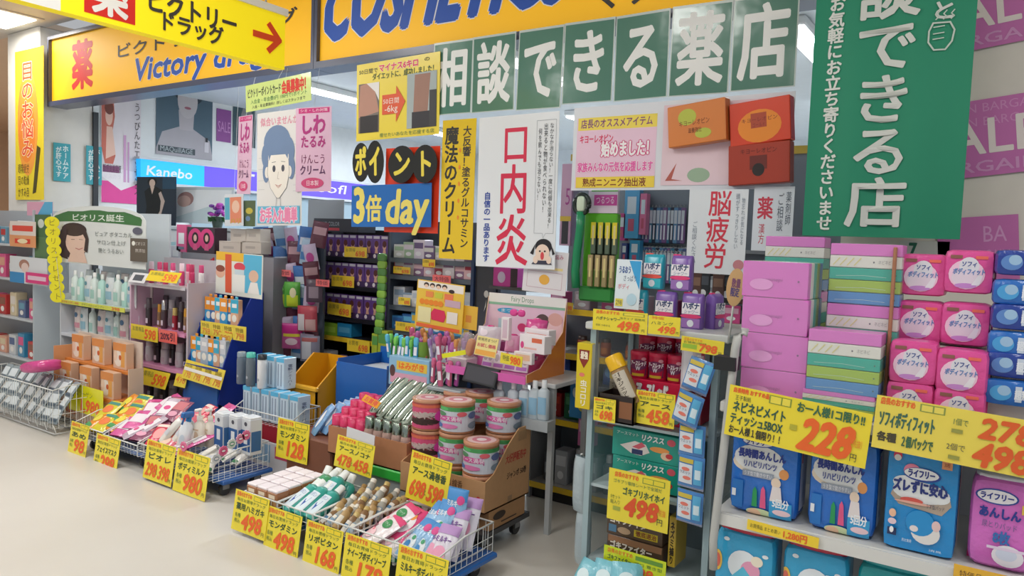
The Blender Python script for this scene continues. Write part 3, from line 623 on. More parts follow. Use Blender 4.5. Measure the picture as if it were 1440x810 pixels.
def tissue_side():
    """five boxes standing one behind the other, the pink box front, its big face showing"""
    w,d,h=.205,.20,(at(1095,367,Y=RY+.02).z-ZU-.004)/4-.0015; ps=[]
    for i,c in enumerate(TC):
        y0=-d/2+i*d/5; b=M().box(-w/2,y0+.0008,0,w/2,y0+d/5-.0008,h,c,.002)
        if i==0: b.front([('t','b060a8','nepinepi',.3,.46,.62,.56,{'sh':.2}),('e','8a5a8a',.86,.48,.015,.03),('e','e29ad6',.3,.36,.18,.16)],-w/2,y0,0,w/2,h)
        ps.append(('tissue_box',b))
    ps.append(('film_wrap',M().soft(w+.006,d+.006,h+.006,'f2f6fa:w',24,5,-.003)))
    return thing('tissue_pack',ps,'x','tissue pack',None,(0,0,0))
xa,xb=rx_(1052,450,RY+.02),rx_(1141,450,RY+.02); xc=(xa+xb)/2
sp=[((xc-.004*i-.008,RY+.12,ZU+.002+(at(1095,367,Y=RY+.02).z-ZU-.004)/4*i),(0,0,rad((-1,.8,0,-.6)[i])),('bottom','second','third','top')[i]) for i in range(4)]
many([tissue_side],sp,'film wrapped tissue pack with pink face forward, {} of the pink column','pink faced tissue packs')
many([tissue_up],[((rx_(1120,350,RY+.42),RY+.44,1.555-.19),(0,0,0),'behind the top of the pink column'),((rx_(1120,350,RY+.42),RY+.44,1.555-.385),(0,0,0),'deep behind the pink column, under another'),
 ((rx_(1219,380,RY+.16),RY+.17,zq-.19),(0,0,0),'on the upper step beside the brown carton'),((rx_(1219,380,RY+.16),RY+.17,zq-.381),(0,0,0),'under the upper step pack'),
 ((rx_(1187,520,RY+.04),RY+.06,zf-.19),(0,0,0),'on the front lower step'),((rx_(1180,570,RY+.04),RY+.06,zf-.381),(0,0,0),'half hidden by the 228 price card'),
 ((rx_(1219,380,RY+.16)+.012,RY+.17,ZU+.397),(0,0,0),'topmost, under the green banner')][:6],
 'five colour striped tissue pack in clear film, {}','striped tissue packs')
bpy.data.objects['tissue_pack.009'].scale=(1,1,(zf-.192-ZU)/.19); bpy.data.objects['tissue_pack.009'].location.z=ZU+.003
for a_,b_,lb_ in ((rx_(1120,350,RY+.42),RY+.44,'behind the pink column'),(rx_(1219,380,RY+.16),RY+.17,'under the upper step packs')):
    thing('pack_riser',M().box(a_-.1,b_-.05,ZU+.001,a_+.1,b_+.05,(1.17 if b_>RY+.3 else zq-.381)-.004,'c8c4c0'),'pale riser block '+lb_,'riser')
# brown carton sheet beside the tissue
x0,z0,x1,z1=R(RY+.12,1243,560,1262,357)
thing('carton_sheet',M().box(x0,RY+.1,ZU+.001,x1,RY+.35,z1+.02,'a8765a:k',.002),'upright brown carton sheet between tissue packs and pink pad packs','carton')
# --- pink pad packs
def pad_pack():
    w,d,h=.128,.1,.128
    b=M().soft(w,d,h,'e0529c:g',9,7); pr=softproj(w,d,h,9)
    b.art([('e','efc6de',.46,.44,.36,.34),('e','dcdbe4',.5,.62,.2,.22),('e','e2d3e2',.46,.36,.3,.2),('e','c88ad2',.45,.18,.22,.06),('p','e8e4ee',[(.56,.2),(.72,.2),(.78,.42),(.7,.44)]),('r','8a5a50',.12,.8,.36,.88),('r','e86a5a',.62,.8,.86,.87),
      ('t','2c4a94','ソフィ',.34,.62,.66,.74,{'b':.03,'sh':.1}),('t','5a86c0','ボディフィット',.18,.44,.82,.57,{'b':.035,'sh':.1})],None,w,h,-w/2,0,proj=pr)
    return thing('pad_pack',[('pack',b),('end_seal',M().box(w/2-.004,-.004,.015,w/2+.004,.004,h-.015,'d04890:g'))],'x','pad pack',None,(0,0,0))
P=[]
for px,py,Y,wd in ((1296,416,.16,'top of the column by the carton sheet'),(1291,482,.16,'second of the column by the carton sheet'),(1281,541,.04,'third of the column by the carton sheet'),(1276,602,.04,'lowest of the column by the carton sheet'),
  (1360,413,.14,'top of the column by the blue packs'),(1355,487,.14,'second of the column by the blue packs'),(1350,556,.03,'third of the column by the blue packs'),(1345,616,.03,'lowest of the column by the blue packs')):
    p=at(px,py,Y=RY+Y); P.append(((p.x,RY+Y+.05,max(p.z,ZU+.001)),(0,0,rad(random.uniform(-2,2))),wd))
many([pad_pack],P,'shiny pink sanitary pad pack, {}','pink pad packs')
thing('pack_riser',M().box(P[1][0][0]-.07,RY+.15,ZU+.001,P[5][0][0]+.075,RY+.36,P[1][0][2]-.002,'c8c4c0'),'pale riser block under the rear pink pad packs','riser')
# --- blue packs at the edge
def blue_pack(c,c2):
    def f():
        w,d,h=.13,.1,.072; b=M().soft(w,d,h,c,8,6); pr=softproj(w,d,h,8)
        b.art([('e',c2,.3,.5,.2,.3),('e','9cc0e0',.36,.6,.12,.2),('r','c8d6e8',.56,.2,.68,.8),('t','e8eef6','超熟睡',.55,.3,.92,.65,{'b':.03}),('e','e88ab8',.85,.8,.1,.1)],None,w,h,-w/2,0,proj=pr)
        return thing('blue_pack',b,'x','pad pack',None,(0,0,0))
    return f
bs=[]
for i in range(6):
    p=at(1397-i*3,(386,427,461,498,526,563)[i],Y=RY+.1); bs.append(((p.x+.065,RY+.15-.01*i,p.z),(0,0,rad((3,-2,2,-3,1,2)[i])),ORD[i]))
many([blue_pack('26429a:g','5a86c8'),blue_pack('2a6cc0:g','49a0dc')],bs,'shiny blue night pad pack at the photo edge, {} from the top','blue pad packs')
thing('pack_riser',M().box(bs[5][0][0]-.06,RY+.1,ZU+.001,bs[5][0][0]+.08,RY+.2,bs[5][0][2]-.002,'c8c4c0'),'pale riser block under the blue night pad packs','riser')
# --- diaper packs on the lower shelf
def diaper(px,col,its,name,lab,depth=.14,k=11,dy=0.0,side=None):
    Y=RY+.03+dy; x0,z0,x1,z1=R(Y,*px); w,h=x1-x0,min(z1,ZU-.052)-ZL
    b=M().soft(w,depth,h,col,k,8); b.art(its,None,w,h,-w/2,0,proj=softproj(w,depth,h,k),step=.0003)
    t=M().soft(w*.88,depth*.8,.012,'dfe4ea:g',5,5,h-.008)
    ps=[('pack',b),('folded_top',t)]
    if side: ps.append(('side_label',M().right(side,w/2*.985,-depth*.3,h*.12,depth*.3,h*.9,base=.003)))
    return thing(name,ps,lab,'diaper pack','adult diaper packs on the lower shelf',((x0+x1)/2,Y+depth/2,ZL+.002))
bl=[('e','e8dcc8',.36,.66,.32,.12),('e','e6e9ea',.42,.72,.36,.16),('e','e6e9ea',.62,.62,.2,.1),('e','e8a060',.8,.6,.07,.06),('e','2c4ab0',.4,.9,.24,.055),('e','f0f0f2',.4,.9,.22,.045),('t','2c3c94','ライフリー',.22,.87,.58,.93,{'b':.05}),
 ('t','2a3c90','長時間あんしん',.12,.72,.82,.81,{'b':.045}),('t','3a4c9a','リハビリパンツ',.2,.62,.7,.69,{'b':.03}),('r','9aa4b4',.2,.52,.66,.585),('t','f0f0f4','うす型で動きやすい',.22,.53,.64,.575),
 ('r','2a78c8',.06,.16,.22,.46),('e','cfe0b0',.48,.14,.2,.05),('p','2a9a5a',[(.36,.2),(.44,.2),(.43,.38),(.4,.42),(.37,.38)]),('p','e05a8a',[(.48,.2),(.57,.2),(.55,.4),(.52,.44),(.49,.4)]),('e','e8c0a0',.4,.13,.1,.05),('e','ecd8c4',.7,.5,.07,.06),('p','e8e0e0',[(.62,.3),(.8,.3),(.77,.46),(.65,.46)]),
 ('r','38a0d8',.62,.12,.94,.3),('t','f2f6fa','5回分',.66,.24,.9,.33,{'b':.03}),('e','f0d0d8',.8,.19,.13,.035),('r','e6ecf2',.06,.28,.12,.36)]
def _sh(i):
    f=lambda v: .86+(v-.9)*1.08
    if i[0]=='r': return (*i[:3],f(i[3]),i[4],f(i[5]))
    if i[0]=='e': return (*i[:3],f(i[3]),*i[4:])
    if i[0]=='p': return (i[0],i[1],[(a,f(b)) for a,b in i[2]])
    return (*i[:4],f(i[4]),i[5],f(i[6]),*i[7:])
bl=[_sh(i) for i in bl]
sd=[('r','dcdad6',0,0,1,1),('r','c84a6a',.1,.7,.3,.95),('l','6a6a70',[(.5,.1),(.5,.85)],.003),('l','8a8a90',[(.7,.1),(.7,.85)],.002)]
diaper((1022,740,1126,616),'2a74d0:g',bl,'diaper_pack','royal blue adult diaper pack with pins picture, nearest the rack post',side=sd)
diaper((1132,758,1237,628),'2a74d0:g',bl,'diaper_pack','royal blue adult diaper pack with pins picture, second from the rack post',side=sd)
lb=[('p','b8a898',[(.08,.52),(.2,.44),(.8,.4),(.92,.5),(.9,.56),(.1,.56)]),('e','e8ecee',.5,.58,.4,.1),('e','e8ecee',.3,.65,.2,.07),('e','e8ecee',.72,.56,.18,.06),('e','e88aa8',.36,.77,.12,.07),('e','2c4aa0',.5,.75,.26,.065),('e','f0f2f4',.49,.755,.24,.054),('t','2c3c8c','ライフリー',.3,.72,.68,.79,{'b':.05}),
 ('t','2a3a80','ズレずに安心',.1,.57,.86,.68,{'b':.05}),('e','d85a50',.38,.495,.16,.028),('e','e8b0a0',.4,.475,.26,.012),('t','2a3a60','うす型パッド',.58,.45,.84,.49),('e','d84060',.15,.9,.06,.05),('e','e8e6e2',.15,.88,.05,.03),('r','e8a070',.76,.84,.9,.92),('t','8a3a2a','30枚',.79,.86,.87,.905),
 ('e','e6e4e2',.6,.22,.2,.11),('e','2a92d4',.52,.3,.2,.12),('e','e8c8c8',.74,.3,.06,.05),('e','e8e0e0',.44,.24,.06,.03),('e','f0c0a0',.13,.35,.05,.04),('e','ead0d8',.13,.27,.06,.03),('r','20305a',.07,.14,.2,.21),('e','f4f4f4',.13,.19,.03,.03),('t','d8e8f2','男女兼用',.28,.1,.42,.13),('t','d8e8f2','消臭',.66,.06,.84,.08)]
diaper((1238,790,1352,640),'2290d6:g',lb,'diaper_pack','sky blue pad pack with white crescent pad picture between diaper packs',.13,18,-.012,sd)
pk=[('p','c81e78',[(0,.0),(1,.0),(1,.12),(.4,.2),(0,.36)]),('e','2c4aa0',.4,.8,.33,.085),('e','f0eef4',.4,.8,.3,.07),('t','2c3c94','ライフリー',.14,.765,.66,.835,{'b':.05}),('t','2c3c94','あんしん',.14,.57,.78,.68,{'b':.05}),('t','5a6090','尿とりパッド',.2,.46,.74,.53),('t','3a70b8','8枚',.38,.3,.64,.43,{'b':.04}),('r','e4c050',.78,.66,.95,.76),('t','7a4020','長時間',.8,.69,.93,.73),('e','ece8f2',.62,.18,.24,.12),('e','d4dcf0',.6,.2,.16,.07),('r','e6d6ee',.3,.24,.9,.27)]
diaper((1356,812,1462,684),'d66fc8:g',pk,'diaper_pack','pink pad pack slumped at the photo edge beside the sky blue pack',.14,7,.0)
# --- lower shelf packs (cartoon print left plain)
def low_pack(px,lab,col='38a8d8:g',red=True):
    Y=RY+.02; x0,z0,x1,z1=R(Y,*px); z1=min(z1,ZL-.045); w,h=x1-x0,.22
    b=M().soft(w,.12,h,col,8,8,0,.01); its=[('e','e8f0f4',.2,.86,.05,.03),('e','e8f0f4',.85,.72,.05,.03),('e','e8c050',.06,.5,.08,.16),('e','d86a5a',.06,.5,.05,.11),('e','e6eef4',.5,.5,.26,.24),('e','e8a0c0',.62,.46,.16,.14),('e','f4ecd8',.72,.62,.1,.08),('p','5ac0e0',[(.3,.3),(.7,.3),(.5,.5)])] if red else [('e','8ad0d4',.5,.6,.3,.2)]
    b.art(its,None,w,h,-w/2,0,proj=softproj(w,.12,h,8),step=.0003)
    t=M().soft(w*.96,.1,.035,'c83048:g' if red else '2aa0a8:g',4,6,h-.012,.03)
    return thing('diaper_pack',[('pack',b),('gathered_top',t)],lab,'diaper pack','baby diaper packs on the bottom shelf',((x0+x1)/2,Y+.06,z1-h-.02))
a=low_pack((1003,812,1092,742),'turquoise baby diaper pack with red gathered top, beside the rack post')
b_=low_pack((1098,830,1196,762),'turquoise baby diaper pack with red gathered top, under the little price strip')
c_=low_pack((1202,860,1318,796),'teal diaper pack below the sky blue pad pack','1f9aa0:g',False)
zr=min(a.location.z,b_.location.z,c_.location.z)
for o_ in (a,b_,c_): thing('crate_riser',M().box(o_.location.x-.1,RY+.03,.121,o_.location.x+.1,RY+.14,o_.location.z,'a8aaa8'),'grey riser block under '+o_['label'].split(' with')[0].split(' below')[0]+(' by the post' if o_ is a else ' by the strip' if o_ is b_ else ''),'riser')
# --- price cards
def two(px,Y,col,its,lab,rot=(0,0,0)): return card('price_card',lab,'price card',Y,px,col,its,rot,None,.002)
two((1018,610,1228,583),RY-.05,'f0dc3c:f',[('t','e8642a','店長特売 おすすめ品',.03,.87,.3,.96,{'b':.05}),('r','8a9a3a',.3,.8,.46,.96),('r','eedd50',.31,.815,.385,.945),('r','eedd50',.395,.815,.45,.945),('t','3a4a3a','王子製紙',.05,.73,.17,.82),
 ('t','2f5a4a','ネピネピメイト',.04,.49,.44,.7,{'b':.03}),('t','2f5a4a','ティッシュ5BOX',.03,.26,.42,.46,{'b':.03}),('t','3a3a30','お一人様１個限り！！',.03,.06,.44,.22,{'b':.025}),
 ('t','3a6a4a','お一人様1コ限り!!',.5,.76,.96,.94,{'b':.035}),('t',ORG,'228',.53,.1,.88,.66,{'b':.06,'sh':.2}),('r','b8b23a',.47,.4,.52,.5),('t','e8862a','（税抜）',.87,.34,.98,.48),('t',INK,'円',.89,.08,.94,.22)],'large yellow price card reading 228 yen under the tissue packs',(0,rad(4.2),0))
two((1225,628,1462,594),RY-.055,'ecd85a:f',[('t','e87030','店長のおすすめ',.03,.85,.26,.97,{'b':.05}),('r','8a9a4a',.29,.83,.45,.97),('r','e8d860',.3,.845,.37,.955),('r','e8d860',.38,.845,.44,.955),
 ('t','3f6a58','ソフィボディフィット',.03,.44,.4,.72,{'b':.03}),('t','4a4434','各種',.03,.16,.16,.32,{'b':.05}),('t','3f6a4a','２個パックで',.19,.12,.4,.32,{'b':.03}),('t','5a7a4a','1個で',.5,.7,.6,.82),('t','5a5a4a','2個で',.48,.24,.6,.36),('t','e0602a','278',.66,.56,.98,.9,{'b':.06,'sh':.15}),('t','e0602a','498',.64,.06,.98,.46,{'b':.06,'sh':.15}),('r','9a9a4a',.5,.56,.57,.63),('r','9a9a4a',.5,.08,.57,.15)],'large pale yellow price card with 278 and 498 under the pad packs',(0,rad(2.5),0))
two((1050,744,1152,757),RY-.03,'f2d23a:f',[('t','5a5a2a','お買得品 まとめ買い',.04,.3,.48,.7),('t','e86a2a','1,280円',.5,.15,.85,.85,{'b':.04})],'thin yellow price strip on the lower shelf edge of the rack',(0,rad(2),0))
two((1340,815,1425,812),RY-.03,'e8b43a:f',[('t','7a5a2a','特価品',.1,.3,.5,.7)],'small orange price strip on the shelf edge under the crescent pad pack',(0,0,0))
# ================================================================ INSECT CARE TOWER
TY=2.66
x0,z0,x1,z1=R(TY,836,800,1000,455)
TX0=-1.36; TX1=-.86; TT=at(900,462,Y=TY).z+.01
zs1=at(880,592,Y=TY).z-.01   # shelf under red cans
zs2=at(880,690,Y=TY).z; zs3=at(880,798,Y=TY).z
pn=lambda x: M().box(x-.008,TY,.03,x+.008,TY+.36,TT-.02,'a9c6ce:t')
parts=[('top_board',M().box(TX0-.03,TY-.03,TT-.03,TX1+.05,TY+.42,TT,'d0d4d4:p',.005)),('side_panel',pn(TX0)),('side_panel',pn(TX1)),('back_panel',M().box(TX0,TY+.36,.03,TX1,TY+.37,TT-.02,'8c9aa0')),
 ('post',M().box(TX0-.012,TY-.012,0,TX0+.012,TY+.012,TT-.02,'9cb2b8:p')),('post',M().box(TX1-.012,TY-.012,0,TX1+.012,TY+.012,TT-.02,'9cb2b8:p')),('post',M().box(TX0-.012,TY+.35,0,TX0+.012,TY+.374,TT-.02,'9cb2b8:p')),('post',M().box(TX1-.012,TY+.35,0,TX1+.012,TY+.374,TT-.02,'9cb2b8:p'))]
for z in (zs1,zs2,zs3,.1): parts.append(('shelf',M().box(TX0+.01,TY+.0,z-.012,TX1-.01,TY+.355,z,'b4c4c8:p')))
thing('display_tower',parts,'pale see-through display tower of insect care goods beside the rack','display stand')
# soap refill packs on top
def refill(c,c2,cap):
    def f():
        w,d,h=.082,.05,.135; b=M().loft([(0,w/2*.96,d/2,5),(.01,w/2,d/2,5),(h*.9,w/2,d/2*.9,5),(h*.97,w/2*.98,d/2*.5,5),(h,w/2*.96,d/2*.2,4)],c,20)
        b.front([('r',c2,.06,.04,.94,.3),('r','ece8ee',.06,.42,.94,.74),('e',cap,.5,.36,.5,.06),('t','20386a','ハボナ',.1,.56,.9,.74,{'b':.05}),('t','4a6a9a','シャワー',.15,.43,.85,.54,{'sh':.2}),('e','dfe4ee',.5,.16,.16,.1)],-w/2,-d/2,0,w/2,h,base=.0012)
        t=M().box(-w*.48,-.006,h-.014,-w*.1,.006,h+.004,cap,.002)
        return thing('refill_pack',[('pack',b),('spout_cap',t)],'x','refill pack',None,(0,0,0))
    return f
sp=[]
for i,(a,b) in enumerate(((889,441),(930,443),(968,444))):
    p=at(a,b,Y=TY+.04); sp.append(((p.x,TY+.09,TT),(0,0,0),('bottom row nearest the pest leaflet','bottom row middle','bottom row by the fatigue poster')[i]))
sp.append((((sp[0][0][0]+sp[1][0][0])/2,TY+.1,TT+.143),(0,0,0),'upper row nearest the toothbrush board')); sp.append((((sp[1][0][0]+sp[2][0][0])/2,TY+.1,TT+.143),(0,0,0),'upper row by the fatigue poster'))
mk=[refill('28a2b8:p','38b8c8','e85a50'),refill('7a58a8:p','9a70b8','e0407a')]
many([mk[0],mk[1],mk[1],mk[0],mk[1]],[sp[0],sp[1],sp[2],sp[3],sp[4]],['teal soap refill pack on the tower, {}','purple soap refill pack on the tower, {}','purple soap refill pack on the tower, {}','teal soap refill pack on the tower, {}','purple soap refill pack on the tower, {}'],'soap refill packs on the tower')
dup(bpy.data.objects['refill_pack.001'],(sp[2][0][0]+.055,TY+.17,TT),(0,0,rad(80)),'purple soap refill pack turned aside behind the bottom row','soap refill packs on the tower')
card('leaflet','small white and blue leaflet card leaning beside the refill packs','card',TY+.02,(864,433,902,366),'dfeaf0:p',[('p','3aa0d8',[(.5,.98),(.98,.98),(.98,.4),(.8,.6)]),('t','3a5a9a','うるおう',.1,.72,.6,.86,{'b':.03}),('t','5a6a8a','さっぱり',.3,.56,.85,.68),('t','d85a6a','ボディ',.1,.4,.6,.5),('r','e8d850',.05,.05,.35,.2),('t','3a4a5a','298',.08,.08,.32,.17),('e','b8d8e8',.7,.2,.2,.12)],(rad(-4),0,0))
# wide price cards on the front edge
pc=lambda lab,px,its,rot=(0,0,0),Y=TY-.05,col='ecd93e:f': card('price_card',lab,'price card',Y,px,col,its,rot,None,.002)
pc('wide yellow price card reading 498 on the tower top edge',(833,463,911,441),[('t','e8702a','店長のおすすめ',.06,.8,.5,.95,{'b':.04}),('r','8a9a3a',.56,.8,.95,.93),('r','ead848',.58,.815,.93,.915),('t','3a5a40','ハボナシャワー',.06,.5,.52,.66,{'b':.02}),('t','5a7a40','泡タイプ 詰替用',.5,.62,.96,.72),('t','5a6a40','本体 つめかえ',.06,.2,.34,.3),('t',ORG,'498',.46,.12,.85,.52,{'b':.06,'sh':.2}),('t',INK,'円',.9,.1,.96,.24)],(0,0,0))
pc('small yellow price card reading 498 beside the wide one on the tower',(911,469,957,447),[('t','e8702a','特価',.1,.8,.5,.95),('t','3a5a40','ハミング',.08,.52,.8,.7),('t',ORG,'498',.3,.12,.85,.46,{'b':.06,'sh':.2}),('t',INK,'円',.88,.1,.97,.24)],(0,0,0))
pc('yellow price card reading 798 sticking out near the rack post',(957,492,1019,481),[('t','e8702a','店長のおすすめ',.06,.72,.5,.92),('r','9ac03a',.04,.2,.38,.5),('t','3a6a40','お徳用2個組',.05,.55,.6,.7),('t',ORG,'798',.42,.12,.84,.6,{'b':.07,'sh':.15}),('t',INK,'円',.88,.1,.96,.26)],(0,rad(2.5),0))
# red liquid cans on the first shelf
def red_can():
    r,h=.04,.108
    b=M().loft([(0,r*.9,r*.9,2),(.004,r*.94,r*.94,2),(h*.84,r,r,2),(h*.86,r,r,2)],'c81c48:p',20); pr=cylproj(r*.985)
    c=math.pi*r
    b.art([('p','4a1c4a',[(.24,.1),(.76,.1),(.78,.5),(.22,.4)]),('r','d8b02a',.3,.08,.7,.18),('e','7a2a5a',.5,.5,.3,.2),('e','e8a0b0',.68,.72,.08,.06),('t','f2e6ee','アースレッド',.24,.46,.76,.64,{'b':.05,'sh':.1,'o':'8a1438','ob':.1}),('t','f0e8f0','W',.44,.3,.58,.45,{'b':.04})],None,c,h,-c/2,0,proj=pr,step=.0003)
    l=M().loft([(h*.86,r*1.02,r*1.02,2),(h*.97,r*1.02,r*1.02,2),(h,r*.9,r*.9,2)],'d82850:p',20)
    return thing('smoke_can',[('body',b),('lid',l)],'x','can',None,(0,0,0))
s=[]
zc=at(905,533,Y=TY+.08).z
for i,px in enumerate((893,919,946)): p=at(px,545,Y=TY+.08); s.append(((p.x,TY+.12,zc),(0,0,rad(10-8*i)),('in the front row by the spray can','in the front row, middle','in the front row by the wipe packs')[i]))
for i,px in enumerate((904,930,957)): p=at(px,505,Y=TY+.16); s.append(((p.x,TY+.21,p.z-.01),(0,0,rad(14-12*i)),('behind, nearest the gold spray can','behind, middle','behind, half under the 798 card')[i]))
many([red_can],s,'red insect smoke can {}','red insect smoke cans')
xs0,xs1=s[0][0][0]-.05,s[2][0][0]+.05
st=M().box(xs0,TY+.075,zs1+.001,xs1,TY+.16,zc-.001,'d01c44:p',.003); st.front([('t','f2eef0','アースレッド',.2,.5,.72,.92,{'b':.05,'sh':.1,'o':'8a1438','ob':.08}),('e','6a9a9a',.88,.3,.1,.24),('t','f0e0e8','W',.44,.06,.54,.34,{'b':.04})],xs0,TY+.075,zs1,xs1,zc)
thing('display_tray',[('front_box',st),('rear_step',M().box(xs0,TY+.165,zs1+.001,xs1+.04,TY+.27,s[3][0][2]-.001,'b81a3c:p',.003))],'red stepped cardboard tray with white lettering holding the smoke cans','display tray')
# spray cans
def spray(cap,c,c2):
    def f():
        r,h=.034,.205; b=M().loft([(0,r*.95,r*.95,2),(.006,r,r,2),(h*.7,r,r,2),(h*.75,r*.8,r*.8,2)],c,18); 
        b.art([('r',c2,.3,.1,.7,.9),('t','3a2a20','ゴキジェット',.42,.12,.58,.88,{'v':1,'b':.03})],None,math.pi*r*1.6,h*.68,-math.pi*r*.8,.01,proj=cylproj(r),step=.0003)
        l=M().loft([(h*.72,r*1.06,r*1.06,2),(h*.96,r*1.06,r*1.06,2),(h,r*.9,r*.9,2)],cap,18)
        return thing('spray_can',[('body',b),('cap',l)],'x','spray can',None,(0,0,0))
    return f
p=at(892,568,Y=TY-.02); many([spray('eab81c:p','9a7a50:p','c8c0b0')],[((p.x,p.y,p.z),(0,rad(-30),0),'')],'gold insect spray can with yellow cap tipped over the black tray','spray cans of the tower')
p=at(866,540,Y=TY+.12); many([spray('d8c878:p','b8b0a0:p','8a8478')],[((p.x,p.y+.02,zs1),(0,0,0),'')],'silver insect spray can with dull gold cap standing behind the tipped one','spray cans of the tower')
x0,z0,x1,z1=R(TY-.06,840,590,892,560)
bt=M().box(x0,TY-.06,z0,x1,TY+.06,z0+.006,'241c1c:p')
for a in ((x0,TY-.06,x1,TY-.055),(x0,TY+.055,x1,TY+.06),(x0,TY-.06,x0+.005,TY+.06),(x1-.005,TY-.06,x1,TY+.06)): bt.box(a[0],a[1],z0,a[2],a[3],z1,'2a201e:p')
bt.front([('r','c84a6a',.05,.3,.45,.8),('r','8a5a3a',.6,.2,.95,.8)],x0,TY-.06,z0,x1,z1)
thing('black_tray',bt,'small black open tray hooked on the tower under the tipped spray can','tray')
ptag('small yellow price card reading 698 on the black tray',TY-.075,(834,590,866,563),'ゴキ','698',s2=None)
# wall of orange sheet boxes
ptag('yellow price card reading 458 below the red tray',TY-.03,(893,594,950,556),'アース','458')
cuboid('yellow_box','tall yellow insect spray carton at the side of the tower','box',TY-.04,(808,573,833,484),.07,'d8c020:p',[('p','8a2c20',[(.15,.9),(.85,.9),(.8,.75),(.5,.62),(.2,.75)]),('t','f4ead0','最強',.25,.76,.75,.87,{'b':.03}),('e','e07a6a',.4,.52,.18,.03),('t','f2eed8','虫コロリ',.3,.04,.78,.44,{'v':1,'b':.03})],None,(),None,'c8d8d0:p')
# teal mat boxes
def mat_box():
    w,d,h=.29,.2,.112; b=M().box(-w/2,-d/2,0,w/2,d/2,h,'1c9c8c:p',.002,'2aa898:p')
    b.front([('t','e8f0ee','アースマット',.06,.78,.4,.9),('t','f2f4f2','リクスス',.42,.68,.76,.9,{'b':.05,'sh':.1,'o':'2a5a6a','ob':.08}),('e','d85a6a',.86,.78,.06,.12),('p','e8e0dc',[(.12,.4),(.34,.62),(.5,.56),(.56,.3),(.44,.14),(.3,.16)]),('p','d86070',[(.3,.4),(.44,.62),(.5,.5),(.4,.36)]),('r','2a3a6a',.3,.16,.46,.34),('e','e89a50',.7,.46,.14,.1),('e','e0c0a0',.8,.28,.08,.14),('e','c03a40',.84,.3,.05,.09)],-w/2,-d/2,0,w/2,h)
    return thing('mat_box',b,'x','box',None,(0,0,0))
p=at(908,672,Y=TY+.03)
many([mat_box],[((p.x-.005,TY+.14,zs2+.01),(0,0,0),'lower one on the tower shelf'),((p.x-.01,TY+.14,zs2+.1235),(0,0,0),'upper one on the tower shelf'),((p.x-.01,TY+.14,zs2+.216),(0,0,0),'topmost, in shade under the price card')][:2],'teal insect mat box with bug picture, {}','teal insect mat boxes')
# big 498 card
pc('big square yellow price card reading 498 on the tower front',(853,728,943,677),[('t','e8762a','店長のおすすめ',.1,.86,.5,.95,{'b':.05}),('r','8a9a3a',.56,.84,.92,.95),('r','ead83c',.575,.855,.73,.94),('r','ead83c',.745,.855,.905,.94),('t','4a7a50','ゴキブリ駆除シートで全滅だ',.08,.74,.88,.81),('t','2f5a40','ゴキブリホイホイ',.24,.54,.94,.68,{'b':.03}),('t','4a6a40','5セット',.05,.42,.22,.5),('t','4a6a40','組入り',.05,.32,.22,.4),('r','a8b048',.1,.2,.22,.28),('t','e0582a','498',.28,.16,.82,.5,{'b':.06,'sh':.15}),('t','e8862a','税抜',.84,.3,.96,.42),('t',INK,'円',.82,.12,.92,.24)],(0,rad(.6),0))
# fighter boxes
def fighter():
    w,d,h=.24,.12,.1; b=M().box(-w/2,-d/2,0,w/2,d/2,h,'5a4638:p',.002)
    b.front([('r','a87a5a',.02,.72,.98,.98),('t','f0e6da','ゴキファイター',.05,.5,.82,.76,{'b':.06,'o':'2a1c18','ob':.1}),('r','d8c02a',.5,.14,.92,.42),('t','8a3a20','徹底退治',.53,.18,.9,.38,{'b':.03}),('r','5a86a8',.04,.12,.18,.42),('e','c8a888',.32,.26,.12,.14)],-w/2,-d/2,0,w/2,h)
    return thing('bait_box',b,'x','box',None,(0,0,0))
p=at(890,780,Y=TY+.03); many([fighter],[((p.x,TY+.1,zs3),(0,0,0),'lower'),((p.x-.004,TY+.1,zs3+.102),(0,0,0),'upper')],'brown roach bait box on the low tower shelf, {}','brown roach bait boxes')
cuboid('pest_box','narrow yellow pest trap box standing beside the brown bait boxes','box',TY+.03,(938,796,952,728),.12,'c8a83a:p',[('t','2a2018','ネズミ捕り',.2,.05,.8,.9,{'v':1,'b':.03})])
pc('lime yellow price card reading 398 at the tower foot',(848,797,937,791),[('t','e8862a','店長のおすすめ',.06,.74,.48,.92,{'b':.03}),('r','6a9a3a',.52,.72,.95,.9),('t','3a6a3a','ゴキファイター',.06,.46,.46,.64,{'b':.03}),('t','4a7a3a','プロ 置き型',.5,.5,.95,.64),('t','e8642a','398',.44,.05,.8,.42,{'b':.06,'sh':.15}),('t',INK,'円',.86,.06,.94,.2)],(0,rad(.5),0),TY-.04,'cfe028:f')
# hanging wipe packs on a clip strip
def wipe():
    w,h=.105,.115; b=M().pouch(w,h,.022,'4a86c8:g','a8b8c8:g'); pr=pouchproj(w,h,.022)
    b.art([('r','d8dfe6',.06,.1,.6,.72),('r','ccb84a',.06,.76,.62,.9),('e','e07a6a',.34,.56,.16,.06),('e','e07a6a',.4,.28,.16,.06),('r','5ab0dc',.66,.12,.94,.9),('r','d8ecf4',.7,.3,.9,.6),('t','2a3a6a','ウエット',.1,.4,.56,.5)],None,w,h,-w/2,0,proj=pr,step=.0003)
    return thing('wipe_pack',[('pouch',b),('foil_edge',M().box(-w/2,-.001,-.008,w/2,.001,.006,'8a94b0:m'))],'x','wipe pack',None,(0,0,0))
s=[]
for (a,b,ry),wd in zip(((972,640,0),(971,684,0),(969,733,0)),('top of the straight three','middle of the straight three','lowest of the straight three')):
    p=at(a,b,Y=TY-.05); s.append(((p.x,p.y,p.z),(0,0,rad(-8)),wd))
p=at(962,594,Y=TY-.07); s.append(((p.x,p.y,p.z),(0,rad(14),rad(-10)),'tilted, over the strip'))
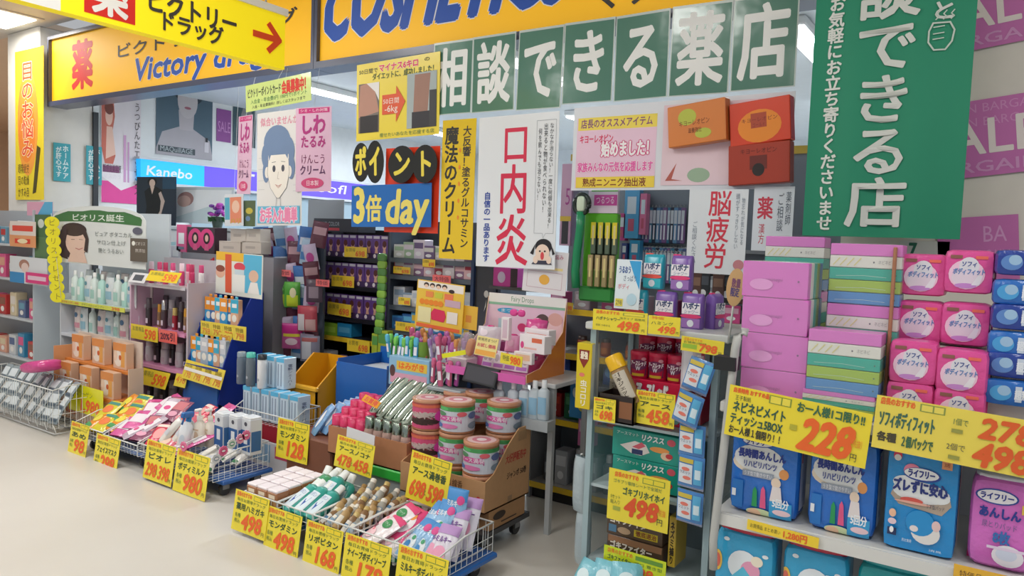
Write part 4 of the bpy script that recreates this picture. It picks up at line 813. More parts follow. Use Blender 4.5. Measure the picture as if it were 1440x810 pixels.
p=at(976,548,Y=TY-.05); s.append(((p.x,p.y,p.z),(rad(-10),rad(12),rad(-10)),'tilted, highest on the strip'))
many([wipe],s,'blue white wet wipe pack hanging at the tower side, {}','hanging wet wipe packs')
p=at(985,500,Y=TY-.03); q=at(969,735,Y=TY-.03); thing('clip_strip',M().box(p.x-.012,TY-.032,q.z,p.x+.012,TY-.028,p.z,'d0dae0:t'),'clear clip strip carrying the wet wipe packs','clip strip')
cuboid('white_box','pale pink and white box standing under the 798 card','box',TY+.04,(956,548,992,484),.06,'d8cdd4:p',[('r','b83050',.85,0,1,1),('r','e8e4ea',.1,.1,.5,.9)])
# clear bags hanging on the tower side
for (a,b,c,d),wd in (((803,716,832,645),'upper'),((806,790,834,722),'lower')):
    x0,z0,x1,z1=R(TY+.06,a,b,c,d); w,h=x1-x0,z1-z0
    m=M().pouch(w,h,.05,'a8b6bc:g','a0b0b8:g',9); k=M().tube([(0,0,h),(0,-.01,h+.012),(.012,-.01,h+.016)],.003,'e0e4e4:p',6)
    thing('clear_bag',[('bag',m),('hook',k)],f'grey translucent bag hanging at the tower edge, {wd} of two','bag','translucent bags on the tower edge',((x0+x1)/2,TY+.06,z0),(0,0,rad(-20)))
# round brown limited notice and the black band stand
x0,z0,x1,z1=R(RY+.2,1020,430,1048,378); w,h=x1-x0,z1-z0; m=M().prism([(w/2*math.cos(t),h/2*math.sin(t)) for t in np.arange(24)*math.pi/12],0,.004,'c8a070:p')
m.front([('t','7a4a6a','数量',.28,.5,.78,.72,{'b':.03}),('t','5a4a7a','限定',.26,.26,.76,.48,{'b':.03})],-w/2,0,-h/2,w/2,h/2)
thing('round_notice',[('disc',m),('stem',M().tube([(0,.004,-h/2-.12),(0,.004,-h/2+.02)],.004,'c8c8c8:p',6))],'oval tan limited quantity notice sticking up before the pink tissue column','notice',None,((x0+x1)/2,RY+.2,(z0+z1)/2),(0,rad(4),0))
# teal bag heap at the tower foot
for i,(a,b) in enumerate(((815,812),(845,815),(880,820))):
    p=at(a,b,Y=TY-.12); m=M().pouch(.12,.13,.05,'7fc4d4:g','7fc4d4:g',8); m.art([('e','d8ecf0',.5,.5,.25,.2)],None,.12,.13,-.06,0,proj=pouchproj(.12,.13,.05))
    thing('refill_bag',m,f'pale turquoise refill bag heaped at the tower foot, {ORD[i]} from the aisle','bag','turquoise bags at the tower foot',(p.x,p.y,p.z-.06),(rad(-35),0,rad(20*i-20)))
thing('foot_bin',M().box(TX0+.0,TY-.2,.0,TX0+.4,TY-.04,max(.05,at(845,815,Y=TY-.12).z-.03),'a8b4b8:p',.005),'low grey bin holding the turquoise refill bags','bin')
# ================================================================ MIDDLE CART
def bottle(w,d,h,c,cap,its,capw=.5,caph=.2,k=3,sh=.72):
    b=M().loft([(0,w/2*.92,d/2*.92,k),(h*.03,w/2,d/2,k),(h*sh,w/2,d/2,k),(h*(sh+.09),w/2*capw*.9,d/2*capw*.95,2),(h*(1-caph),w/2*capw*.8,d/2*capw*.9,2)],c,16)
    if its: b.art(its,None,w*.8,h*sh,-w*.4,0,proj=lambda u,v,d_: (u,-d/2*max(0,1-min(1,abs(u)/(w/2))**k)**(1/k)-d_-.0008,v),step=.0003)
    t=M().loft([(h*(1-caph)-.002,w/2*capw,d/2*capw if d<w else w/2*capw,2),(h*.985,w/2*capw*.95,(d/2 if d<w else w/2)*capw*.95,2),(h,w/2*capw*.8,(d/2 if d<w else w/2)*capw*.8,2)],cap,14)
    return [('body',b),('cap',t)]
def bmk(name,cat,*a,**k): return lambda: thing(name,bottle(*a,**k),'x',cat,None,(0,0,0))
def basket(name,label,x0,x1,y0,y1,z0,zf,zb,group=None,col='dfe2e0:p',step=.035,slope=.45):
    """wire basket, low in front and high at the back"""
    rim=M(); ym=y0+(y1-y0)*slope
    top=[(x0,y1,zb),(x0,ym,zb),(x0,y0,zf),(x1,y0,zf),(x1,ym,zb),(x1,y1,zb),(x0,y1,zb)]; rim.tube(top,.0042,col,6)
    zt=lambda y: zb if y>=ym else zf+(zb-zf)*(y-y0)/(ym-y0)
    ps=[('rim',rim)]
    f=M(); n=max(2,int((x1-x0)/step))
    for i in range(n+1): x=x0+(x1-x0)*i/n; f.tube([(x,y0,zf),(x,y0,z0),(x,y1,z0),(x,y1,zb)],.0018,col,4)
    f.tube([(x0,y0,(z0+zf)/2),(x1,y0,(z0+zf)/2)],.0018,col,4)
    ps.append(('wire_lattice',f))
    for x in (x0,x1):
        s=M(); m=max(2,int((y1-y0)/step))
        for i in range(m+1): y=y0+(y1-y0)*i/m; s.tube([(x,y,zt(y)),(x,y,z0)],.0018,col,4)
        for q in (.35,.7): s.tube([(x,y0,z0+(zf-z0)*q),(x,y1,z0+(zf-z0)*q)],.0018,col,4)
        ps.append(('side_lattice',s))
    return thing(name,ps,label,'basket',group)
CY=2.3; CX0,CX1=-3.08,-1.83; CB=2.68; CZ=.11
ct=M().box(CX0+.1,CY+.06,.085,CX1+.02,CB+.01,.11,'2a66b0:p',.006)
ps=[('platform',ct)]
def caster(x,y):
    w=M(); n=14; r=.036
    vs=[(x-.011*s_,y+r*math.cos(2*math.pi*i/n),r+r*math.sin(2*math.pi*i/n)) for s_ in (1,-1) for i in range(n)]
    w.add(vs,[(i,i+n,(i+1)%n+n,(i+1)%n) for i in range(n)],'2a2a2c'); w.add(vs,[tuple(range(n))[::-1],tuple(range(n,2*n))],'3a3a3c')
    fk=M().box(x-.018,y-.02,r,x-.013,y+.02,.085,'8a8c8e:p').box(x+.013,y-.02,r,x+.018,y+.02,.085,'8a8c8e:p').box(x-.02,y-.022,.074,x+.02,y+.022,.085,'8a8c8e:p')
    return ('caster',fk,[('wheel',w)])
for x,y in ((CX0+.2,CY+.12),(CX1-.06,CY+.12),(CX1-.06,CB-.06),(CX0+.2,CB-.06)): ps.append(caster(x,y))
thing('platform_cart',ps,'blue platform cart under the row of five wire baskets','cart')
bw=(CX1-CX0)/5
def bxr(i): return CX0+bw*i+.004, CX0+bw*(i+1)-.004
nm=['brown tubs','mouthwash bottles','small drink bottles','pink gum pouches','blue toothpaste pouches']
for i in range(5):
    a,b_=bxr(i); basket('wire_basket',f'white wire basket of {nm[i]} in the front row of the middle cart',a,b_,CY,CB,CZ+.003,.212,.225 if i<4 else .245,'front baskets of the middle cart')
# price cards hung on the baskets (they tilt out a little at the foot)
T=lambda lab,px,t,pr,**k: ptag(lab,CY-.02,px,t,pr,(rad(-8),0,0),**k)
T('yellow price card reading 498 on the basket of brown tubs',(328,742,376,704),'薬用ハミガキ','498')
T('yellow price card reading 498 on the mouthwash basket',(373,768,422,728),'モンダミン','498')
T('yellow price card reading 168 on the drink bottle basket',(428,788,480,749),'リポビタン','168')
T('yellow price card reading 178 on the gum pouch basket',(482,810,548,772),'ナイーブボディソープ','178')
T('yellow price card reading 98 on the toothpaste pouch basket',(556,836,628,790),'ミルキーボディソープ','98')
# basket 1: brown tubs in two rows
def tub():
    w,d,h=.075,.075,.075; b=M().box(-w/2,-d/2,0,w/2,d/2,h,'a06a42:p',.004); b.front([('r','c89868',.06,.1,.94,.5),('r','e8d8c0',.2,.6,.8,.85)],-w/2,-d/2,0,w/2,h)
    return thing('balm_tub',[('box',b),('lid',M().box(-w/2+.002,-d/2+.002,h-.001,w/2-.002,d/2-.002,h+.012,'efe6ea:p',.003))],'x','box',None,(0,0,0))
a,b_=bxr(0); s=[]
for r in range(4):
    for c in range(3): s.append(((a+.04+c*.077,CY+.046+r*.077,CZ+.03+.004*r+.03),(0,0,0),f'{ORD[c]} in the {ORD[r]} row'))
many([tub],s,'brown tub with pale lid, {} from the aisle','brown tubs in the end basket')
thing('basket_liner',M().box(a+.004,CY+.006,CZ+.006,b_-.004,CB-.006,CZ+.058,'4a3a44',.004),'dark cardboard liner under the brown tubs','liner')
# basket 2: mouthwash
mw=bmk('mouthwash_bottle','bottle',.085,.06,.23,'3aa69a:p','eef2f0:p',[('r','d8e6ee',0,.1,1,.85),('p','2a52a8',[(.3,.5),(.75,.62),(.5,.22)]),('t','2a52a8','モンダミン',.1,.66,.9,.8)],capw=.55)
mg=bmk('mouthwash_bottle','bottle',.085,.06,.23,'4a9a6a:p','eef2f0:p',[('r','e2ece6',0,.1,1,.85),('p','3a8a5a',[(.3,.5),(.75,.62),(.5,.22)])],capw=.55)
a,b_=bxr(1); s=[]
for i,(dx,dy,dz,tx,tz) in enumerate(((.05,.05,.075,-58,-20),(.13,.05,.075,-58,-12),(.20,.06,.07,-60,-6),(.07,.15,.1,-56,-14),(.16,.16,.1,-54,-6),(.0,.3,.02,-32,0),(.08,.31,.02,-30,4),(.16,.31,.01,-30,-6))):
    s.append(((a+dx-.03,CY+dy*.8-.01,CZ+dz-.025),(rad(tx),0,rad(tz)),('lying across the front rim','lying second in front','lying third in front','behind the front three, end side','behind the front three','upright at the back, first','upright at the back, second','upright at the back, third')[i]))
many([mw,mw,mw,mg,mw,mg,mw,mw],s,'teal green mouthwash bottle with white cap, {}','mouthwash bottles')
# basket 3: small bottles with gold and white caps
dk=[bmk('drink_bottle','bottle',.042,.042,.12,'8a6a4a:p','c8b070:p',[('r','dcd8d0',0,.15,1,.8),('r','4a7aa0',.1,.4,.9,.6)],capw=.75,caph=.16,k=2),
    bmk('drink_bottle','bottle',.042,.042,.12,'a8a8a0:p','e8e4d8:p',[('r','7a98b0',0,.15,1,.75),('r','e0dcd0',.1,.5,.9,.7)],capw=.8,caph=.16,k=2),
    bmk('drink_bottle','bottle',.042,.042,.12,'b89868:p','9a7a48:p',[('r','e0d8c8',0,.2,1,.75)],capw=.75,caph=.16,k=2)]
a,b_=bxr(2); s=[]
for r in range(6):
    for c in range(5):
        s.append(((a+.01+c*.046+random.uniform(-.005,.005),CY+.035+r*.056,CZ+.03+.008*r+random.uniform(0,.02)),(rad(-52+random.uniform(-10,10)),0,rad(random.uniform(-22,22))),f'{ORD[c]} in row {r+1}'))
many(dk,s,['brown glass drink bottle with gold cap, {} from the basket front','grey drink bottle with white cap, {} from the basket front','tan drink bottle with bronze cap, {} from the basket front'],'small drink bottles in the middle basket')
# baskets 4 and 5: pouches
def pk(name,w,h,t,c,its,back=None,seal=None):
    def f():
        b=M().pouch(w,h,t,c,back or c); b.art(its,None,w,h,-w/2,0,proj=pouchproj(w,h,t),step=.0003)
        ps=[('pouch',b)]
        ps.append(('top_seal',M().box(-w/2,-.0015,h*.95,w/2,.0015,h*1.02,seal or c)))
        return thing(name,ps,'x','pouch',None,(0,0,0))
    return f
naive=pk('soap_pouch',.135,.21,.045,'eee6ea:g',[('r','e0407a',0,.86,1,1),('r','e0407a',0,.0,1,.1),('e','2a8a4a',.58,.68,.26,.12),('t','e8f0e8','ナイーブ',.4,.64,.76,.72),('e','f0c8d0',.4,.3,.3,.14),('e','e87a8a',.35,.4,.06,.04),('r','e0407a',.0,.1,.08,.9)],seal='e0407a:g')
naive2=pk('soap_pouch',.12,.19,.045,'e04a80:g',[('e','eee6ea',.5,.5,.36,.3),('e','e8903a',.6,.7,.16,.1),('e','2a8a4a',.4,.55,.18,.09)],seal='c83868:g')
mint=pk('soap_pouch',.12,.17,.05,'5ab89a:g',[('e','8ad0b8',.5,.5,.3,.25)],seal='48a086:g')
a,b_=bxr(3); s=[]
dat=((.06,.06,.10,-48,-34,'at the front corner'),(.15,.08,.08,-55,-20,'second in front'),(.08,.16,.13,-48,-28,'on the heap, white and pink'),(.18,.17,.12,-44,-10,'third, leaning to the toothpaste'),(.06,.27,.09,-52,-20,'high on the pile, end side'),(.16,.28,.09,-50,10,'high on the pile'),(.20,.37,.09,-48,-15,'at the back of the pile'),(.09,.37,.09,-48,15,'topmost at the back'),(.21,.06,.06,-60,30,'low beside the price card'))
many([naive,naive,naive,naive2,naive,naive2,naive2,naive,mint],[((a+x-.03,CY+y*.74-.02,CZ+z-.075),(rad(tx-14),0,rad(tz)),w) for x,y,z,tx,tz,w in dat],['white pink body soap pouch {}']*3+['pink body soap pouch {}','white pink body soap pouch {}','pink body soap pouch {}','pink body soap pouch {}','white pink body soap pouch {}','mint green soap pouch {}'],'soap pouches in the fourth basket')
milky=pk('soap_pouch',.105,.22,.045,'8ab8e0:g',[('e','dfe8f0',.5,.35,.34,.22),('r','4a90d0',0,.78,1,1),('t','e6eef6','ミルキー',.12,.66,.88,.78,{'b':.03}),('e','d84a90',.78,.8,.16,.09),('e','3a8ac8',.5,.32,.16,.1),('e','3a9a6a',.6,.5,.1,.05)],seal='5aa0d8:g')
milky2=pk('soap_pouch',.105,.22,.045,'dcd8e6:g',[('e','e8a0c0',.5,.4,.3,.16),('r','b890c8',0,.8,1,1),('e','d84a80',.4,.2,.2,.08),('t','7a4a9a','ミルキー',.14,.62,.86,.74,{'b':.03})],seal='c8a0d0:g')
a,b_=bxr(4)
dat=((.03,.05,.09,-35,-18,'first along the front',0),(.09,.05,.08,-32,-10,'second along the front',0),(.15,.06,.07,-28,-4,'third along the front, purple',1),(.21,.06,.07,-26,6,'fourth along the front, purple',1),(.05,.16,.13,-30,-14,'second row beside the pink pouches',0),(.13,.18,.13,-22,0,'second row, middle',0),(.2,.2,.1,-18,8,'second row by the wire side',1),(.06,.28,.09,-44,-20,'third row, leaning back',0),(.16,.31,.15,-14,4,'tall one standing highest',0),(.21,.32,.12,-12,10,'at the back corner by the wire side',1))
many([milky,milky,milky2,milky2,milky,milky,milky2,milky,milky,milky2],[((a+x-.03,CY+y*.74-.01,CZ+z-.075),(rad(tx-16 if w[:4]!='tall' else tx),0,rad(tz)),w) for x,y,z,tx,tz,w,_ in dat],[('pale violet soap pouch, ' if d[6] else 'sky blue soap pouch, ')+'{}' for d in dat],'soap pouches in the fifth basket')
# ---- second tier: cartons behind the baskets
def carton(name,label,Y,x0,x1,z0,z1,dep,col,fronth=None,its=(),rits=(),sidecut=True,th=.006,cat='carton'):
    fh=fronth or z1; f=M().box(x0,Y,z0,x1,Y+th,fh,col); 
    if its: f.front(its,x0,Y,z0,x1,fh)
    ps=[('front_flap',f),('back_flap',M().box(x0,Y+dep-th,z0,x1,Y+dep,z1,col)),('floor_flap',M().box(x0,Y,z0,x1,Y+dep,z0+th,col))]
    for x,rr in ((x0,None),(x1-th,rits)):
        s=M(); pts=[(Y+th,z0),(Y+dep-th,z0),(Y+dep-th,z1),(Y+dep*.72,z1),(Y+dep*.5,z1-.3*(z1-fh)),(Y+dep*.18,fh+.12*(z1-fh)),(Y+th,fh)]
        vs=[(x,y,z) for y,z in pts]+[(x+th,y,z) for y,z in pts]; n=len(pts)
        s.add(vs,[tuple(range(n))[::-1],tuple(range(n,2*n))],col); s.add(vs,[(i,(i+1)%n,(i+1)%n+n,i+n) for i in range(n)],col)
        if rr: s.right(rr,x+th,Y,z0,Y+dep,z1)
        ps.append(('side_flap',s))
    return thing(name,ps,label,cat)
# carton of silver bottles, on a green-lidded grey bin
MY=2.84
x0,z0,x1,z1=R(MY,462,610,584,600); x0=at(462,600,Y=MY).x; x1=at(572,625,Y=MY).x
zb_=at(520,652,Y=MY).z; zt2=at(520,612,Y=MY).z
carton('open_carton','brown open carton full of pink capped and silver bottles',MY,x0,x1,zb_,zt2+.05,.36,'b07a56:k',zt2)
bx0,bx1=at(486,690,Y=MY).x,at(578,690,Y=MY).x
thing('lidded_bin',[('bin',M().box(bx0,MY+.01,CZ,bx1,MY+.4,zb_-.06,'a8b0b2:p',.01)),('lid',M().box(bx0-.01,MY-.005,zb_-.06,bx1+.01,MY+.41,zb_-.001,'3ac04a:p',.008))],'grey bin with bright green lid under the bottle carton','bin')
sb=bmk('lotion_bottle','bottle',.06,.06,.2,'b89a90:p','98a49a:m',[('r','c8ccc8',0,.7,1,.85)],capw=.9,caph=.3,k=2,sh=.6)
pb=bmk('lotion_bottle','bottle',.066,.066,.17,'a88a80:p','d8386a:g',[('r','d0c8c0',0,.6,1,.8),('e','c86a4a',.5,.4,.3,.2)],capw=1.0,caph=.32,k=2,sh=.6)
s=[]; s2=[]
xm_=x0+(x1-x0)*.45
for r in range(4):
    for c in range(4): s.append(((x0+.02+c*.062,MY+.05+r*.068,zb_+.01+.03*r+.03),(0,0,0),f'{ORD[c]} in row {r+1}'))
many([pb],s,'pink capped lotion bottle in the brown carton, {} from the front','pink capped bottles in the brown carton')
for c in range(5): s2.append(((xm_+.01+c*.066,MY+.045,zb_+.04),(0,0,rad(5*c-8)),f'{ORD[c]} standing along the front edge'))
many([sb],s2,'silver capped brown lotion bottle, {}','silver capped bottles in the brown carton')
# film wrapped silver tubes lying on top
def tubepk():
    b=M().pouch(.06,.29,.05,'a8b8a8:g'); b.art([('r','dfe6de:m',.12,.04,.26,.96),('r','2f4a3c',.3,.02,.38,.98),('r','e8eee6:m',.42,.05,.52,.95),('r','3f5f4c',.6,.04,.72,.96),('r','d8e0d8:m',.78,.1,.88,.9)],None,.06,.29,-.03,0,proj=pouchproj(.06,.29,.05))  # metal and dark stripes put sheen and shading into the pouch colour
    return thing('refill_pouch',[('pouch',b),('top_seal',M().box(-.03,-.002,.275,.03,.002,.3,'d84a78:g'))],'x','pouch',None,(0,0,0))
s=[]
for i in range(6): s.append(((xm_-.06+i*.06,MY+.12,zb_+.225-.004*i),(rad(-50),0,rad(-22+1*i)),f'{ORD[i]} from the pink capped bottles'))
many([tubepk],s,'shiny silver green refill pouch lying on the carton, {}','silver refill pouches')
s=[]
for i in range(5): s.append(((xm_-.07+i*.066,MY+.24,zb_+.285),(rad(-42),0,rad(-22+2*i)),f'{ORD[i]} of the upper layer'))
many([tubepk],s,'shiny silver green refill pouch lying higher on the carton, {}','silver refill pouches')
p=at(528,556,Y=MY+.1); m=M().box(-.06,-.004,-.02,.06,0,.02,'e8a02a:f'); m.front([('t','d8402a','お買得',.1,.15,.9,.85,{'b':.03})],-.06,-.004,-.02,.06,.02)
thing('orange_notice',m,'small orange bargain notice lying on the silver pouches','notice',None,(p.x,p.y-.03,p.z-.03),(rad(-40),rad(14),0))
ptag('yellow price card with two prices on the bottle carton',2.70,(471,654,526,628),'アースノコナ','458',(rad(-6),rad(3),0),s2='478')
card('white_slip','blank white slip behind the price card on the bottle carton','card',2.715,(486,628,527,613),'d8d8dc',(),(0,rad(4),0))
ptag('yellow price card reading 128 above the brown tub basket',MY+.012,(389,641,434,598),'モンダミン','128',(rad(-4),0,0))
# blue white toothbrush bundle and brown tray beside
x=at(420,600,Y=MY).x; 
bt=pk('soap_pouch',.09,.2,.04,'7aa8d8:g',[('r','e6eaf2',.1,.2,.3,.9),('r','5a88c8',.4,.1,.5,.9),('e','e8ecf4',.7,.5,.15,.3)],seal='e0e4ee:g')
zt_=at(440,605,Y=MY+.05).z
many([bt],[((x+.02+.05*i,MY+.09+.03*i,zt_-.04+.01*i),(rad(-35),0,rad(-30+12*i)),f'{ORD[i]} of the bundle') for i in range(5)],'blue and white refill pouch leaning in the brown bin, {}','blue white pouches in the brown bin')
xa_,xb_=at(408,640,Y=MY).x,at(462,640,Y=MY).x
thing('brown_bin',[('bin',M().box(xa_-.06,MY+.02,CZ,xb_,MY+.4,zt_-.04,'7a4a34',.008)),('label',M().front([('r','c8b8a0',0,0,1,1)],xa_+.02,MY+.018,zt_-.2,xa_+.09,zt_-.14))],'dark brown bin holding blue white pouches beside the yellow bin','bin')
# ---- display carton of incense tins
GX0,GX1=-2.50,-1.97; GY=2.80; gz0=at(640,682+30,Y=GY).z; gfh=at(640,668,Y=GY).z; gz1=at(745,597,X=GX1).z
gd=at(745,640,X=GX1).y-GY
rits=[('t','b83a30','大好評販売中',.42,.56,.9,.68,{'b':.02,'sh':.1}),('t','3a2a20','ジャンボ 50巻',.46,.34,.92,.43,{'b':.02}),('r','9a7a5a',.5,.02,.6,.1),('r','a8845e',.7,.82,.9,.95)]
carton('open_carton','large brown display carton with cut side holding incense tins',GY,GX0,GX1,gz0,gz1,gd,'bd9268:k',gfh,[('t','4a3626','蚊取り線香',.45,.6,.75,.85),('e','c8303a',.93,.45,.02,.06)],rits)
dl=[('board',M().box(GX0+.1,GY+.0,.085,GX1+.0,GY+gd+.02,CZ,'3a3a3e:p'))]+[caster(x,y) for x in (GX0+.16,GX1-.05) for y in (GY+.06,GY+gd-.04)]
thing('dolly',dl,'low dark wheeled dolly under the brown cartons','cart')
thing('carton',[('box',M().box(GX0+.1,GY+.05,CZ+.001,GX1-.005,GY+gd-.02,gz0-.002,'b0865e:k',.003).right([('e','3a2c24',.25,.6,.16,.2),('r','3a2c24',.3,.2,.7,.26)],GX1-.004,GY+.05,CZ,GY+gd,gz0))],'plain brown carton under the incense tin display carton','carton')
def tin(kind):
    def f():
        r,h=.087,TH; c=2*math.pi*r*.5
        b=M().loft([(0,r,r,2),(h*.02,r*1.01,r*1.01,2),(h*.06,r*.985,r*.985,2),(h*.9,r*.985,r*.985,2)],'b07850:p' if kind else 'b85a50:p',28); pr=cylproj(r*.99)
        if kind: its=[('r','c9cdd8',0,.06,1,.86),('r','4a9a5a',0,.74,1,.88),('e','5ab86a',.3,.81,.1,.06),('e','3a8a4a',.7,.82,.12,.06),('r','d05aa0',.16,.4,.6,.58),('p','d05aa0',[(.6,.34),(.78,.49),(.6,.64)]),('t','f0dcea','アース渦巻',.18,.42,.62,.56,{'b':.03}),('e','5a9068',.26,.64,.1,.08),('e','d8606a',.62,.66,.08,.08),('e','5a6a98',.82,.6,.1,.12),('e','7a8a9a',.84,.26,.12,.12),('e','d87ab0',.4,.24,.16,.08),('e','5a7ab8',.2,.24,.1,.08),('l','e6e6ea',[(.1,.7),(.4,.5),(.9,.16)],.006),('l','e6e6ea',[(.9,.72),(.6,.54),(.2,.12)],.006)]
        else: its=[('r','d0507a',0,.06,1,.88),('e','5a2a2a',.5,.4,.4,.22),('e','b8a8a4',.5,.52,.34,.12),('e','3a2220',.45,.3,.3,.12),('e','d83aa0',.8,.5,.14,.2),('e','d83aa0',.85,.2,.12,.1),('r','d86a50',0,.78,1,.88)]
        b.art(its,None,c*1.15,h*.94,-c*.575,0,proj=pr,step=.0003)
        l=M().loft([(h*.885,r*1.02,r*1.02,2),(h*.97,r*1.02,r*1.02,2),(h*.985,r*.96,r*.96,2),(h*.98,r*.5,r*.5,2)],'c08a6a:p',28); l.topf([('e','d8b8b8',.5,.5,.46,.46),('e','c8788a',.5,.5,.3,.3),('e','e0d0d4',.5,.5,.16,.16)],-r*.9,-r*.9,h*.983,r*.9,r*.9)
        rg=M().loft([(h*.0,r*1.025,r*1.025,2),(h*.05,r*1.025,r*1.025,2)],'a87050:p',28)
        return thing('incense_tin',[('body',b),('lid',l),('bottom_ring',rg)],'x','tin',None,(0,0,0))
    return f
def tp(px,py,Y): 
    p=at(px,py,Y=Y); return p
A=tin(1); B=tin(0); s=[]; s2=[]
gb=gz0+.008; zt3=at(641,549,Y=GY+.3).z; TH=(zt3-gb)/3-.002
for (px,Y,lev,wd) in ((643,.15,2,'on top, next to the pink tins'),(708,.30,2,'on top, by the cut carton side'),(676,.40,2,'on top at the rear'),(642,.15,1,'in the middle level, next to the pink tins'),(680,.095,1,'in front at the middle level'),(708,.30,1,'in the middle level, by the carton side'),(642,.15,0,'low behind the front flap'),(680,.095,0,'lowest in front'),(708,.30,0,'lowest by the carton side')):
    zz=gb+(TH+.002)*lev+(0.0); p=at(px,600,Y=GY+Y); s.append(((min(p.x,GX1-.097),GY+Y,zz),(0,0,rad(random.uniform(20,40))),wd))
dz=0
s=[((a,b_,c+dz*.9),r_,w) for (a,b_,c),r_,w in s]
many([A],s,'incense tin lettered pink on white, {}','incense tins')
for (px,Y,lev,wd) in ((603,.13,2,'upper front'),(603,.13,1,'lower front'),(645,.37,2,'upper rear'),(603,.13,0,'bottom front')):
    p=at(px,600,Y=GY+Y); s2.append(((p.x,GY+Y,gb+(TH+.002)*lev+dz*.9-.01),(0,0,rad(25)),wd))
many([B],s2,'pink and brown incense tin beside the silver bottles, {}','pink incense tins')
None and thing('tin_riser',M().box(GX0+.01,GY+.03,gb,GX1-.02,GY+gd-.03,gb+.02,'8a6a4a:k'),'brown cardboard riser inside the incense tin carton','riser')
ptag('yellow price card with two prices on the incense tin carton',2.66,(572,698,634,652),'アース渦巻香','598',(rad(-6),rad(4),0),s2='698')
# ---- counter behind with pink cosmetics display
KY=3.22
kx0,kx1=at(548,520,Y=KY).x,at(782,520,Y=KY).x; kz=at(700,520,Y=KY).z-.03
thing('stand_table',[('top',M().box(kx0,KY,kz-.025,kx1,KY+.42,kz,'c8cacc:p',.004))]+[('leg',M().box(x-.014,y-.014,0,x+.014,y+.014,kz-.025,'b0b4b6:p')) for x in (kx0+.03,kx1-.03) for y in (KY+.03,KY+.39)],'plain grey stand table behind the incense tins','table')
# pink display box
dx0,dx1=at(628,500,Y=KY-.08).x,at(740,517,Y=KY-.08).x; dz0=kz+.012; dzt=at(735,415,Y=KY+.3).z; w=dx1-dx0
tray=M().box(dx0,KY-.08,dz0-.012,dx1,KY+.3,dz0,'d860b0:p'); tray.box(dx0,KY-.085,dz0-.02,dx1,KY-.08,dz0+.022,'d860b0:p')
hb=M().box(dx0,KY+.3,dz0,dx1+.005,KY+.306,dzt,'e6c8dc:p'); hb.front([('r','e8e8e4',0,.86,1,1),('r','8abaa0',.0,.835,1,.87),('t','6a9a7a','Fairy Drops',.3,.9,.6,.97),('e','3aa0d0',.28,.76,.16,.04),('t','f0f2f6','まつ育',.16,.735,.4,.785),('r','b8d4e0',.14,.5,.3,.64),('e','5a4a4a',.72,.62,.1,.14),('p','efd0d4',[(.74,.36),(.98,.36),(.96,.72),(.86,.8),(.8,.66)]),('e','e0b0a8',.88,.7,.09,.09),('e','d8407a',.46,.54,.06,.06)],dx0,KY+.3,dz0,dx1,dzt,base=.001)
sd_=M(); pts=[(KY-.08,dz0-.012),(KY+.3,dz0-.012),(KY+.3,dzt-.02),(KY+.27,dz0+.55*(dzt-dz0)),(KY+.05,dz0+.12*(dzt-dz0)),(KY-.08,dz0+.03)]
for xx,sg in ((dx1,1),(dx0-.005,1)):
    vs=[(xx,y,z) for y,z in pts]+[(xx+.005,y,z) for y,z in pts]; n=len(pts)
    sd_=M().add(vs,[tuple(range(n))[::-1],tuple(range(n,2*n))],'d8823a:p' if xx==dx1 else 'e6c8dc:p').add(vs,[(i,(i+1)%n,(i+1)%n+n,i+n) for i in range(n)],'e0c0a0')
    if xx==dx1: sdr=sd_
    else: sdl=sd_
st=M().box(dx0+.08,KY+.1,dz0,dx1-.1,KY+.29,dz0+.06,'e07ab8:p').box(dx0+.14,KY+.19,dz0+.06,dx1-.12,KY+.295,dz0+.14,'e07ab8:p')
thing('counter_display',[('tray',tray),('header_board',hb),('side_wing',sdr,None,'orange side wing'),('side_wing',sdl),('step',st)],'pink cardboard counter display with orange side and lash makeup samples','display')
def lash():
    b=M().box(-.04,-.006,0,.04,.006,.1,'e6e2ea:p',.003); b.front([('e','b8b0b8',.3,.6,.2,.2),('e','b8b0b8',.72,.6,.2,.2),('r','c080d0',.1,.1,.9,.3),('e','d84a8a',.15,.9,.1,.08)],-.04,-.006,0,.04,.1)
    return thing('lash_pack',b,'x','pack',None,(0,0,0))
many([lash],[((dx0+.15+.075*i,KY+.09+.05*(i//4),dz0+.06*(i//4)+.002),(rad(-14),0,rad(-6+3*(i%4))),('first','second','third','fourth','first on the step','second on the step','third on the step')[i]) for i in range(4)]+[((dx0+.2+.085*i,KY+.19,dz0+.062),(rad(-12),0,rad(5*i-5)),('first on the step','second on the step','third on the step')[i]) for i in range(3)],'small white lash makeup pack in the pink display, {}','lash makeup packs')
for (px,py,c,w_,h_,lb) in ((686,478,'d8d0da:g',.15,.13,'clear white gift pouch with lilac label in the pink display'),(752,468,'d04a90:g',.12,.12,'magenta gift pouch against the display back'),(745,492,'e06aa8:g',.1,.08,'rose gift pouch in front of the magenta one'),(720,486,'e8a8cc:g',.09,.09,'pale pink gift pouch in the middle of the display')):
    p=at(px,py,Y=KY+.12); m=M().pouch(w_,h_,.06,c); m.art([('r','b890d0',.2,.25,.8,.45),('e','e8dce6',.35,.7,.16,.14),('e','cfc4ce',.7,.7,.16,.14)] if 'white' in lb else [('e','e8b8d0',.5,.5,.2,.2)],None,w_,h_,-w_/2,0,proj=pouchproj(w_,h_,.06),step=.0003)
    thing('gift_pouch',[('pouch',m),('ribbon',M().soft(.05,.03,.03,'d83a88:g',2.5,5,h_-.02))],lb,'pouch','gift pouches in the pink display',(p.x,p.y,p.z-h_/2+.01),(rad(-15),0,rad(10)))
bn=M(); 
for sx in (-1,1): bn.soft(.05,.02,.04,'e04a9a:g',2.5,5,-.02,0,(sx*.025,0))
bn.soft(.018,.024,.02,'d03a8a:g',2.5,4,-.01)
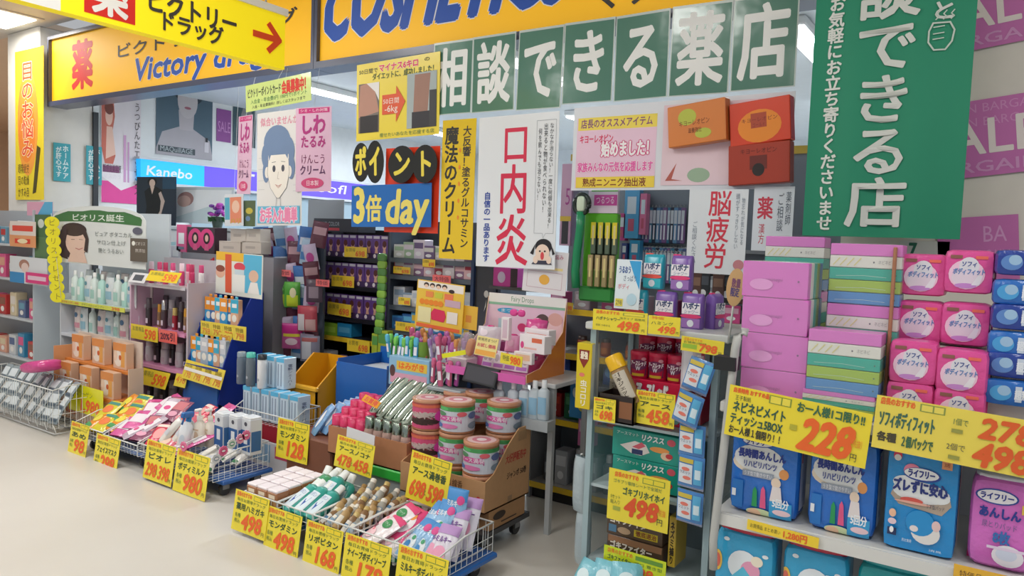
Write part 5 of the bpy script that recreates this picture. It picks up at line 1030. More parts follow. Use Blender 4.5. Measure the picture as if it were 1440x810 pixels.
p=at(728,440,Y=KY+.2); thing('ribbon_bow',bn,'pink ribbon bow on the cosmetics display','bow',None,(p.x,p.y,p.z))
def mbox(px,lab,its,c='ece6ea:p',Y=KY+.0,dep=.06,rz=0): return cuboid('cosmetic_box',lab,'box',Y,px,dep,c,its,'boxes on the pink display',(),None,None,.002,rz)
mbox((728,494,768,474),'white box with pink dot in the pink display',[('e','d8488a',.12,.4,.07,.2),('r','d86a4a',.5,.6,.9,.85),('r','e8b8b0',.2,.2,.7,.3)],rz=rad(-8))
mbox((735,482,774,471-6),'white box with orange band behind the dotted box',[('r','e87a5a',.1,.3,.9,.7)],Y=KY+.08,rz=rad(-8))
mbox((722,510,748,497),'small pale box by the yellow card in the pink display',[('r','e8c0a8',.1,.3,.9,.8)],Y=KY-.05,dep=.03)
mbox((704,478,716,447),'tall clear white box standing in the pink display',[('r','d8c0d0',.2,.1,.8,.9)],Y=KY+.04,dep=.03)
card('price_card','pink and yellow price card standing in the pink cosmetics display','price card',KY-.06,(668,498,700,477),'e8d890:f',[('t','3a3a3a','新発売まつげ',.06,.76,.94,.92),('t','c82a5a','お試し価格',.06,.45,.94,.64,{'b':.02}),('r','e8a84a',.04,.05,.96,.3)],(rad(-12),rad(3),0))
card('price_card','small yellow price card hooked on the pink tray lip','price card',KY-.1,(703,510,735,502),'ead840:f',[('t','4a5a3a','特価',.1,.3,.4,.8),('t',ORG,'980',.45,.15,.92,.8,{'b':.05})],(0,rad(4),0))
card('yellow_card','slanted bright yellow green card at the tray end','card',KY-.08,(622,504,654,492),'e0e02a:f',(),(0,rad(-14),0))
# monitor under the tray
x0,z0,x1,z1=R(KY-.11,649,537,696,517)
mn=[('bezel',M().box(-(x1-x0)/2,0,0,(x1-x0)/2,.02,z1-z0,'26282c:p',.003)),('screen',M().front([('r','4c4c52:f',0,0,1,1)],-(x1-x0)/2+.012,0,.012,(x1-x0)/2-.012,z1-z0-.012))]
thing('small_monitor',mn,'small black framed screen tilted under the pink display','screen',None,((x0+x1)/2,KY-.11,z0),(rad(-18),rad(4),0))
# yellow picture chart
card('yellow_chart','yellow orange picture chart with row of children heads standing behind the cups','chart',KY+.16,(583,458,654,402),'e8c046:p',[('r','ece4dc',.02,.82,.98,.98)]+[('e','3a2a28',.2+.13*i,.91,.055,.05) for i in range(4)]+[('e','e8c8b0',.2+.13*i,.885,.04,.035) for i in range(4)]+[('e','3a2a28',.74,.84,.06,.04),('r','e88a4a',.2,.66,.36,.78),('r','c8c840',.4,.66,.56,.78),('r','e87a50',.6,.6,.78,.78),('r','c8a8b8',.62,.52,.94,.66)]+[('e','e8862a',.13+.1*i,.55,.055,.06) for i in range(5)]+[('r','e6dca8',.06,.12,.34,.44),('p','d82a58',[(.36,.2),(.62,.18),(.66,.3),(.62,.42),(.4,.44),(.34,.34)]),('r','e8e0d8',.68,.18,.9,.42),('r','e86a3a',.04,.02,.96,.09)],(0,rad(3),0))
card('orange_chart','orange yellow card half behind the picture chart','chart',KY+.18,(650,462,672,432),'e2b440:p',[('r','d88a3a',.2,.3,.6,.6)],(0,rad(2),0))
p0_,p1_=at(735,408,Y=3.5),at(800,356,Y=3.5)
card('care_notice','white care notice with pictures pinned under the ulcer poster','notice',3.5,(734,408,800,356),'e2dfe2:p',[('e','e89ab0',.22,.72,.12,.12),('e','3a7a9a',.5,.74,.1,.12),('r','efdc98',.1,.56,.9,.62),('l','c8a0b0',[(.1,.5),(.9,.5),(.9,.12),(.1,.12),(.1,.5)],.002),('e','e8b048',.5,.32,.12,.12),('t','b84a6a','お悩み',.6,.82,.9,.93)],(0,rad(3),0))
# cups of toothbrush samples
cy=KY-.02
def cup(px,c,lab,r=.05,h=.12,base=525):
    p=at(px,base,Y=cy+.06); m=M().loft([(0,r*.9,r*.9,2),(h,r,r,2)],c,20,cap=False); m.loft([(.004,r*.88,r*.88,2),(.005,.001,.001,2)],c,20); return thing('sample_cup',m,lab,'cup',None,(p.x,cy+.06,kz))
cup(592,'7aa03a:p','green cup of toothbrush packs in the bucket row'); 
def brush(c,c2):
    def f():
        b=M().box(-.014,-.007,0,.014,.007,.12,c,.003); b.front([('r','e8e4ee',.15,.3,.85,.7)],-.014,-.007,0,.014,.12)
        h=M().soft(.032,.024,.05,c2,3,4,.09)
        return thing('toothbrush_pack',[('card',b),('head_cap',h)],'x','toothbrush',None,(0,0,0))
    return f
bc=[brush('c0587c:g','d0648f:g'),brush('b054a0:g','c070b0:g'),brush('c87460:g','d09050:g'),brush('a89cc4:g','9c78b8:g')]
bn_=['rose','magenta','orange','lilac']
s=[]; 
for i in range(24):
    px=577+(i%8)*10.5; Y=cy+.05+.06*(i//8); p=at(px,500,Y=Y); s.append(((p.x,Y,kz+.01+.012*(i//8)+random.uniform(-.01,.015)),(rad(random.uniform(-10,10)),rad(random.uniform(-14,14)),rad(random.uniform(-30,30))),f'{ORD[i%8]} in row {i//8+1}'))
many(bc,s,[c+' toothbrush pack bunched before the yellow chart, {} from the green strip' for c in bn_],'bunched toothbrush packs')
bc2=[brush('3a98c0:g','58b8d8:g'),brush('58b048:g','78c858:g')]
s=[]
for i in range(14):
    px=548+(i%7)*6; Y=cy+.0+.05*(i//7); p=at(px,500,Y=Y); s.append(((p.x,Y,kz+.0+random.uniform(-.01,.01)),(rad(random.uniform(-8,8)),rad(random.uniform(-10,10)),rad(random.uniform(-30,30))),f'{ORD[i%7]} in row {i//7+1}'))
many(bc2,s,['blue toothbrush pack in the sample box, {} from the blue carton','green toothbrush pack in the sample box, {} from the blue carton'],'blue and green toothbrush packs')
s=[]
for i in range(6):
    p=at(608+i*6,540,Y=cy-.05); s.append(((p.x,cy-.05+.02*(i%2),kz-.09+random.uniform(-.01,.01)),(0,rad(random.uniform(-8,8)),rad(random.uniform(-30,30))),ORD[i]))
many(bc[:2],s,['rose toothbrush pack standing in front of the green cup, {} from the sample box','magenta toothbrush pack standing in front of the green cup, {} from the sample box'],'front toothbrush packs')
thing('cup_shelf',M().box(at(600,545,Y=cy-.09).x,cy-.09,kz-.115,at(648,545,Y=cy-.09).x,cy-.01,kz-.095,'9aa4a8:p',.003),'little grey shelf under the front toothbrush packs','shelf')
x0,z0,x1,z1=R(cy-.05,546,540,604,508)
bxs=M().box(x0,cy-.05,z0,x1,cy+.02,z1,'8ab8d8:p',.003); bxs.front([('r','e0c048',.2,.56,.95,.86),('t','e8662a','はみがき',.24,.6,.9,.82,{'b':.04}),('r','d8a0b8',.05,.1,.95,.45),('e','5a3a3a',.1,.5,.07,.2)],x0,cy-.05,z0,x1,z1)
thing('sample_box',bxs,'sky blue printed sample box with yellow lettering behind the silver bottles','box')
def pumpb(): 
    ps=bottle(.06,.045,.2,'b8c4cc:p','dfe4e8:p',[('r','8ab4d0',0,.2,1,.8)],capw=.5); return thing('pump_bottle',ps,'x','bottle',None,(0,0,0))
s=[]
for i,px in enumerate((702,722,738,752,765)): p=at(px,560,Y=KY-.04); s.append(((p.x,KY-.04,at(px,590,Y=KY-.04).z),(0,0,0),ORD[i]))
many([pumpb],s,'clear grey pump bottle behind the incense tins under the pink display, {} from the screen','bottles under the pink display')
thing('bottle_shelf',M().box(s[0][0][0]-.05,KY-.08,s[2][0][2]-.035,s[-1][0][0]+.05,KY-.005,s[-1][0][2]-.001,'a8aeb2:p'),'grey shelf carrying the bottles under the pink display','shelf')
p=at(655,470,Y=KY+.02); m=M().soft(.1,.07,.13,'c8bcb4:t',5,6); m2=M().soft(.05,.04,.1,'d88a50:g',3,5,.01,0,(.02,0))
thing('clear_case',[('case',m),('filling',m2)],'clear plastic case of orange goods between chart and pink display','case',None,(p.x,p.y,kz+.075),(0,rad(16),0))
thing('white_block',M().box(p.x-.09,KY-.03,kz,p.x+.05,KY+.07,kz+.07,'d6ccd2:p',.006),'pale white box under the clear plastic case','box')
# ================================================================ LEFT CARTS
LY=2.47; LB=2.84; LX=[-5.12,-4.74,-4.34,-3.97,-3.58]; LZ=.10
for x0,x1,wd in ((LX[0]+.04,LX[2]-.02,'pouch baskets by the orange stand'),(LX[2]+.02,LX[4]+.02,'baskets with pump bottles')):
    ps=[('platform',M().box(x0,LY+.05,.075,x1,LB+.02,.10,'2a5ea8:p',.006))]
    for x in (x0+.06,x1-.06):
        for y in (LY+.1,LB-.06): ps.append(caster(x,y))
    thing('platform_cart',ps,'low blue wheeled platform under the '+wd,'cart')
for i,nmx in enumerate(('orange snack pouches','pink cosmetic pouches','red and pink pouches','pump bottles and white boxes')):
    basket('wire_basket',f'white wire basket of {nmx} in the row nearest the pillar',LX[i]+.004,LX[i+1]-.004,LY,LB,LZ+.003,(.18,.17,.19,.215)[i],(.24,.24,.25,.26)[i],'baskets of the carts by the pillar')
T2=lambda lab,px,t,pr,**k: ptag(lab,LY-.025,px,t,pr,(rad(-8),0,0),**k)
T2('yellow price card on the orange pouch basket, end of the row',(98,634,123,600),'あめ','98')
T2('yellow price card reading 298 on the pink pouch basket',(133,659,166,620),'フェイスマスク','298')
T2('yellow price card with two prices on the red pouch basket',(204,670,244,630),'ビオレ','398',s2='298')
T2('yellow price card reading 980 on the pump bottle basket',(246,688,292,645),'ボディミルク','980')
pA=pk('snack_pouch',.14,.17,.04,'e8902a:g',[('e','e8d84a',.5,.6,.3,.2),('r','4a9a5a',.1,.1,.9,.3)],seal='d8c03a:g')
pB=pk('snack_pouch',.14,.17,.04,'d8cc3a:g',[('e','e87a3a',.5,.5,.3,.2),('r','3a8a7a',.1,.75,.9,.9)],seal='5aa89a:g')
a=LX[0]; dat=[(.07,.06,.05,-62,-20),(.2,.07,.05,-60,10),(.28,.12,.07,-64,-6),(.08,.2,.1,-56,8),(.2,.22,.1,-58,-14),(.3,.26,.11,-54,12),(.1,.36,.13,-50,-10),(.24,.38,.14,-48,8)]
many([pA,pB],[((a+x,LY+y*.68,LZ+z*.9),(rad(t),0,rad(r)),ORD[i]) for i,(x,y,z,t,r) in enumerate(dat)],['orange snack pouch in the end basket by the orange stand, {} from the front','yellow snack pouch in the end basket by the orange stand, {} from the front'],'snack pouches in the end basket')
pC=pk('mask_pouch',.13,.18,.03,'d860a0:g',[('r','e6dce4',.1,.3,.9,.75),('e','c83a80',.5,.85,.3,.08)],seal='c84a90:g')
pD=pk('mask_pouch',.13,.18,.03,'b8a8b8:g',[('r','e8e4ea',.12,.2,.88,.8),('e','d84a8a',.5,.5,.2,.1)],seal='8a7a90:g')
pE=pk('mask_pouch',.13,.18,.03,'8a4a68:g',[('r','c8707a',.1,.5,.9,.9),('e','e0a0b8',.5,.3,.3,.12)],seal='6a3a58:g')
def heap(mk,lab,grp,a,w,n,seed,z0=.05,nd=5,tl=(-74,-54),dep=.31):
    rnd=random.Random(seed); s=[]
    for i in range(n):
        r=i//nd; c=i%nd; s.append(((a+.07+(w-.14)*(c+.5*(r%2))/max(1,nd-.5)+rnd.uniform(-.015,.015),LY+.05+dep*r/max(1,math.ceil(n/nd))+rnd.uniform(-.01,.01),LZ+z0+.03*r+rnd.uniform(0,.025)),(rad(rnd.uniform(*tl)),0,rad(rnd.uniform(-45,45))),f'{ORD[c]} in row {r+1} from the front'))
    many(mk,s,lab,grp)
heap([pC,pD,pE],['pink face mask pouch in the second basket, {}','silver face mask pouch in the second basket, {}','plum face mask pouch in the second basket, {}'],'face mask pouches',LX[1],.4,15,3,nd=3)
pF=pk('bath_pouch',.13,.17,.04,'d83a58:g',[('e','e8a0a0',.5,.5,.3,.25),('r','f0d8d0',.1,.8,.9,.95)],seal='c83050:g')
pG=pk('bath_pouch',.13,.17,.04,'e0788a:g',[('e','e8c8b8',.4,.4,.3,.2),('e','d8502a',.6,.7,.25,.12)],seal='e0a0a8:g')
heap([pF,pG,pC],['red bath pouch in the third basket, {}','salmon bath pouch in the third basket, {}','pink bath pouch in the third basket, {}'],'bath pouches',LX[2],.4,15,5,nd=3)
# fourth basket: squeeze bottle, tubes, boxed pump bottles
def pump(w,h,c,c2):
    def f():
        ps=bottle(w,w*.7,h*.8,c,'e8e4dc:p',[('e',c2,.5,.5,.3,.2),('r',c2,.2,.75,.8,.82)],capw=.5,caph=.12)
        n=M().tube([(0,0,h*.78),(0,0,h*.95)],w*.08,'e8e4dc:p',8).box(-w*.13,-w*.4,h*.93,w*.13,w*.13,h,'e8e4dc:p',.004); ps.append(('pump_head',n)); return thing('pump_bottle',ps,'x','bottle',None,(0,0,0))
    return f
p=at(285,612,Y=LY+.18)
many([pump(.085,.23,'e0d8cc:p','c8b098')],[((at(281,600,Y=LY+.2).x,LY+.2,LZ+.09),(0,0,rad(8)),'in front of the basket row'),((at(296,600,Y=LY+.24).x,LY+.24,LZ+.09),(0,0,rad(-5)),'beside it, nearer the clear boxes')],'cream pump bottle standing in the pump basket, {}','cream pump bottles')
def blbox():
    b=M().box(-.045,-.04,0,.045,.04,.21,'d4d8de:p',.003); b.front([('r','2a5a98',.0,.1,1,.68),('r','e0e4ea',.3,.3,.7,.6),('e','4a4a58',.5,.86,.16,.06)],-.045,-.04,0,.045,.21); b.right([('r','3a6aa0',.1,.1,.9,.66)],.045,-.04,0,.04,.21)
    return thing('milk_box',[('box',b),('film_top',M().box(-.043,-.038,.208,.043,.038,.222,'e6eaee:g',.004))],'x','box',None,(0,0,0))
many([blbox],[((at(px,600,Y=LY+.24).x,LY+.24+.02*i,LZ+.10),(0,0,rad(-4)),ORD[i]) for i,px in enumerate((316,332,346))],'white box with dark blue panel in the pump basket, {} from the cream bottles','white blue boxes in the pump basket')
def trig():
    ps=bottle(.075,.05,.2,'e4e8ee:p','2a78b8:p',[('e','c8d8e8',.5,.4,.3,.2)],capw=.5,caph=.16)
    ps.append(('trigger',M().box(-.014,-.07,.19,.014,.03,.225,'2a6ab0:p',.006).tube([(0,-.045,.19),(0,-.055,.15)],.006,'2a6ab0:p',6))); return thing('spray_bottle',ps,'x','bottle',None,(0,0,0))
many([trig],[((at(252,610,Y=LY+.1).x,LY+.12,LZ+.08),(rad(-8),rad(8),rad(20)),'')],'white spray bottle with bright blue trigger head in the pump basket','spray bottle')
tb=pk('face_tube',.06,.2,.04,'e6e4e0:g',[('r','3a7a50',.1,.02,.9,.12),('r','c8ccd4',.2,.4,.8,.6)],seal='d8dce0:g')
many([tb],[((at(226+9*i,620,Y=LY+.08).x,LY+.07+.03*i,LZ+.08),(rad(-30),rad(24),rad(-10)),ORD[i]) for i in range(3)],'white foam tube leaning against the blue spray bottle, {} from the front','white leaning tubes')
heap([tb],'white foam tube under the pump bottles, {}','white lying tubes',LX[3],.38,8,9,z0=.02,nd=4,dep=.24)
rs=[('d8dce0','8a9aa8',304,645),('e0709a','c83a70',314,634),('d8e0dc','5a9a7a',326,624),('e0a0b8','c84a80',338,617),('e27aa4','d04a80',346,612),('e0709a','c8306a',258,628)]
s=[]
for i,(c,c2,a,b) in enumerate(rs):
    if a!=258: p=at(a,b,X=LX[4]+.012); rt=(0,0,rad(90))
    else: p=at(a,b,Y=LY-.012); rt=(0,0,0)
    m=M(); n=10
    pts=[(.03*(1 if k%2 else .86)*math.cos(math.pi*k/n),.03*(1 if k%2 else .86)*math.sin(math.pi*k/n)) for k in range(2*n)]
    m.prism(pts,-.003,.003,c+':g'); m.front([('e',c2,.5,.5,.28,.22),('e','e8e6ea',.5,.5,.2,.1)],-.03,-.003,-.03,.03,.03)
    thing('rosette_tag',m,['white','pink','green and white','pale pink','rose'][i%5 if i<5 else 1]+f' round rosette card clipped on the pump basket, '+(f'{ORD[i]} along the side' if i<5 else 'on the front corner'),'rosette',None,tuple(p),rt)
# upper wire shelf basket with razor boxes
SYY=2.98
xa_,xb_=at(331,590,Y=SYY).x,at(411,590,Y=SYY).x; zs=at(370,592,Y=SYY).z
basket('wire_basket','white wire shelf basket of blue white razor boxes above the pump basket',xa_,xb_+.01,SYY,SYY+.21,zs-.02,zs+.05,zs+.10)
thing('red_box',M().box(xa_+.1,SYY+.02,zs-.13,xb_,SYY+.2,zs-.026,'a02434:p',.004),'dark red box directly under the razor basket','box')
thing('white_box',M().box(xa_+.1,SYY+.02,.0,xb_,SYY+.2,zs-.131,'cfd0d6:p',.004).front([('r','8ab0d0',.1,.3,.5,.9),('r','c84a6a',.6,.5,.9,.9)],xa_+.1,SYY+.02,.0,xb_,zs-.131),'pale box on the floor under the dark red box','box')
def razor():
    b=M().box(-.036,-.05,0,.036,.05,.2,'c6d8e6:p',.003,'58b4e0:p'); b.front([('r','5ab4de',0,.86,1,1),('r','8a9ab0',.2,.1,.34,.8),('r','8a9ab0',.6,.1,.74,.8)],-.036,-.05,0,.036,.2); b.right([('t','2a3a6a','電動シェーバー',.3,.1,.7,.8,{'v':1})],.036,-.05,0,.05,.2)
    return thing('razor_box',b,'x','box',None,(0,0,0))
row([razor],6,xa_+.01,xb_+.01,SYY+.09,zs-.015,'pale blue razor box in the wire shelf basket, {} from the pump bottles','razor boxes in the wire basket')
many([razor],[((at(px,560,Y=SYY+.16).x,SYY+.16,zs+.187),(0,0,0),ORD[i]) for i,px in enumerate((374,388,402))],'pale blue razor box standing on the lower row, {} from the tester bottle','upper razor boxes')
tst=lambda c,cap,h: (lambda: thing('tester_bottle',bottle(.06,.06,h*1.4,c,cap,[('e','a8b0b8',.5,.35,.2,.06)],capw=.98,caph=.14,k=2,sh=.74),'x','bottle',None,(0,0,0)))
for (px,c,cap,h,lb) in ((366,'e4e6e8:p','2a2e34:p',.155,'white tester bottle with black top on the razor boxes'),(350,'6a7680:p','58c0b0:p',.155,'grey tester bottle with teal top on the razor boxes'),(337,'6a7888:p','8a98a4:p',.15,'dark grey tester bottle nearest the blue display')):
    p=at(px,575,Y=SYY+.05); many([tst(c,cap,h)],[((p.x,SYY+.06,zs+.187),(0,0,0),'')],lb,'tester bottles')
# yellow bin and blue carton behind
x0,z0,x1,z1=R(3.2,402,596,446,512)
m=M(); yq=[(3.2,0),(3.55,0),(3.55,z1),(3.42,z1+.02),(3.2,z1-.16)]
for xx in (x0,x1-.012):
    vs=[(xx,y,z) for y,z in yq]+[(xx+.012,y,z) for y,z in yq]; n=len(yq); m.add(vs,[tuple(range(n))[::-1],tuple(range(n,2*n))],'d89a1a:p'); m.add(vs,[(i,(i+1)%n,(i+1)%n+n,i+n) for i in range(n)],'d89a1a:p')
ps=[('side',m),('front_wall',M().box(x0,3.2,0,x1,3.21,z1-.16,'e0a41e:p')),('back_wall',M().box(x0,3.54,0,x1,3.55,z1,'d89a1a:p')),('rim',M().box(x0-.01,3.185,z1-.18,x1+.01,3.215,z1-.15,'e6ac2a:p',.006))]
thing('yellow_bin',[(ps[0][0]+'_wall',ps[0][1]),*ps[1:]],'yellow plastic sloped bin between razor boxes and the blue carton','bin')
x0,z0,x1,z1=R(3.32,472,566,544,520)
ps=[('front_wall',M().box(x0,3.32,0,x1,3.33,z1,'1f62b4:p')),('back_wall',M().box(x0,3.72,0,x1,3.73,z1+.06,'1f62b4:p')),('side_wall',M().box(x0,3.33,0,x0+.01,3.72,z1+.02,'1a56a4:p')),('side_wall',M().box(x1-.01,3.33,0,x1,3.72,z1+.02,'1a56a4:p')),('filling',M().box(x0+.01,3.33,z1-.12,x1-.01,3.72,z1-.05,'c8ccd0',.01))]
thing('open_box',ps,'big open bright blue cardboard box behind the silver bottles','box')
# ================================================================ PINK WHITE COSMETICS STAND
QY=3.16
qx0,qx1=at(184,480,Y=QY).x,at(262,480,Y=QY).x
qz=[at(225,570,Y=QY).z,at(225,517,Y=QY).z,at(225,466,Y=QY).z,at(225,402,Y=QY).z]
ps=[('side_panel',M().box(qx0-.02,QY,.04,qx0,QY+.27,qz[3]+.04,'cfb0c4:p')),('side_panel',M().box(qx1,QY,.04,qx1+.015,QY+.27,qz[3]+.04,'cfc4ce:p')),('back_panel',M().box(qx0,QY+.27,.04,qx1,QY+.28,qz[3]+.2,'b8b4bc:p'))]
for i,z in enumerate(qz): ps.append(('shelf',M().box(qx0,QY-.01,z-.014,qx1,QY+.27,z,('c8c0cc:p','d890b8:p','d88ab4:p','c8c4cc:p')[i]).box(qx0,QY-.014,z-.014,qx1,QY-.006,z+.012,('c8c0cc:p','dc98bc:p','d890b8:p','c8c4cc:p')[i])))
ps.append(('leg',M().tube([(qx0-.01,QY,.0),(qx0+.02,QY-.01,.3)],.012,'d8a8c4:p',6)))
thing('cosmetics_stand',ps,'pale pink white cosmetics stand with four shelves near the blue display','stand')
def stick(c,cap,h=.12,w=.03): return bmk('cosmetic_bottle','bottle',w*1.35,w*1.35,h*1.4,c,cap,[('r','c8c0c8',.1,.2,.9,.5)],capw=.9,caph=.35,k=2,sh=.6)
row([stick('d84a80:p','e8d0dc:p'),stick('e0a8c0:p','d84a7a:p'),stick('c8386a:p','b82a5a:p'),stick('e8e4e8:p','d04a80:p')],8,qx0+.03,qx1-.01,QY+.14,qz[3],['deep pink cosmetic bottle on the stand top, {} from the pillar side','pale pink cosmetic bottle on the stand top, {} from the pillar side','crimson cosmetic bottle on the stand top, {} from the pillar side','white cosmetic bottle on the stand top, {} from the pillar side'],'bottles on the stand top',jit=.02)
row([stick('3a3236:p','5a5058:p',.16,.035),stick('8a6a4a:p','d89a2a:p',.13),stick('4a3a40:p','c8c8cc:m',.16,.035),stick('a82a3a:p','d8c070:p',.12)],7,qx0+.02,qx1-.01,QY+.12,qz[2],['black cosmetic bottle on the third shelf, {} from the pillar side','brown gold cosmetic bottle on the third shelf, {} from the pillar side','dark silver topped bottle on the third shelf, {} from the pillar side','dark red cosmetic bottle on the third shelf, {} from the pillar side'],'bottles on the third shelf',jit=.02)
row([stick('3a3236:p','5a5058:p',.17,.035),stick('d4d6da:p','e8e8ea:p',.15,.04)],8,qx0+.02,qx1-.01,QY+.24,qz[2],['tall black bottle at the back of the third shelf, {}','tall white bottle at the back of the third shelf, {}'],'rear bottles of the third shelf',jit=.01)
row([stick('cfd2d6:p','e8e8ea:p',.13,.05),stick('2e2a30:p','3a343c:p',.14,.04)],7,qx0+.02,qx1-.01,QY+.13,qz[1],['white tube on the second stand shelf, {} from the pillar side','black tube on the second stand shelf, {} from the pillar side'],'tubes on the second stand shelf',jit=.02)
row([stick('4a464c:p','6a646c:p',.12,.045),stick('a8a8ae:p','d8d8dc:p',.12,.05)],7,qx0+.02,qx1-.01,QY+.13,qz[0],['dark tube on the lowest stand shelf, {} from the pillar side','grey tube on the lowest stand shelf, {} from the pillar side'],'tubes on the lowest stand shelf',jit=.02)
pq=lambda lab,px,col='ecd03a:f',rot=(0,0,0),Y=QY-.03,its=None: card('price_card',lab,'price card',Y,px,col,its or [('t','5a6a3a','お買得品',.06,.55,.5,.85),('t',ORG,'598',.5,.15,.92,.75,{'b':.05,'sh':.1})],rot,None,.002)
pq('yellow price card on the top edge of the pink white stand',(208,395,252,383),rot=(rad(-30),0,0))
pq('yellow price card on the third shelf of the pink white stand',(184,475,222,461))
pq('coral price card beside the yellow one on the third shelf',(223,480,249,467),'e86a64:f',its=[('t','5a2a3a','20%引',.1,.2,.9,.8,{'b':.04})])
pq('yellow price card on the second shelf lip of the pink white stand',(194,538,236,525),rot=(rad(-20),0,0))
card('small_notice','small white framed dark notice on the top corner of the pink white stand','notice',QY-.03,(184,397,206,384),'dcdce0:p',[('r','4a4e58',.2,.2,.8,.8)],(rad(-30),0,0))
# ================================================================ DEEP BLUE DISPLAY
DY=3.14
bx0,bx1=at(262,520,Y=DY).x,at(333,520,Y=DY).x; bx2=at(368,450,Y=DY+.3).x
bz1=at(340,412,Y=DY+.2).z
sidep=[(DY-.02,.3),(DY+.34,.1),(DY+.34,bz1),(DY+.26,bz1),(DY+.1,bz1-.28),(DY+.02,bz1-.5)]
def wing(x,c):
    vs=[(x,y,z) for y,z in sidep]+[(x+.012,y,z) for y,z in sidep]; n=len(sidep)
    return M().add(vs,[tuple(range(n))[::-1],tuple(range(n,2*n))],c).add(vs,[(i,(i+1)%n,(i+1)%n+n,i+n) for i in range(n)],c)
zr=[at(300,517,Y=DY).z,at(310,457,Y=DY+.12).z]
ps=[('side_wing',wing(bx0-.012,'1c3a90:p')),('side_wing',wing(bx2-.05,'16308a:p')),('back_board',M().box(bx0,DY+.33,.1,bx2-.04,DY+.342,bz1,'1a3488:p')),('front_panel',M().box(bx0,DY-.02,.12,bx2-.05,DY-.008,zr[0]-.04,'2c62aa:p')),('shelf',M().box(bx0,DY-.02,zr[0]-.02,bx2-.05,DY+.33,zr[0],'1c3a90:p')),('shelf',M().box(bx0,DY+.1,zr[1]-.02,bx2-.05,DY+.33,zr[1],'1c3a90:p'))]
thing('blue_display',ps,'deep blue cardboard floor display of small sunscreen packs','display stand')
def spk(c,c2):
    def f():
        b=M().box(-.045,-.018,0,.045,.018,.19,c,.003); b.front([('r',c2,0,.5,1,1),('e','e8e4da',.5,.3,.3,.14),('r','e8e8e8',.2,.7,.8,.85)],-.045,-.018,0,.045,.19)
        return thing('sunscreen_pack',[('card',b),('hang_tab',M().box(-.016,-.003,.188,.016,.003,.21,c2,.002))],'x','pack',None,(0,0,0))
    return f
sk=[spk('3a9ad0:p','e8942a:p'),spk('3a6aa8:p','e0862a:p'),spk('d8a888:p','38a8c8:p')]
row(sk,6,bx0+.01,bx2-.06,DY+.16,zr[1],['light blue and orange sunscreen pack on the upper blue shelf, {}','navy and orange sunscreen pack on the upper blue shelf, {}','beige and teal sunscreen pack on the upper blue shelf, {}'],'upper sunscreen packs',jit=.006)
row([sk[0],sk[2],spk('a8b8c8:p','c8ccd4:p')],6,bx0+.01,bx2-.06,DY+.05,zr[0],['light blue and orange sunscreen pack on the lower blue shelf, {}','beige and teal sunscreen pack on the lower blue shelf, {}','grey sunscreen pack on the lower blue shelf, {}'],'lower sunscreen packs',jit=.006)
tg=[x for k in range(4) for x in (('t','7a6a2a','特価',.03+.25*k,.55,.2+.25*k,.85),('t','d86a3a','798',.04+.25*k,.1,.22+.25*k,.5),('l','b89a2a',[(.25+.25*k,.0),(.25+.25*k,1)],.001))]
card('price_strip','yellow strip of four price tickets on the upper blue shelf','price strip',DY+.09,(282,470,346,460),'e4cc48:f',tg,(0,0,0))
card('price_ticket','yellow price ticket hanging under the upper price strip','price card',DY+.085,(308,480,326,470),'e4cc48:f',[('t','d86a3a','980',.1,.2,.9,.8)])
card('price_strip','slanting yellow strip of four price tickets on the lower blue shelf','price strip',DY-.03,(258,531,314,521),'e4cc48:f',tg+[('r','e8e4dc',.02,.45,.98,.62)],(rad(-15),rad(3),0))
card('price_ticket','yellow price ticket at the lower strip end, beside the stand','price card',DY-.035,(246,542,262,528),'e4cc48:f',[('t','d86a3a','498',.1,.3,.9,.8)],(rad(-15),0,0))
# goods on top of the stand and the display
VY=3.5
card('oil_poster','colourful poster of sauna people above the deep blue display','poster',VY-.12,(303,412,370,359),'dfe0d8:p',[('r','e8b83a',0,.8,.6,1),('r','5ab4d8',.6,.1,.98,.98),('p','d85a3a',[(.22,.05),(.36,.05),(.34,.95),(.2,.95)]),('e','e0b098',.1,.5,.1,.12),('e','8a4a3a',.1,.6,.1,.08),('r','e8e8e4',.38,.1,.64,.5),('e','d84a5a',.52,.68,.12,.1),('e','e0b8a0',.82,.5,.1,.14),('p','e8e4e0',[(.7,.1),(.95,.1),(.9,.36),(.76,.36)]),('r','c8d8e0',.42,.5,.62,.62)],(0,rad(1),0))
tbx0,tbx1=at(252,403,Y=VY).x,at(303,403,Y=VY).x; tz=at(280,403,Y=VY).z
m=M(); pts=[(tbx0,tz),(tbx1,tz),(tbx1,at(303,362,Y=VY).z),(tbx0,at(252,398,Y=VY).z)]
m.prism(pts,VY-.02,VY-.012,'b41c30:p'); ps=[('front_panel',m),('base',M().box(tbx0,VY-.02,tz-.01,tbx1,VY+.25,tz,'b41c30:p')),('back_panel',M().box(tbx0,VY+.24,tz,tbx1,VY+.25,tz+.16,'b41c30:p'))]
thing('red_tray',ps,'glossy red sloped cardboard tray beside the sauna poster','tray')
row([stick('d02a58:p','e05a80:p',.11,.035)],5,tbx0+.02,tbx1-.03,VY+.1,tz,'crimson tube standing in the red tray, {} from the pink stand','tubes in the red tray')
thing('goods_plinth',M().box(at(256,403,Y=VY).x,VY-.03,0,at(330,403,Y=VY).x,VY+.26,tz-.011,'a8a4a8:p',.004),'grey plinth carrying the red tray and the sauna poster','plinth')
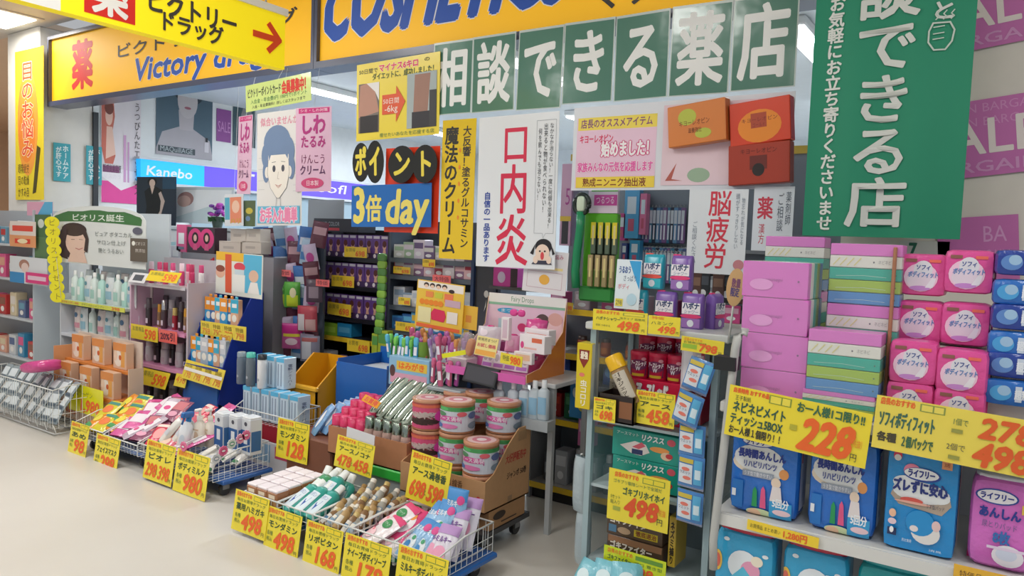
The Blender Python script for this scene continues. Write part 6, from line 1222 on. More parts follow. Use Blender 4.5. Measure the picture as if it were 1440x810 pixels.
wb=cuboid('hair_box','dark pink box with two dark haired heads above the red tray','box',VY+.28,(263,355,302,320),.12,'3a2830:p',[('e','d84080',.3,.55,.26,.4),('e','d84080',.72,.55,.26,.4),('e','2a1a20',.3,.58,.12,.22),('e','2a1a20',.72,.58,.12,.22),('e','e0b8a8',.3,.58,.06,.13),('e','e0b8a8',.72,.58,.06,.13),('p','d8608a',[(.22,.12),(.38,.12),(.35,.36),(.25,.36)]),('p','d8608a',[(.64,.12),(.8,.12),(.77,.36),(.67,.36)])])
pb_=M()
for i,(a,b,c,d) in enumerate(((308,356,338,340),(340,356,367,340),(324,340,346,322),(346,340,366,322))):
    cuboid('beige_box',f'plain beige carton above the sauna poster, {["lower one by the red tray","lower one by the hanging pouches","upper one by the red tray","upper one by the hanging pouches"][i]}','box',VY+.28,(a,b,c,d),.1,'c8bfb4:p',[('r','b0a8a0',.2,.4,.7,.6),('l','a89c90',[(.0,.93),(1,.93)],.003)],'beige cartons above the sauna poster')
p=at(285,356,Y=VY+.28); thing('back_stage',M().box(at(215,360,Y=VY).x,VY+.27,0,at(343,360,Y=VY).x,VY+.4,p.z-.001,'8a8a90:p'),'grey step behind the red tray carrying the beige cartons','plinth')
for i,(a,b,c,d,col) in enumerate(((219,362,232,335,'5ab0c8:p'),(231,364,240,340,'9ac4cc:p'),(240,366,254,346,'c8c8d0:p'),(248,354,262,316,'d85a8a:p'))):
    cuboid('cosmetic_box',('teal','pale teal','grey','pink')[i]+' upright cosmetic box behind the stand top bottles','box',VY+.28,(a,b,c,d),.05,col,[('r','e4e6e8',.2,.3,.8,.7),('r','6a7a88',.2,.1,.8,.2)],'upright cosmetic boxes')
card('small_poster','small mixed colour poster under the wrinkle poster by the cartoon woman','poster',VY+.2,(316,318,342,272),'d8dce0:p',[('r','e08a6a',.3,.1,.9,.9),('r','5aa8c0',.02,.2,.28,.9),('e','e8c0a8',.6,.6,.2,.2),('t','c8a83a','ハリ',.3,.06,.9,.24,{'b':.03})],(0,rad(-2),0),hang=3.0)
card('leaf_card','dark green leaf patterned card beside the small mixed poster','poster',VY+.22,(342,318,359,282),'5a6a4a:n',[('e','c8b84a',.5,.6,.3,.12),('e','6a8ab0',.4,.3,.2,.1)],hang=3.0)
# ================================================================ BOTANICAL SHAMPOO GONDOLA
GY2=3.12
g0,g1=at(88,430,Y=GY2).x,at(183,430,Y=GY2).x-.05
gz=[at(140,478,Y=GY2).z,at(140,429,Y=GY2).z]
ps=[('back_panel',M().box(g0-.05,GY2+.36,.05,g1-.02,GY2+.375,gz[1]+.75,'c4ccd2:p')),('shelf',M().box(g0-.03,GY2,gz[0]-.025,g1-.02,GY2+.36,gz[0],'c8ccd4:p',.003)),('shelf',M().box(g0-.03,GY2,gz[1]-.025,g1-.02,GY2+.36,gz[1],'b8c4bc:p',.003)),('base',M().box(g0-.03,GY2+.02,.0,g1-.02,GY2+.36,.12,'b4b8be:p',.004)),('side_panel',M().box(g0-.045,GY2,.0,g0-.03,GY2+.375,gz[1]+.05,'c8ccd2:p')),
 ('edge_strip',M().box(g0-.03,GY2-.006,gz[1]-.03,g1-.02,GY2-.001,gz[1]+.004,'d4d858:f').front([('t','c84a3a','新登場 お試し価格',.02,.2,.3,.8),('t','4a6a3a','ボタニカルシャンプー',.34,.2,.68,.8),('t','d86a3a','398',.78,.15,.9,.85,{'b':.05})],g0-.03,GY2-.006,gz[1]-.03,g1+.02,gz[1]+.004))]
thing('shampoo_gondola',ps,'white shelving unit of botanical shampoo beneath the leafy header board','shelf unit')
x0,z0,x1,z1=R(GY2+.05,72,367,205,292); w,h=x1-x0,z1-z0
pts=[(-w/2,0),(w/2,0),(w/2,h*.72)]+[(w/2*math.cos(t)*1.0,h*.72+h*.3*math.sin(t)**.7) for t in np.linspace(.12,math.pi-.12,12)]+[(-w/2,h*.72)]
hb=M().prism(pts,0,.006,'d4d8d6:p')
gp=[(.04,.73)]+[(.5-.47*math.cos(t),.74+.2*math.sin(t)**.6+.012*math.sin(9*t)) for t in np.linspace(.1,math.pi-.1,16)]+[(.96,.70),(.7,.73),(.4,.75)]
hb.front([('p','3f7040',gp),('t','dfe6dc','ビオリス誕生',.24,.76,.8,.87,{'b':.02}),('e','3a2a2c',.26,.4,.17,.32),('p','3a2a2c',[(.1,.1),(.2,.06),(.2,.4),(.1,.4)]),('e','d8b8a8',.3,.38,.125,.25),('p','d8b8a8',[(.2,.02),(.42,.02),(.38,.22),(.24,.22)]),('e','3a2a2c',.27,.6,.14,.12),('l','5a4040',[(.24,.42),(.28,.425)],.003),('l','5a4040',[(.33,.43),(.37,.425)],.003),('l','b86a68',[(.29,.27),(.33,.25),(.37,.28)],.006),('p','3a2a2c',[(.3,.7),(.4,.62),(.435,.44),(.42,.2),(.385,.24),(.4,.44),(.36,.56)]),('p','3a2a2c',[(.3,.7),(.2,.6),(.17,.3),(.11,.12),(.14,.5),(.2,.68)]),
 ('t','6a7270','ピュア ボタニカル',.5,.5,.88,.58),('t','6a7270','サロン仕上げ',.52,.36,.82,.44),('t','6a7270','艶とうるおい',.54,.22,.8,.3),('e','5a5a6a',.93,.62,.045,.06)],-w/2,0,0,w/2,h,base=.001,step=.0003)
thing('header_board',hb,'white header board with leafy green top and smiling head over the shampoo shelves','sign',None,((x0+x1)/2,GY2+.05,z0))
card('leaf_sign','narrow dark leafy green panel at the edge of the header board','sign',GY2+.06,(49,364,71,302),'4a6a48:n',[('e','c8d0c8',.4,.8,.2,.1),('r','5a7a52',.0,.0,1,.5)])
card('brown_card','small brown card with pale print at the corner of the header board','card',GY2+.03,(183,367,207,336),'5e5448:p',[('t','d8d4cc','ビオリス',.3,.7,.9,.85),('t','c8c0b8','無添加',.3,.4,.9,.55),('e','e0e0d8',.2,.78,.1,.1)])
st=M().tube([tuple(at(72,300,Y=GY2-.02)),tuple(at(86,420,Y=GY2-.02))],.002,'d8d8d0:p',5); ps=[('string',st)]
for i,ch in enumerate('ビオリスプレゼント'):
    p=at(73+1.0*i,313+13.0*i,Y=GY2-.03); m=M(); r=.056; m.xf=Matrix.Translation(p)@Matrix.Rotation(rad(52),4,'Z')@Matrix.Translation(-p)
    pts=[(p.x+r*math.cos(t),p.z+r*.92*math.sin(t)) for t in np.arange(18)*math.pi/9]; m.prism(pts,p.y,p.y+.004,'e6dc28:f'); m.front([('t','8a7a1a',ch,.26,.26,.74,.74)],p.x-r,p.y,p.z-r,p.x+r,p.z+r); ps.append(('disc',m))
thing('disc_garland',ps,'hanging garland of nine bright yellow letter discs beside the header board','garland')
bt1=bmk('shampoo_bottle','bottle',.075,.055,.25,'cfdcd8:p','e4e6e4:p',[('r','9ac0b8',.0,.2,1,.6),('e','e8ecea',.5,.7,.3,.08)],capw=.5,caph=.14)
bt2=bmk('shampoo_bottle','bottle',.075,.055,.24,'a8d0c8:p','d4dcd8:p',[('r','e0e8e4',.1,.3,.9,.7)],capw=.45,caph=.16)
rp1=pk('refill_pouch',.11,.22,.05,'cfd6d8:g',[('r','8ab0c0',.1,.2,.9,.5),('e','5a8a9a',.5,.7,.2,.08)],seal='b8c4c8:g')
rp2=pk('refill_pouch',.11,.22,.05,'d8ccc8:g',[('r','c88a98',.1,.2,.9,.4),('e','4a6a8a',.5,.7,.25,.1)],seal='b8b4b8:g')
row([bt1,bt2,rp1],9,g0,g1,GY2+.08,gz[1],['clear white shampoo bottle on the upper gondola shelf, {}','pale teal shampoo bottle on the upper gondola shelf, {}','silver refill pouch on the upper gondola shelf, {}'],'front goods on the upper gondola shelf',jit=.01)
row([rp1,bt2,rp2],9,g0+.01,g1,GY2+.2,gz[1]+.03,['silver refill pouch at the back of the upper gondola shelf, {}','teal shampoo bottle at the back of the upper gondola shelf, {}','beige refill pouch at the back of the upper gondola shelf, {}'],'rear goods on the upper gondola shelf',jit=.01)
thing('shelf_riser',M().box(g0,GY2+.15,gz[1],g1,GY2+.26,gz[1]+.029,'c8ccd0:p'),'clear grey riser under the rear shampoo row','riser')
row([rp2,rp1,bt1],8,g0,g1,GY2+.1,gz[0],['beige refill pouch on the lower gondola shelf, {}','silver refill pouch on the lower gondola shelf, {}','white shampoo bottle on the lower gondola shelf, {}'],'goods on the lower gondola shelf',jit=.01)
# orange white collagen stand
OY=2.76
o0,o1=at(76,560,Y=OY).x,at(164,560,Y=OY).x; oz=[at(120,597,Y=OY).z,at(120,553,Y=OY).z,at(120,515,Y=OY).z]
ps=[('body',M().box(o0,OY,.05,o1,OY+.18,oz[1]-.02,'c8946a:p',.004).front([('r','d8b8a0',.05,.1,.95,.9),('e','c87040',.3,.5,.14,.3)],o0,OY,.05,o1,oz[1]-.02)),('base',M().box(o0+.02,OY+.02,0,o1-.02,OY+.17,.05,'2a2a2c')),('shelf',M().box(o0,OY,oz[1]-.02,o1,OY+.18,oz[1],'d8823a:p')),('shelf',M().box(o0,OY+.08,oz[2]-.02,o1,OY+.18,oz[2],'d8823a:p')),('back_board',M().box(o0,OY+.18,.05,o1,OY+.19,oz[2]+.2,'d8c8bc:p')),('side_wing',M().box(o0-.006,OY,.05,o0,OY+.19,oz[2]+.1,'d8a070:p')),('side_wing',M().box(o1,OY+.08,.05,o1+.006,OY+.19,oz[2]+.02,'e0c8b4:p'))]
thing('orange_stand',ps,'orange and cream floor stand of collagen boxes near the pillar','display stand')
def colbox():
    b=M().box(-.085,-.03,0,.085,.03,.19,'d8b49a:p',.003); b.front([('r','d88a4a',0,.7,1,1),('e','e8dcd0',.4,.4,.3,.3),('r','e0a050',.62,.1,.9,.7),('e','c85a2a',.55,.45,.1,.1),('e','e8c8b0',.2,.5,.14,.2)],-.085,-.03,0,.085,.19)
    return thing('collagen_box',b,'x','box',None,(0,0,0))
row([colbox],3,o0,o1,OY+.13,oz[2],'cream and orange collagen box on the top step of the stand, {}','upper collagen boxes')
row([colbox],3,o0,o1,OY+.04,oz[1],'cream and orange collagen box on the lower step of the stand, {}','lower collagen boxes')
pq('bright yellow price card on the orange cream stand',(97,575,145,550),'e6e020:f',Y=OY-.03,its=[('t','5a6a2a','コラーゲン',.2,.6,.7,.8),('t',ORG,'1,980',.3,.1,.88,.5,{'b':.06,'sh':.15})])
# far basket trolley
BYY=2.5; b0,b1=at(-30,570,Y=BYY).x,at(74,570,Y=BYY).x; bz=at(35,590,Y=BYY).z; bt_=at(35,538,Y=BYY).z
basket('wire_basket','white wire basket of silver packs before the orange stand',b0,b1,BYY,BYY+.24,bz,bt_,bt_+.02)
ft=M()
for i in range(8): x=b0+.15+(b1-b0-.25)*i/7; ft.tube([(x,BYY+.05,bz),(x+.02,BYY+.06,.02)],.004,'d8dad8:p',4)
thing('basket_stand',[('bars',ft),('foot_ring',M().tube([(b0+.15,BYY+.05,.012),(b1-.08,BYY+.05,.012),(b1-.08,BYY+.2,.012),(b0+.15,BYY+.2,.012),(b0+.15,BYY+.05,.012)],.006,'c8cac8:p',6))],'tapered white wire foot under the basket of silver packs','basket stand')
sp_=pk('silver_pack',.1,.13,.03,'8a969c:g',[('r','d0d8dc',.1,.3,.9,.8),('r','4a5a68',.1,.1,.9,.25)],seal='3a3a40:g')
rnd=random.Random(4); s=[]
for r in range(3):
    for c in range(9): s.append(((b0+.05+(b1-b0-.1)*c/8.5,BYY+.05+.05*(r%3),bz+.01+.085*r),(rad(-35+rnd.uniform(-8,8)),0,rad(rnd.uniform(-15,15))),f'{ORD[c]} in row {r+1}'))
many([sp_],s,'silver white pack in the wire basket, {} from the photo edge','silver packs in the wire basket')
m=M().soft(.34,.2,.09,'d04a90:g',3.5,8,0,.05); thing('magenta_bag',m,'glossy magenta bag lying on the basket of silver packs','bag',None,((b0+b1)/2+.12,BYY+.14,bt_+.05),(0,rad(-10),0))
# hall goods behind, beside the pillar
HY=3.3; h0,h1=-9.2,-6.9
x0,x1=at(-40,400,Y=HY).x,at(66,400,Y=HY).x
hz=[.25,.62,.98,1.3]
ps=[('back_panel',M().box(x0,HY+.17,0,x1,HY+.185,1.62,'a8b0b8:p'))]+[('shelf',M().box(x0,HY-.12,z-.02,x1,HY+.17,z,'c0c6cc:p')) for z in hz]+[('side_panel',M().box(x1,HY-.12,0,x1+.015,HY+.185,1.62,'b8c0c6:p'))]
thing('hall_shelf',ps,'white shelf unit of mixed toiletries standing before the pillar','shelf unit')
cl=['d8a08a','c8ccd0','3a88b0','b83a3a','d8c8a8','5a6a90','d85a8a','8a5a4a','e0d8d0','6a98b0']
for k,z in enumerate(hz):
    def bxm(c,c2,w,h):
        def f():
            b=M().box(-w/2,-.05,0,w/2,.05,h,c+':p',.004); b.front([('r',c2,.1,.5,.9,.85),('e','e8e4e0',.5,.28,.25,.14)],-w/2,-.05,0,w/2,h); return thing('toiletry_box',b,'x','box',None,(0,0,0))
        return f
    mk=[bxm(cl[(k*3+j)%10],cl[(k*3+j+4)%10],.13,.16+.03*((j+k)%3)) for j in range(4)]
    row(mk,8,x0+.05,x1-.02,HY-.03,z,[f'{n_} toiletry box on the {["lowest","second","third","top"][k]} hall shelf, {{}} from the photo edge' for n_ in ('wide','tall','bright','two tone')],f'toiletry boxes on the {["lowest","second","third","top"][k]} hall shelf',jit=.008)
pr=lambda lab,px,col,its,Y=HY-.15: card('shelf_card',lab,'card',Y,px,col,its)
pr('red and white banner card along the hall shelf top','' or (14,330,50,312),'e0d4cc:p',[('r','d84a3a',.1,.3,.9,.7)])
pr('orange and red notice card on the hall shelf under the white one',(14,346,50,332),'e09a6a:p',[('r','d83a2a',.2,.3,.8,.7),('e','e8d8b0',.5,.5,.2,.2)])
pr('rainbow pink and blue card under the yellow pillar poster',(38,303,74,284),'d8a0b8:p',[('p','5aa8d0',[(.4,0),(1,0),(1,1),(.7,1)])],HY-.1)
pr('magenta shelf strip low on the hall shelf',(36,397,68,386),'d83a80:p',[('r','e0c0d0',.1,.3,.9,.7)],GY2-.0)
pr('blue white photo card beside the yellow garland',(14,396,66,364),'d8dce0:p',[('r','3a88c0',0,.0,.4,.4),('e','a87a6a',.4,.7,.14,.2),('e','e0c8c0',.42,.6,.1,.18),('t','c85a6a','うるおい',.5,.1,.9,.3)],HY-.16)
# ================================================================ INSIDE THE SHOP
def shelf_unit(name,label,x0,x1,y0,dep,zs,top,col,edge,back,sides=True,kick=None,posts=None):
    ps=[('back_panel',M().box(x0,y0+dep,0,x1,y0+dep+.02,top,back))]
    for z in zs: ps.append(('shelf',M().box(x0,y0,z-.02,x1,y0+dep,z,col).box(x0,y0-.006,z-.032,x1,y0,z+.002,edge)))
    if kick: ps.append(('kick_board',M().box(x0,y0+.03,0,x1,y0+.04,kick,'18181a')))
    if sides: ps+= [('side_panel',M().box(x,y0,0,x+.02,y0+dep+.02,top,posts or col)) for x in (x0-.02,x1)]
    return thing(name,ps,label,'shelf unit')
# dark hair colour rack
NY=4.15
n0,n1=at(456,400,Y=NY).x,at(540,400,Y=NY).x
nz=[at(490,y,Y=NY).z for y in (520,476,447,402,362)]
nt=at(490,322,Y=NY).z
shelf_unit('hair_colour_rack','dark shelf rack of purple hair colour boxes inside the shop',n0-.12,n1+.03,NY,.32,nz,nt,'2a2a30:p','1e1e24:p','24242a',kick=.3)
hd=cuboid('rack_header','dark header box on the hair colour rack with small red line','sign',NY-.02,(441,325,503,308),.2,'34363e:p',[('r','b83a48',.05,.1,.6,.3),('t','a8b0b8','HAIR COLOR',.15,.45,.6,.75)])
card('grey_board','plain grey board leaning behind the hair colour rack','board',NY+.36,(428,560,484,281),'9aa2aa:p',())
def hairbox():
    b=M().box(-.04,-.02,0,.04,.02,.18,'644288:p',.002); b.front([('r','4a3060',.0,.0,1,.24),('e','d8a890',.5,.55,.24,.16),('e','5a2a24',.5,.64,.26,.14),('p','d8a890',[(.3,.24),(.72,.24),(.6,.5),(.4,.5)]),('e','e8e0e4',.3,.12,.18,.09),('r','c8c4d0',.1,.86,.9,.97)],-.04,-.02,0,.04,.18)
    return thing('hair_dye_box',b,'x','box',None,(0,0,0))
for k,(z,wd) in enumerate(((nz[4],'top'),(nz[3],'second'),(nz[2],'third'))):
    row([hairbox],9,n0-.08,n1+.02,NY+.04,z,'purple hair dye box on the '+wd+' rack shelf, {} from the grey board','hair dye boxes on the '+wd+' shelf',jit=.004)
cuboid('green_box','lime green box on the yellow edged rack shelf','box',NY+.02,(453,471,474,455),.12,'8ab82a:p',[('r','a8d04a',.1,.3,.9,.7)])
cuboid('blue_box','sky blue box beside the lime green box on the rack','box',NY+.02,(474,472,494,456),.12,'2a8ac0:p',[('r','58a8d4',.1,.3,.9,.7)])
thing('yellow_shelf_edge',M().box(n0-.12,NY-.02,nz[1]-.03,n1+.03,NY-.008,nz[1]+.006,'d8b42a:f'),'yellow edge strip along the lime box shelf of the rack','shelf edge')
for i,(a,b,c,d) in enumerate(((450,514,465,494),(505,515,522,500))): cuboid('white_box',f'small white box on the lowest rack shelf, {["by the yellow bin","by the purple bags"][i]}','box',NY+.02,(a,b,c,d),.08,'c8ccd4:p',[('r','8a98a8',.6,.2,.8,.7)])
bgm=pk('purple_bag',.08,.1,.05,'5a4a78:g',[('e','a89ac0',.5,.5,.3,.25)])
many([bgm],[((at(px,512,Y=NY+.05).x,NY+.06,nz[0]),(0,0,0),ORD[i]) for i,px in enumerate((482,495))],'purple bag on the lowest rack shelf, {} from the yellow bin','purple bags on the rack')
pi_=lambda lab,px,Y=NY-.03,rot=(0,0,0),col='e4c43a:f': card('price_card',lab,'price card',Y,px,col,[('t','6a6a2a','お買得',.06,.5,.5,.85),('t','d8642a','698',.5,.12,.92,.6,{'b':.05})],rot,None,.002)
pi_('yellow price card on the top shelf of the hair colour rack',(484,361,516,348)); pi_('yellow price card on the second shelf of the hair colour rack',(466,402,498,389))
pi_('bent yellow price card on the third shelf of the hair colour rack',(460,441,494,429),rot=(0,rad(2),0)); pi_('yellow price card reading 28 under the lime box shelf',(488,493,520,480))
# leafy green strip of packets
p,q=at(541,362,Y=NY-.12),at(536,465,Y=NY-.12); ps=[('strip',M().box(q.x-.02,NY-.118,q.z,p.x+.01,NY-.112,p.z,'5a8a4a:f'))]
for i in range(11):
    t=i/10; x=p.x+(q.x-p.x)*t-.015+.012*math.sin(t*3); z=p.z+(q.z-p.z)*t; ps.append(('packet',M().soft(.085,.03,.06,'8ab848:g' if i%2 else '5a9048:g',4,5,z-.03,0,(x,NY-.13))))
thing('packet_strip',ps,'curving green strip of little packets at the edge of the hair colour rack','packet strip')
for i,(a,b,c,d) in enumerate(((530,500,545,466),(522,500,532,470))): cuboid('lime_box',f'lime and teal carton under the green packet strip, {ORD[i]}','box',NY-.14,(a,b,c,d),.06,'a8b83a:p',[('r','5a9a4a',.1,.5,.9,.9)])
# shelf unit between the rack and the ulcer poster
KX0,KX1=at(548,420,Y=4.1).x,at(700,420,Y=4.1).x
kzs=[at(580,y,Y=4.1).z for y in (500,466,432,388,364)]
shelf_unit('medicine_shelf','dark shelf unit of white and blue packs behind the yellow chart',KX0,KX1,4.1,.3,[.3]+kzs,at(600,310,Y=4.1).z,'4a5462:p','5a646e:p','3e4854')
def mbx(c,c2,w,h):
    def f():
        b=M().box(-w/2,-.05,0,w/2,.05,h,c,.003); b.front([('r',c2,.1,.55,.9,.85),('e','e0e4e8',.5,.28,.25,.12)],-w/2,-.05,0,w/2,h); return thing('medicine_pack',b,'x','box',None,(0,0,0))
    return f
for k,(z,cs) in enumerate(((kzs[4],['c8ccc8','9ab89a','d0ccd8','6a5a80']),(kzs[3],['b03a50','c8c8cc','8a6a8a','d8b8c0']),(kzs[2],['c4ccd4','8aa0b8','d4d8dc','b8c4d0']),(kzs[1],['3a78b0','2a5a98','58a0c8','c8a83a']),(kzs[0],['3a98b8','c85a3a','5ab0a0','a83a5a']))):
    row([mbx(c+':p',cs[(j+1)%4],.11,.1+.02*((j+k)%3)) for j,c in enumerate(cs)],10,KX0+.02,KX1-.02,4.17,z,[f'{w_} medicine pack on the {["highest","fourth","middle","second","lowest"][k]} shelf behind the yellow chart, {{}}' for w_ in ('narrow','wide','light','dark')],f'medicine packs, {["highest","fourth","middle","second","lowest"][k]} shelf',jit=.006)
pi_('yellow price card behind the green strip, upper shelf',(553,384,577,376),4.07); pi_('yellow price card behind the chart, middle shelf',(560,428,577,419),4.07); pi_('yellow price card behind the chart, blue pack shelf',(556,464,584,455),4.07)
pi_('pale yellow price card under the cream poster',(594,375,612,365),4.06); 
card('coral_card','coral price card above the yellow picture chart','price card',4.05,(608,397,634,388),'e87070:f',[('t','5a2a3a','大特価',.1,.2,.9,.8)])
ps=[('post',M().box(at(663,420,Y=3.9).x-.012,3.9,0,at(663,420,Y=3.9).x+.012,3.93,1.5,'2a4068:p')),('dark_board',M().box(at(665,420,Y=3.9).x,3.92,.2,at(692,420,Y=3.9).x,3.94,1.36,'3c3f4a:p').front([('e','d0d4d8',.6,.82,.12,.02),('p','d8d8dc',[(.5,.72),(.62,.79),(.6,.75)])],at(665,420,Y=3.9).x,3.92,.2,at(692,420,Y=3.9).x,1.36))]
thing('dark_stand',ps,'dark board on a navy post behind the pink display','stand')
cuboid('magenta_box','magenta box with pale oval under the ulcer poster','box',3.9,(693,402,728,378),.1,'b83a98:p',[('e','b8b0d0',.35,.5,.16,.3),('r','3a2a3a',.72,0,1,1)])
thing('box_shelf',M().box(at(690,405,Y=3.9).x,3.88,at(700,402,Y=3.9).z-.02,at(762,405,Y=3.9).x,4.1,at(700,402,Y=3.9).z-.001,'4a4a54:p'),'dark shelf board under the magenta box','shelf')
# peg wall of hanging pouches
EY=3.95
e0,e1=at(368,420,Y=EY).x,at(446,420,Y=EY).x
thing('peg_wall',[('board',M().box(e0-.1,EY+.06,0,e1,EY+.08,at(400,330,Y=EY).z,'505a66:p')),('base',M().box(e0-.1,EY-.005,0,e1,EY+.055,.12,'20242a'))],'grey pegboard of hanging pouches between sauna poster and hair rack','display board')
hp=lambda c,its,w=.12,h=.2: pk('hanging_pouch',w,h,.03,c,its)
cands=[('4a78b8:g','blue',[('r','d8e0ea',.1,.3,.9,.6)]),('6a3a4a:g','maroon',[('r','c8a0a8',.1,.5,.9,.8)]),('a8c0d4:g','silver blue',[('r','4a7ab0',.1,.2,.9,.5)]),('c8b8d0:g','lilac',[('e','b84a90',.5,.5,.3,.2)])]
s=[]; nm_=[]
k=0
for r,y in enumerate((350,376,404,440,474,508)):
    for c in range(6):
        p=at(368+14.5*c+random.uniform(-3,3),y+random.uniform(-6,6),Y=EY); s.append(((p.x,EY+.02-.012*r,p.z),(rad(random.uniform(0,10)),rad(random.uniform(-10,10)),rad(random.uniform(12,60))),f'{ORD[c]} in the {ORD[r]} row'))
many([hp(c[0],c[2]) for c in cands],s,[c[1]+' pouch hanging on the pegboard, {}' for c in cands],'pouches on the pegboard')
gp=[('384','430',.12,.14,'5aa838:g','grass green pouch hanging below the coral card','3'),]
def one(px,w,h,c,its,lab,Y=EY-.08):
    p=at(*px,Y=Y); o=pk('hanging_pouch',w,h,.04,c,its)(); o.location=(p.x,Y,p.z); o['label']=lab; o.rotation_euler=(rad(3),0,rad(32)); o.scale=(1.25,1.25,1.15)
one((393,432),.11,.17,'4a9838:g',[('r','b8d02a',.1,.05,.9,.55),('e','7ac858',.5,.75,.3,.12)],'grass green pouch hanging below the coral card')
one((411,432),.1,.17,'5aa842:g',[('r','c0d430',.2,.05,.9,.5),('e','e0d8b0',.6,.6,.2,.2)],'lime green pouch hanging beside the grass green one')
one((388,494),.11,.17,'2a78a8:g',[('e','c8dce8',.5,.25,.25,.16),('r','d8c040',.1,.5,.9,.6)],'blue pouch hanging above the razor boxes')
one((411,490),.13,.17,'d868a8:g',[('r','c82a88',0,.6,1,.95),('e','f0d8e4',.5,.3,.3,.14),('r','e8d848',.1,.5,.9,.62)],'pink and magenta pouch hanging beside the blue one')
one((432,466),.12,.17,'b84a58:g',[('r','d8d0d4',.05,.05,.4,.7),('r','c8a0a0',.45,.05,.95,.5)],'dull red pouch hanging next to the rack, upper')
one((436,508),.12,.17,'8a8aa0:g',[('r','c8ccd8',.1,.1,.6,.9),('r','a85a5a',.1,.8,.9,.95)],'grey red pouch hanging next to the rack, lower')
one((442,425),.1,.15,'5a4a58:g',[('r','8a7a88',.2,.2,.8,.7)],'dusky pouch hanging beside the hair colour rack')
card('coral_card','coral price card on the pegboard above the green pouches','price card',EY-.1,(391,388,409,380),'e87878:f',[('t','5a2a3a','特価',.1,.2,.9,.8)])
card('coral_card','coral price card on the pegboard beside the hair rack','price card',EY-.1,(444,402,463,394),'e87070:f',[('t','5a2a3a','特価',.1,.2,.9,.8)])
cuboid('yellow_pack','narrow yellow pack beside the deep blue display','box',EY,(370,448,378,425),.05,'d8c040:p',[('r','c8682a',.2,.3,.8,.6)])
# ---- gondola behind the tower: yellow edged shelves
ZY=3.66
z0_,z1_=at(752,500,Y=ZY).x,-.66
zz=[at(775,y,Y=ZY).z for y in (683,588,494,432)]
shelf_unit('yellow_edge_shelf','shelf unit with yellow edged shelves behind the display tower',z0_,z1_,ZY,.36,zz,1.02,'b8b8b4:p','dcb82a:f','3a3c42',kick=zz[0]-.04,posts='8a8c90:p')
gb_=bmk('grey_bottle','bottle',.06,.06,.22,'6a7078:p','c8ccd0:p',[('r','a8b0b8',.1,.3,.9,.7)],capw=.6,caph=.2)
row([gb_,mbx('a8acb2:p','d0d4d8',.08,.2)],16,z0_+.03,z1_-.03,ZY+.1,zz[0],['grey bottle on the lowest yellow edged shelf, {}','pale pack on the lowest yellow edged shelf, {}'],'goods on the lowest yellow edged shelf',jit=.01)
row([mbx('b02a30:p','d84a3a',.12,.14),mbx('2a7a58:p','58a878',.12,.15),mbx('a8282c:p','c8c0b8',.1,.13)],11,z0_+.03,z1_-.03,ZY+.1,zz[1],['red box on the second yellow edged shelf, {}','green box on the second yellow edged shelf, {}','dark red box on the second yellow edged shelf, {}'],'boxes on the second yellow edged shelf',jit=.01)
bgp=pk('blue_bag',.12,.15,.06,'2a4a98:g',[('e','5a88c8',.5,.5,.3,.2)])
row([bgp],9,z0_+.05,z1_-.05,ZY+.08,zz[2]-.16,'shiny dark blue bag below the third yellow edged shelf, {} from the orange display','dark blue bags')
thing('bag_shelf',M().box(z0_+.003,ZY+.01,zz[2]-.185,z1_-.003,ZY+.2,zz[2]-.162,'5a5c64:p'),'narrow dark shelf under the blue bags','shelf')
jr=bmk('spice_jar','bottle',.06,.06,.1,'9a4a2a:p','3a2a24:p',[('r','c87a3a',.1,.2,.9,.7)],capw=.9,caph=.2,k=2,sh=.7)
row([jr],10,z0_+.04,z1_-.05,ZY+.08,zz[2],'brown jar on the third yellow edged shelf, {} from the orange display','brown jars')
row([mbx('c8508a:p','e0b0c8',.09,.09),mbx('b8a8b0:p','d8d0d8',.1,.1)],9,z0_+.03,z1_-.05,ZY+.08,zz[3],['pink box on the top yellow edged shelf, {}','pale box on the top yellow edged shelf, {}'],'boxes on the top yellow edged shelf',jit=.01)
pi_('small yellow price card by the pink box on the top yellow edged shelf',(786,436,806,426),ZY-.03)
cuboid('pink_yellow_box','pink box with yellow corner poking out beside the tower','box',ZY-.02,(812,626,833,590),.08,'d878b0:p',[('e','e0d03a',.75,.2,.3,.2),('r','e0c8d8',.1,.5,.9,.9)])
cuboid('baby_pack','light blue baby goods pack standing beside the tower','box',ZY-.04,(800,586,832,540),.08,'3a88c0:p',[('e','e0d868',.6,.5,.25,.3),('e','d8e4ec',.25,.7,.12,.14)])
# ---- back board with toothbrushes
UY=4.0
u0,u1=at(800,340,Y=UY).x,-.7
thing('brush_wall',[('board',M().box(u0,UY,.0,u1,UY+.03,2.02,'79828c:p')),('hook_bar',M().box(at(905,348,Y=UY).x,UY-.04,at(930,347,Y=UY).z-.02,u1,UY,at(930,347,Y=UY).z,'9aa0a6:p')),('top_rail',M().box(u0,UY-.02,2.0,u1,UY+.03,2.04,'c8a83a:p'))],'grey toothbrush display wall above the yellow edged shelves','display wall')
def tbk(c):
    def f():
        b=M().box(-.014,-.008,0,.014,.008,.2,c,.004); b.front([('r','c8d0d8',.2,.55,.8,.92),('r','e0e4ec',.35,.1,.65,.5)],-.014,-.008,0,.014,.2); return thing('toothbrush',[('blister',b),('hook',M().tube([(0,0,.2),(0,.01,.215),(0,.03,.215)],.002,'c8ccd0:m',4))],'x','toothbrush',None,(0,0,0))
    return f
tcs=['4a5a88:p','7a5a8a:p','3a7a98:p','2a3048:p','5a88b0:p']
def tb_row(xa,xb,n,z,wd): row([tbk(c) for c in tcs],n,xa,xb,UY-.045,z,[f'{c_} toothbrush blister hanging in the {wd} row, {{}} from the green board' for c_ in ('slate blue','mauve','teal blue','black','sky blue')],f'hanging toothbrushes, {wd} row',jit=.004)
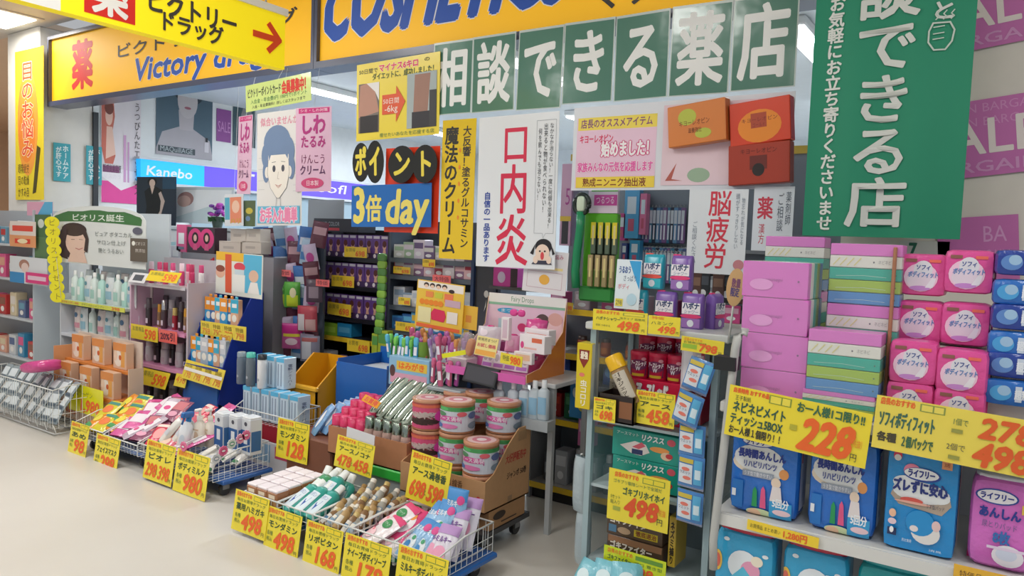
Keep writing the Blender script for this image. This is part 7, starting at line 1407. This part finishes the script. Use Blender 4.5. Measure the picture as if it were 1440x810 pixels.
tb_row(at(908,310,Y=UY).x,at(968,310,Y=UY).x,12,at(930,342,Y=UY).z,'upper'); tb_row(at(885,380,Y=UY).x,at(968,380,Y=UY).x,16,at(930,398,Y=UY).z,'middle'); tb_row(at(968,420,Y=UY).x,u1-.02,14,at(1000,440,Y=UY).z,'lower')
hk=[]
for i in range(14):
    p=at(908+4.4*i,352,Y=UY); m=M().tube([(p.x,UY-.002,p.z),(p.x,UY-.07,p.z-.005),(p.x,UY-.075,p.z+.008)],.003,'b0b4b8:m',5)
    if i==0: h0=thing('peg_hook',m,'thin metal peg hook under the hanging toothbrushes, first','hook','peg hooks')
    else: dup(h0,(h0.location.x+(at(908+4.4*i,352,Y=UY).x-at(908,352,Y=UY).x),h0.location.y,h0.location.z),None,f'thin metal peg hook under the hanging toothbrushes, {ORD[i]}','peg hooks')
for i,(a,b,c,d,col,lb) in enumerate(((876,335,900,266,'58a8d8:p','tall blue triangular toothbrush pack'),(898,330,910,272,'d87aa0:p','tall pink toothbrush pack'),(868,338,880,300,'c84a90:p','magenta toothbrush pack'),(873,368,882,342,'3a4a8a:p','navy toothbrush pack'),(884,372,900,338,'3a98c8:p','sky blue toothbrush pack'))):
    cuboid('toothbrush_pack',lb+' beside the green toothbrush board','pack',UY-.1,(a,b,c,d),.05,col,[('r','d8e4ec',.2,.5,.8,.85),('r','c8607a',.3,.15,.7,.4)],'packs beside the green board')
# green toothbrush board with giant toothbrush
VX=3.6
x0,z0,x1,z1=R(VX,817,417,868,300); w=x1-x0
bd=M().box(x0,VX,z0,x1,VX+.05,z1,'5cae28:p',.006); bd.box(x0-.004,VX-.03,z0-.02,x1+.004,VX+.05,z0+.06,'2f8a3a:p',.01)
bd.front([('r','1c2a20',.26,.34,.98,.74)],x0,VX,z0,x1,z1)
ps=[('board',bd)]
hdr=M().box(x0+.02,VX,z1,x1,VX+.02,at(845,264,Y=VX).z,'d8c8d4:p'); hdr.front([('r','c84a98',.2,.3,.98,.72),('t','e8d8e4','つるつる',.26,.36,.9,.66),('r','5ab03a',.1,.85,1,1)],x0+.02,VX,z1,x1,at(845,264,Y=VX).z); ps.append(('header_card',hdr))
def tbd(c,c2):
    def f():
        b=M().box(-.014,-.01,0,.014,.01,.17,c,.003); b.front([('r',c2,.0,.5,1,1),('r','d8c888',.3,.3,.7,.9)],-.014,-.01,0,.014,.17); return thing('toothbrush',b,'x','toothbrush',None,(0,0,0))
    return f
thing('toothbrush_board',ps,'bright green toothbrush display board hanging beside the recommendation sheet','display board')
for i in range(4):
    p=at(834+10*i,357,Y=VX-.015); 
    if i==0: many([tbd('5a6a58:p','d8c82a:p')],[((at(834+10*k,357,Y=VX-.015).x,VX-.015,p.z),(0,0,0),ORD[k]) for k in range(4)],'yellow topped toothbrush on the green board, {} from the giant toothbrush','toothbrushes on the green board')
many([tbd('9a8a60:p','b09a70:p')],[((at(830+10*k,398,Y=VX-.04).x,VX-.042,at(840,398,Y=VX-.04).z-.02),(0,0,0),ORD[k]) for k in range(4)],'brownish toothbrush in the lower tray of the green board, {}','lower tray toothbrushes')
pts=[tuple(at(px,py,Y=VX-.07)) for px,py in ((810,405),(809,380),(812,350),(816,320),(817,298))]
hn=M().tube(pts,.024,'1f8a5a:p',8); p=at(818,287,Y=VX-.07); n=20
rg=M().tube([(p.x+.045*math.cos(t),p.y,p.z+.052*math.sin(t)) for t in np.linspace(0,2*math.pi,n)],.013,'22302a:p',6)
br=M().soft(.05,.04,.085,'c8d8c0:p',4,5,p.z-.042,0,(p.x,p.y))
thing('giant_toothbrush',[('handle',hn),('head_ring',rg),('bristles',br)],'giant green display toothbrush standing at the green board edge','toothbrush')
cuboid('toothpaste_poster','pink and grey toothpaste poster panel behind the giant toothbrush','panel',UY-.06,(786,345,806,150+80),.02,'c8a0bc:p',[('t','a84a90','5',.4,.5,.9,.7),('r','3a3a44',.2,.02,.8,.3),('r','d8b84a',0,.3,1,.36)])
# dark boxes beside the fatigue poster
bxd=[mbx('5a3a30:p','8a6a58',.06,.14),mbx('20242a:p','4a505a',.07,.15),mbx('8a929a:p','c0c8d0',.06,.13)]
row(bxd,7,at(972,440,Y=3.7).x,at(1048,440,Y=3.7).x,3.74,at(1000,424,Y=3.7).z,['brown box behind the tan oval notice, {}','black box behind the tan oval notice, {}','grey box behind the tan oval notice, {}'],'boxes behind the tan notice',jit=.006)
row([bxd[1],bxd[2]],7,at(965,480,Y=3.7).x,at(1048,480,Y=3.7).x,3.74,at(1000,468,Y=3.7).z,['black box on the board under the tan notice, {}','grey box on the board under the tan notice, {}'],'boxes under the tan notice',jit=.006)
for y,lb in ((424,'upper'),(468,'lower')): z=at(1000,y,Y=3.7).z; thing('wall_shelf',M().box(at(960,y,Y=3.7).x,3.69,z-.02,-.66,3.99,z-.001,'5a6068:p'),f'{lb} dark wall shelf between tower and tissue packs','shelf')
bpy.data.objects.remove(_to)
for o in list(bpy.data.objects):
    if o.type=='MESH' and o.parent is None and 'kind' not in o and 'label' not in o: print('UNLABELLED',o.name)
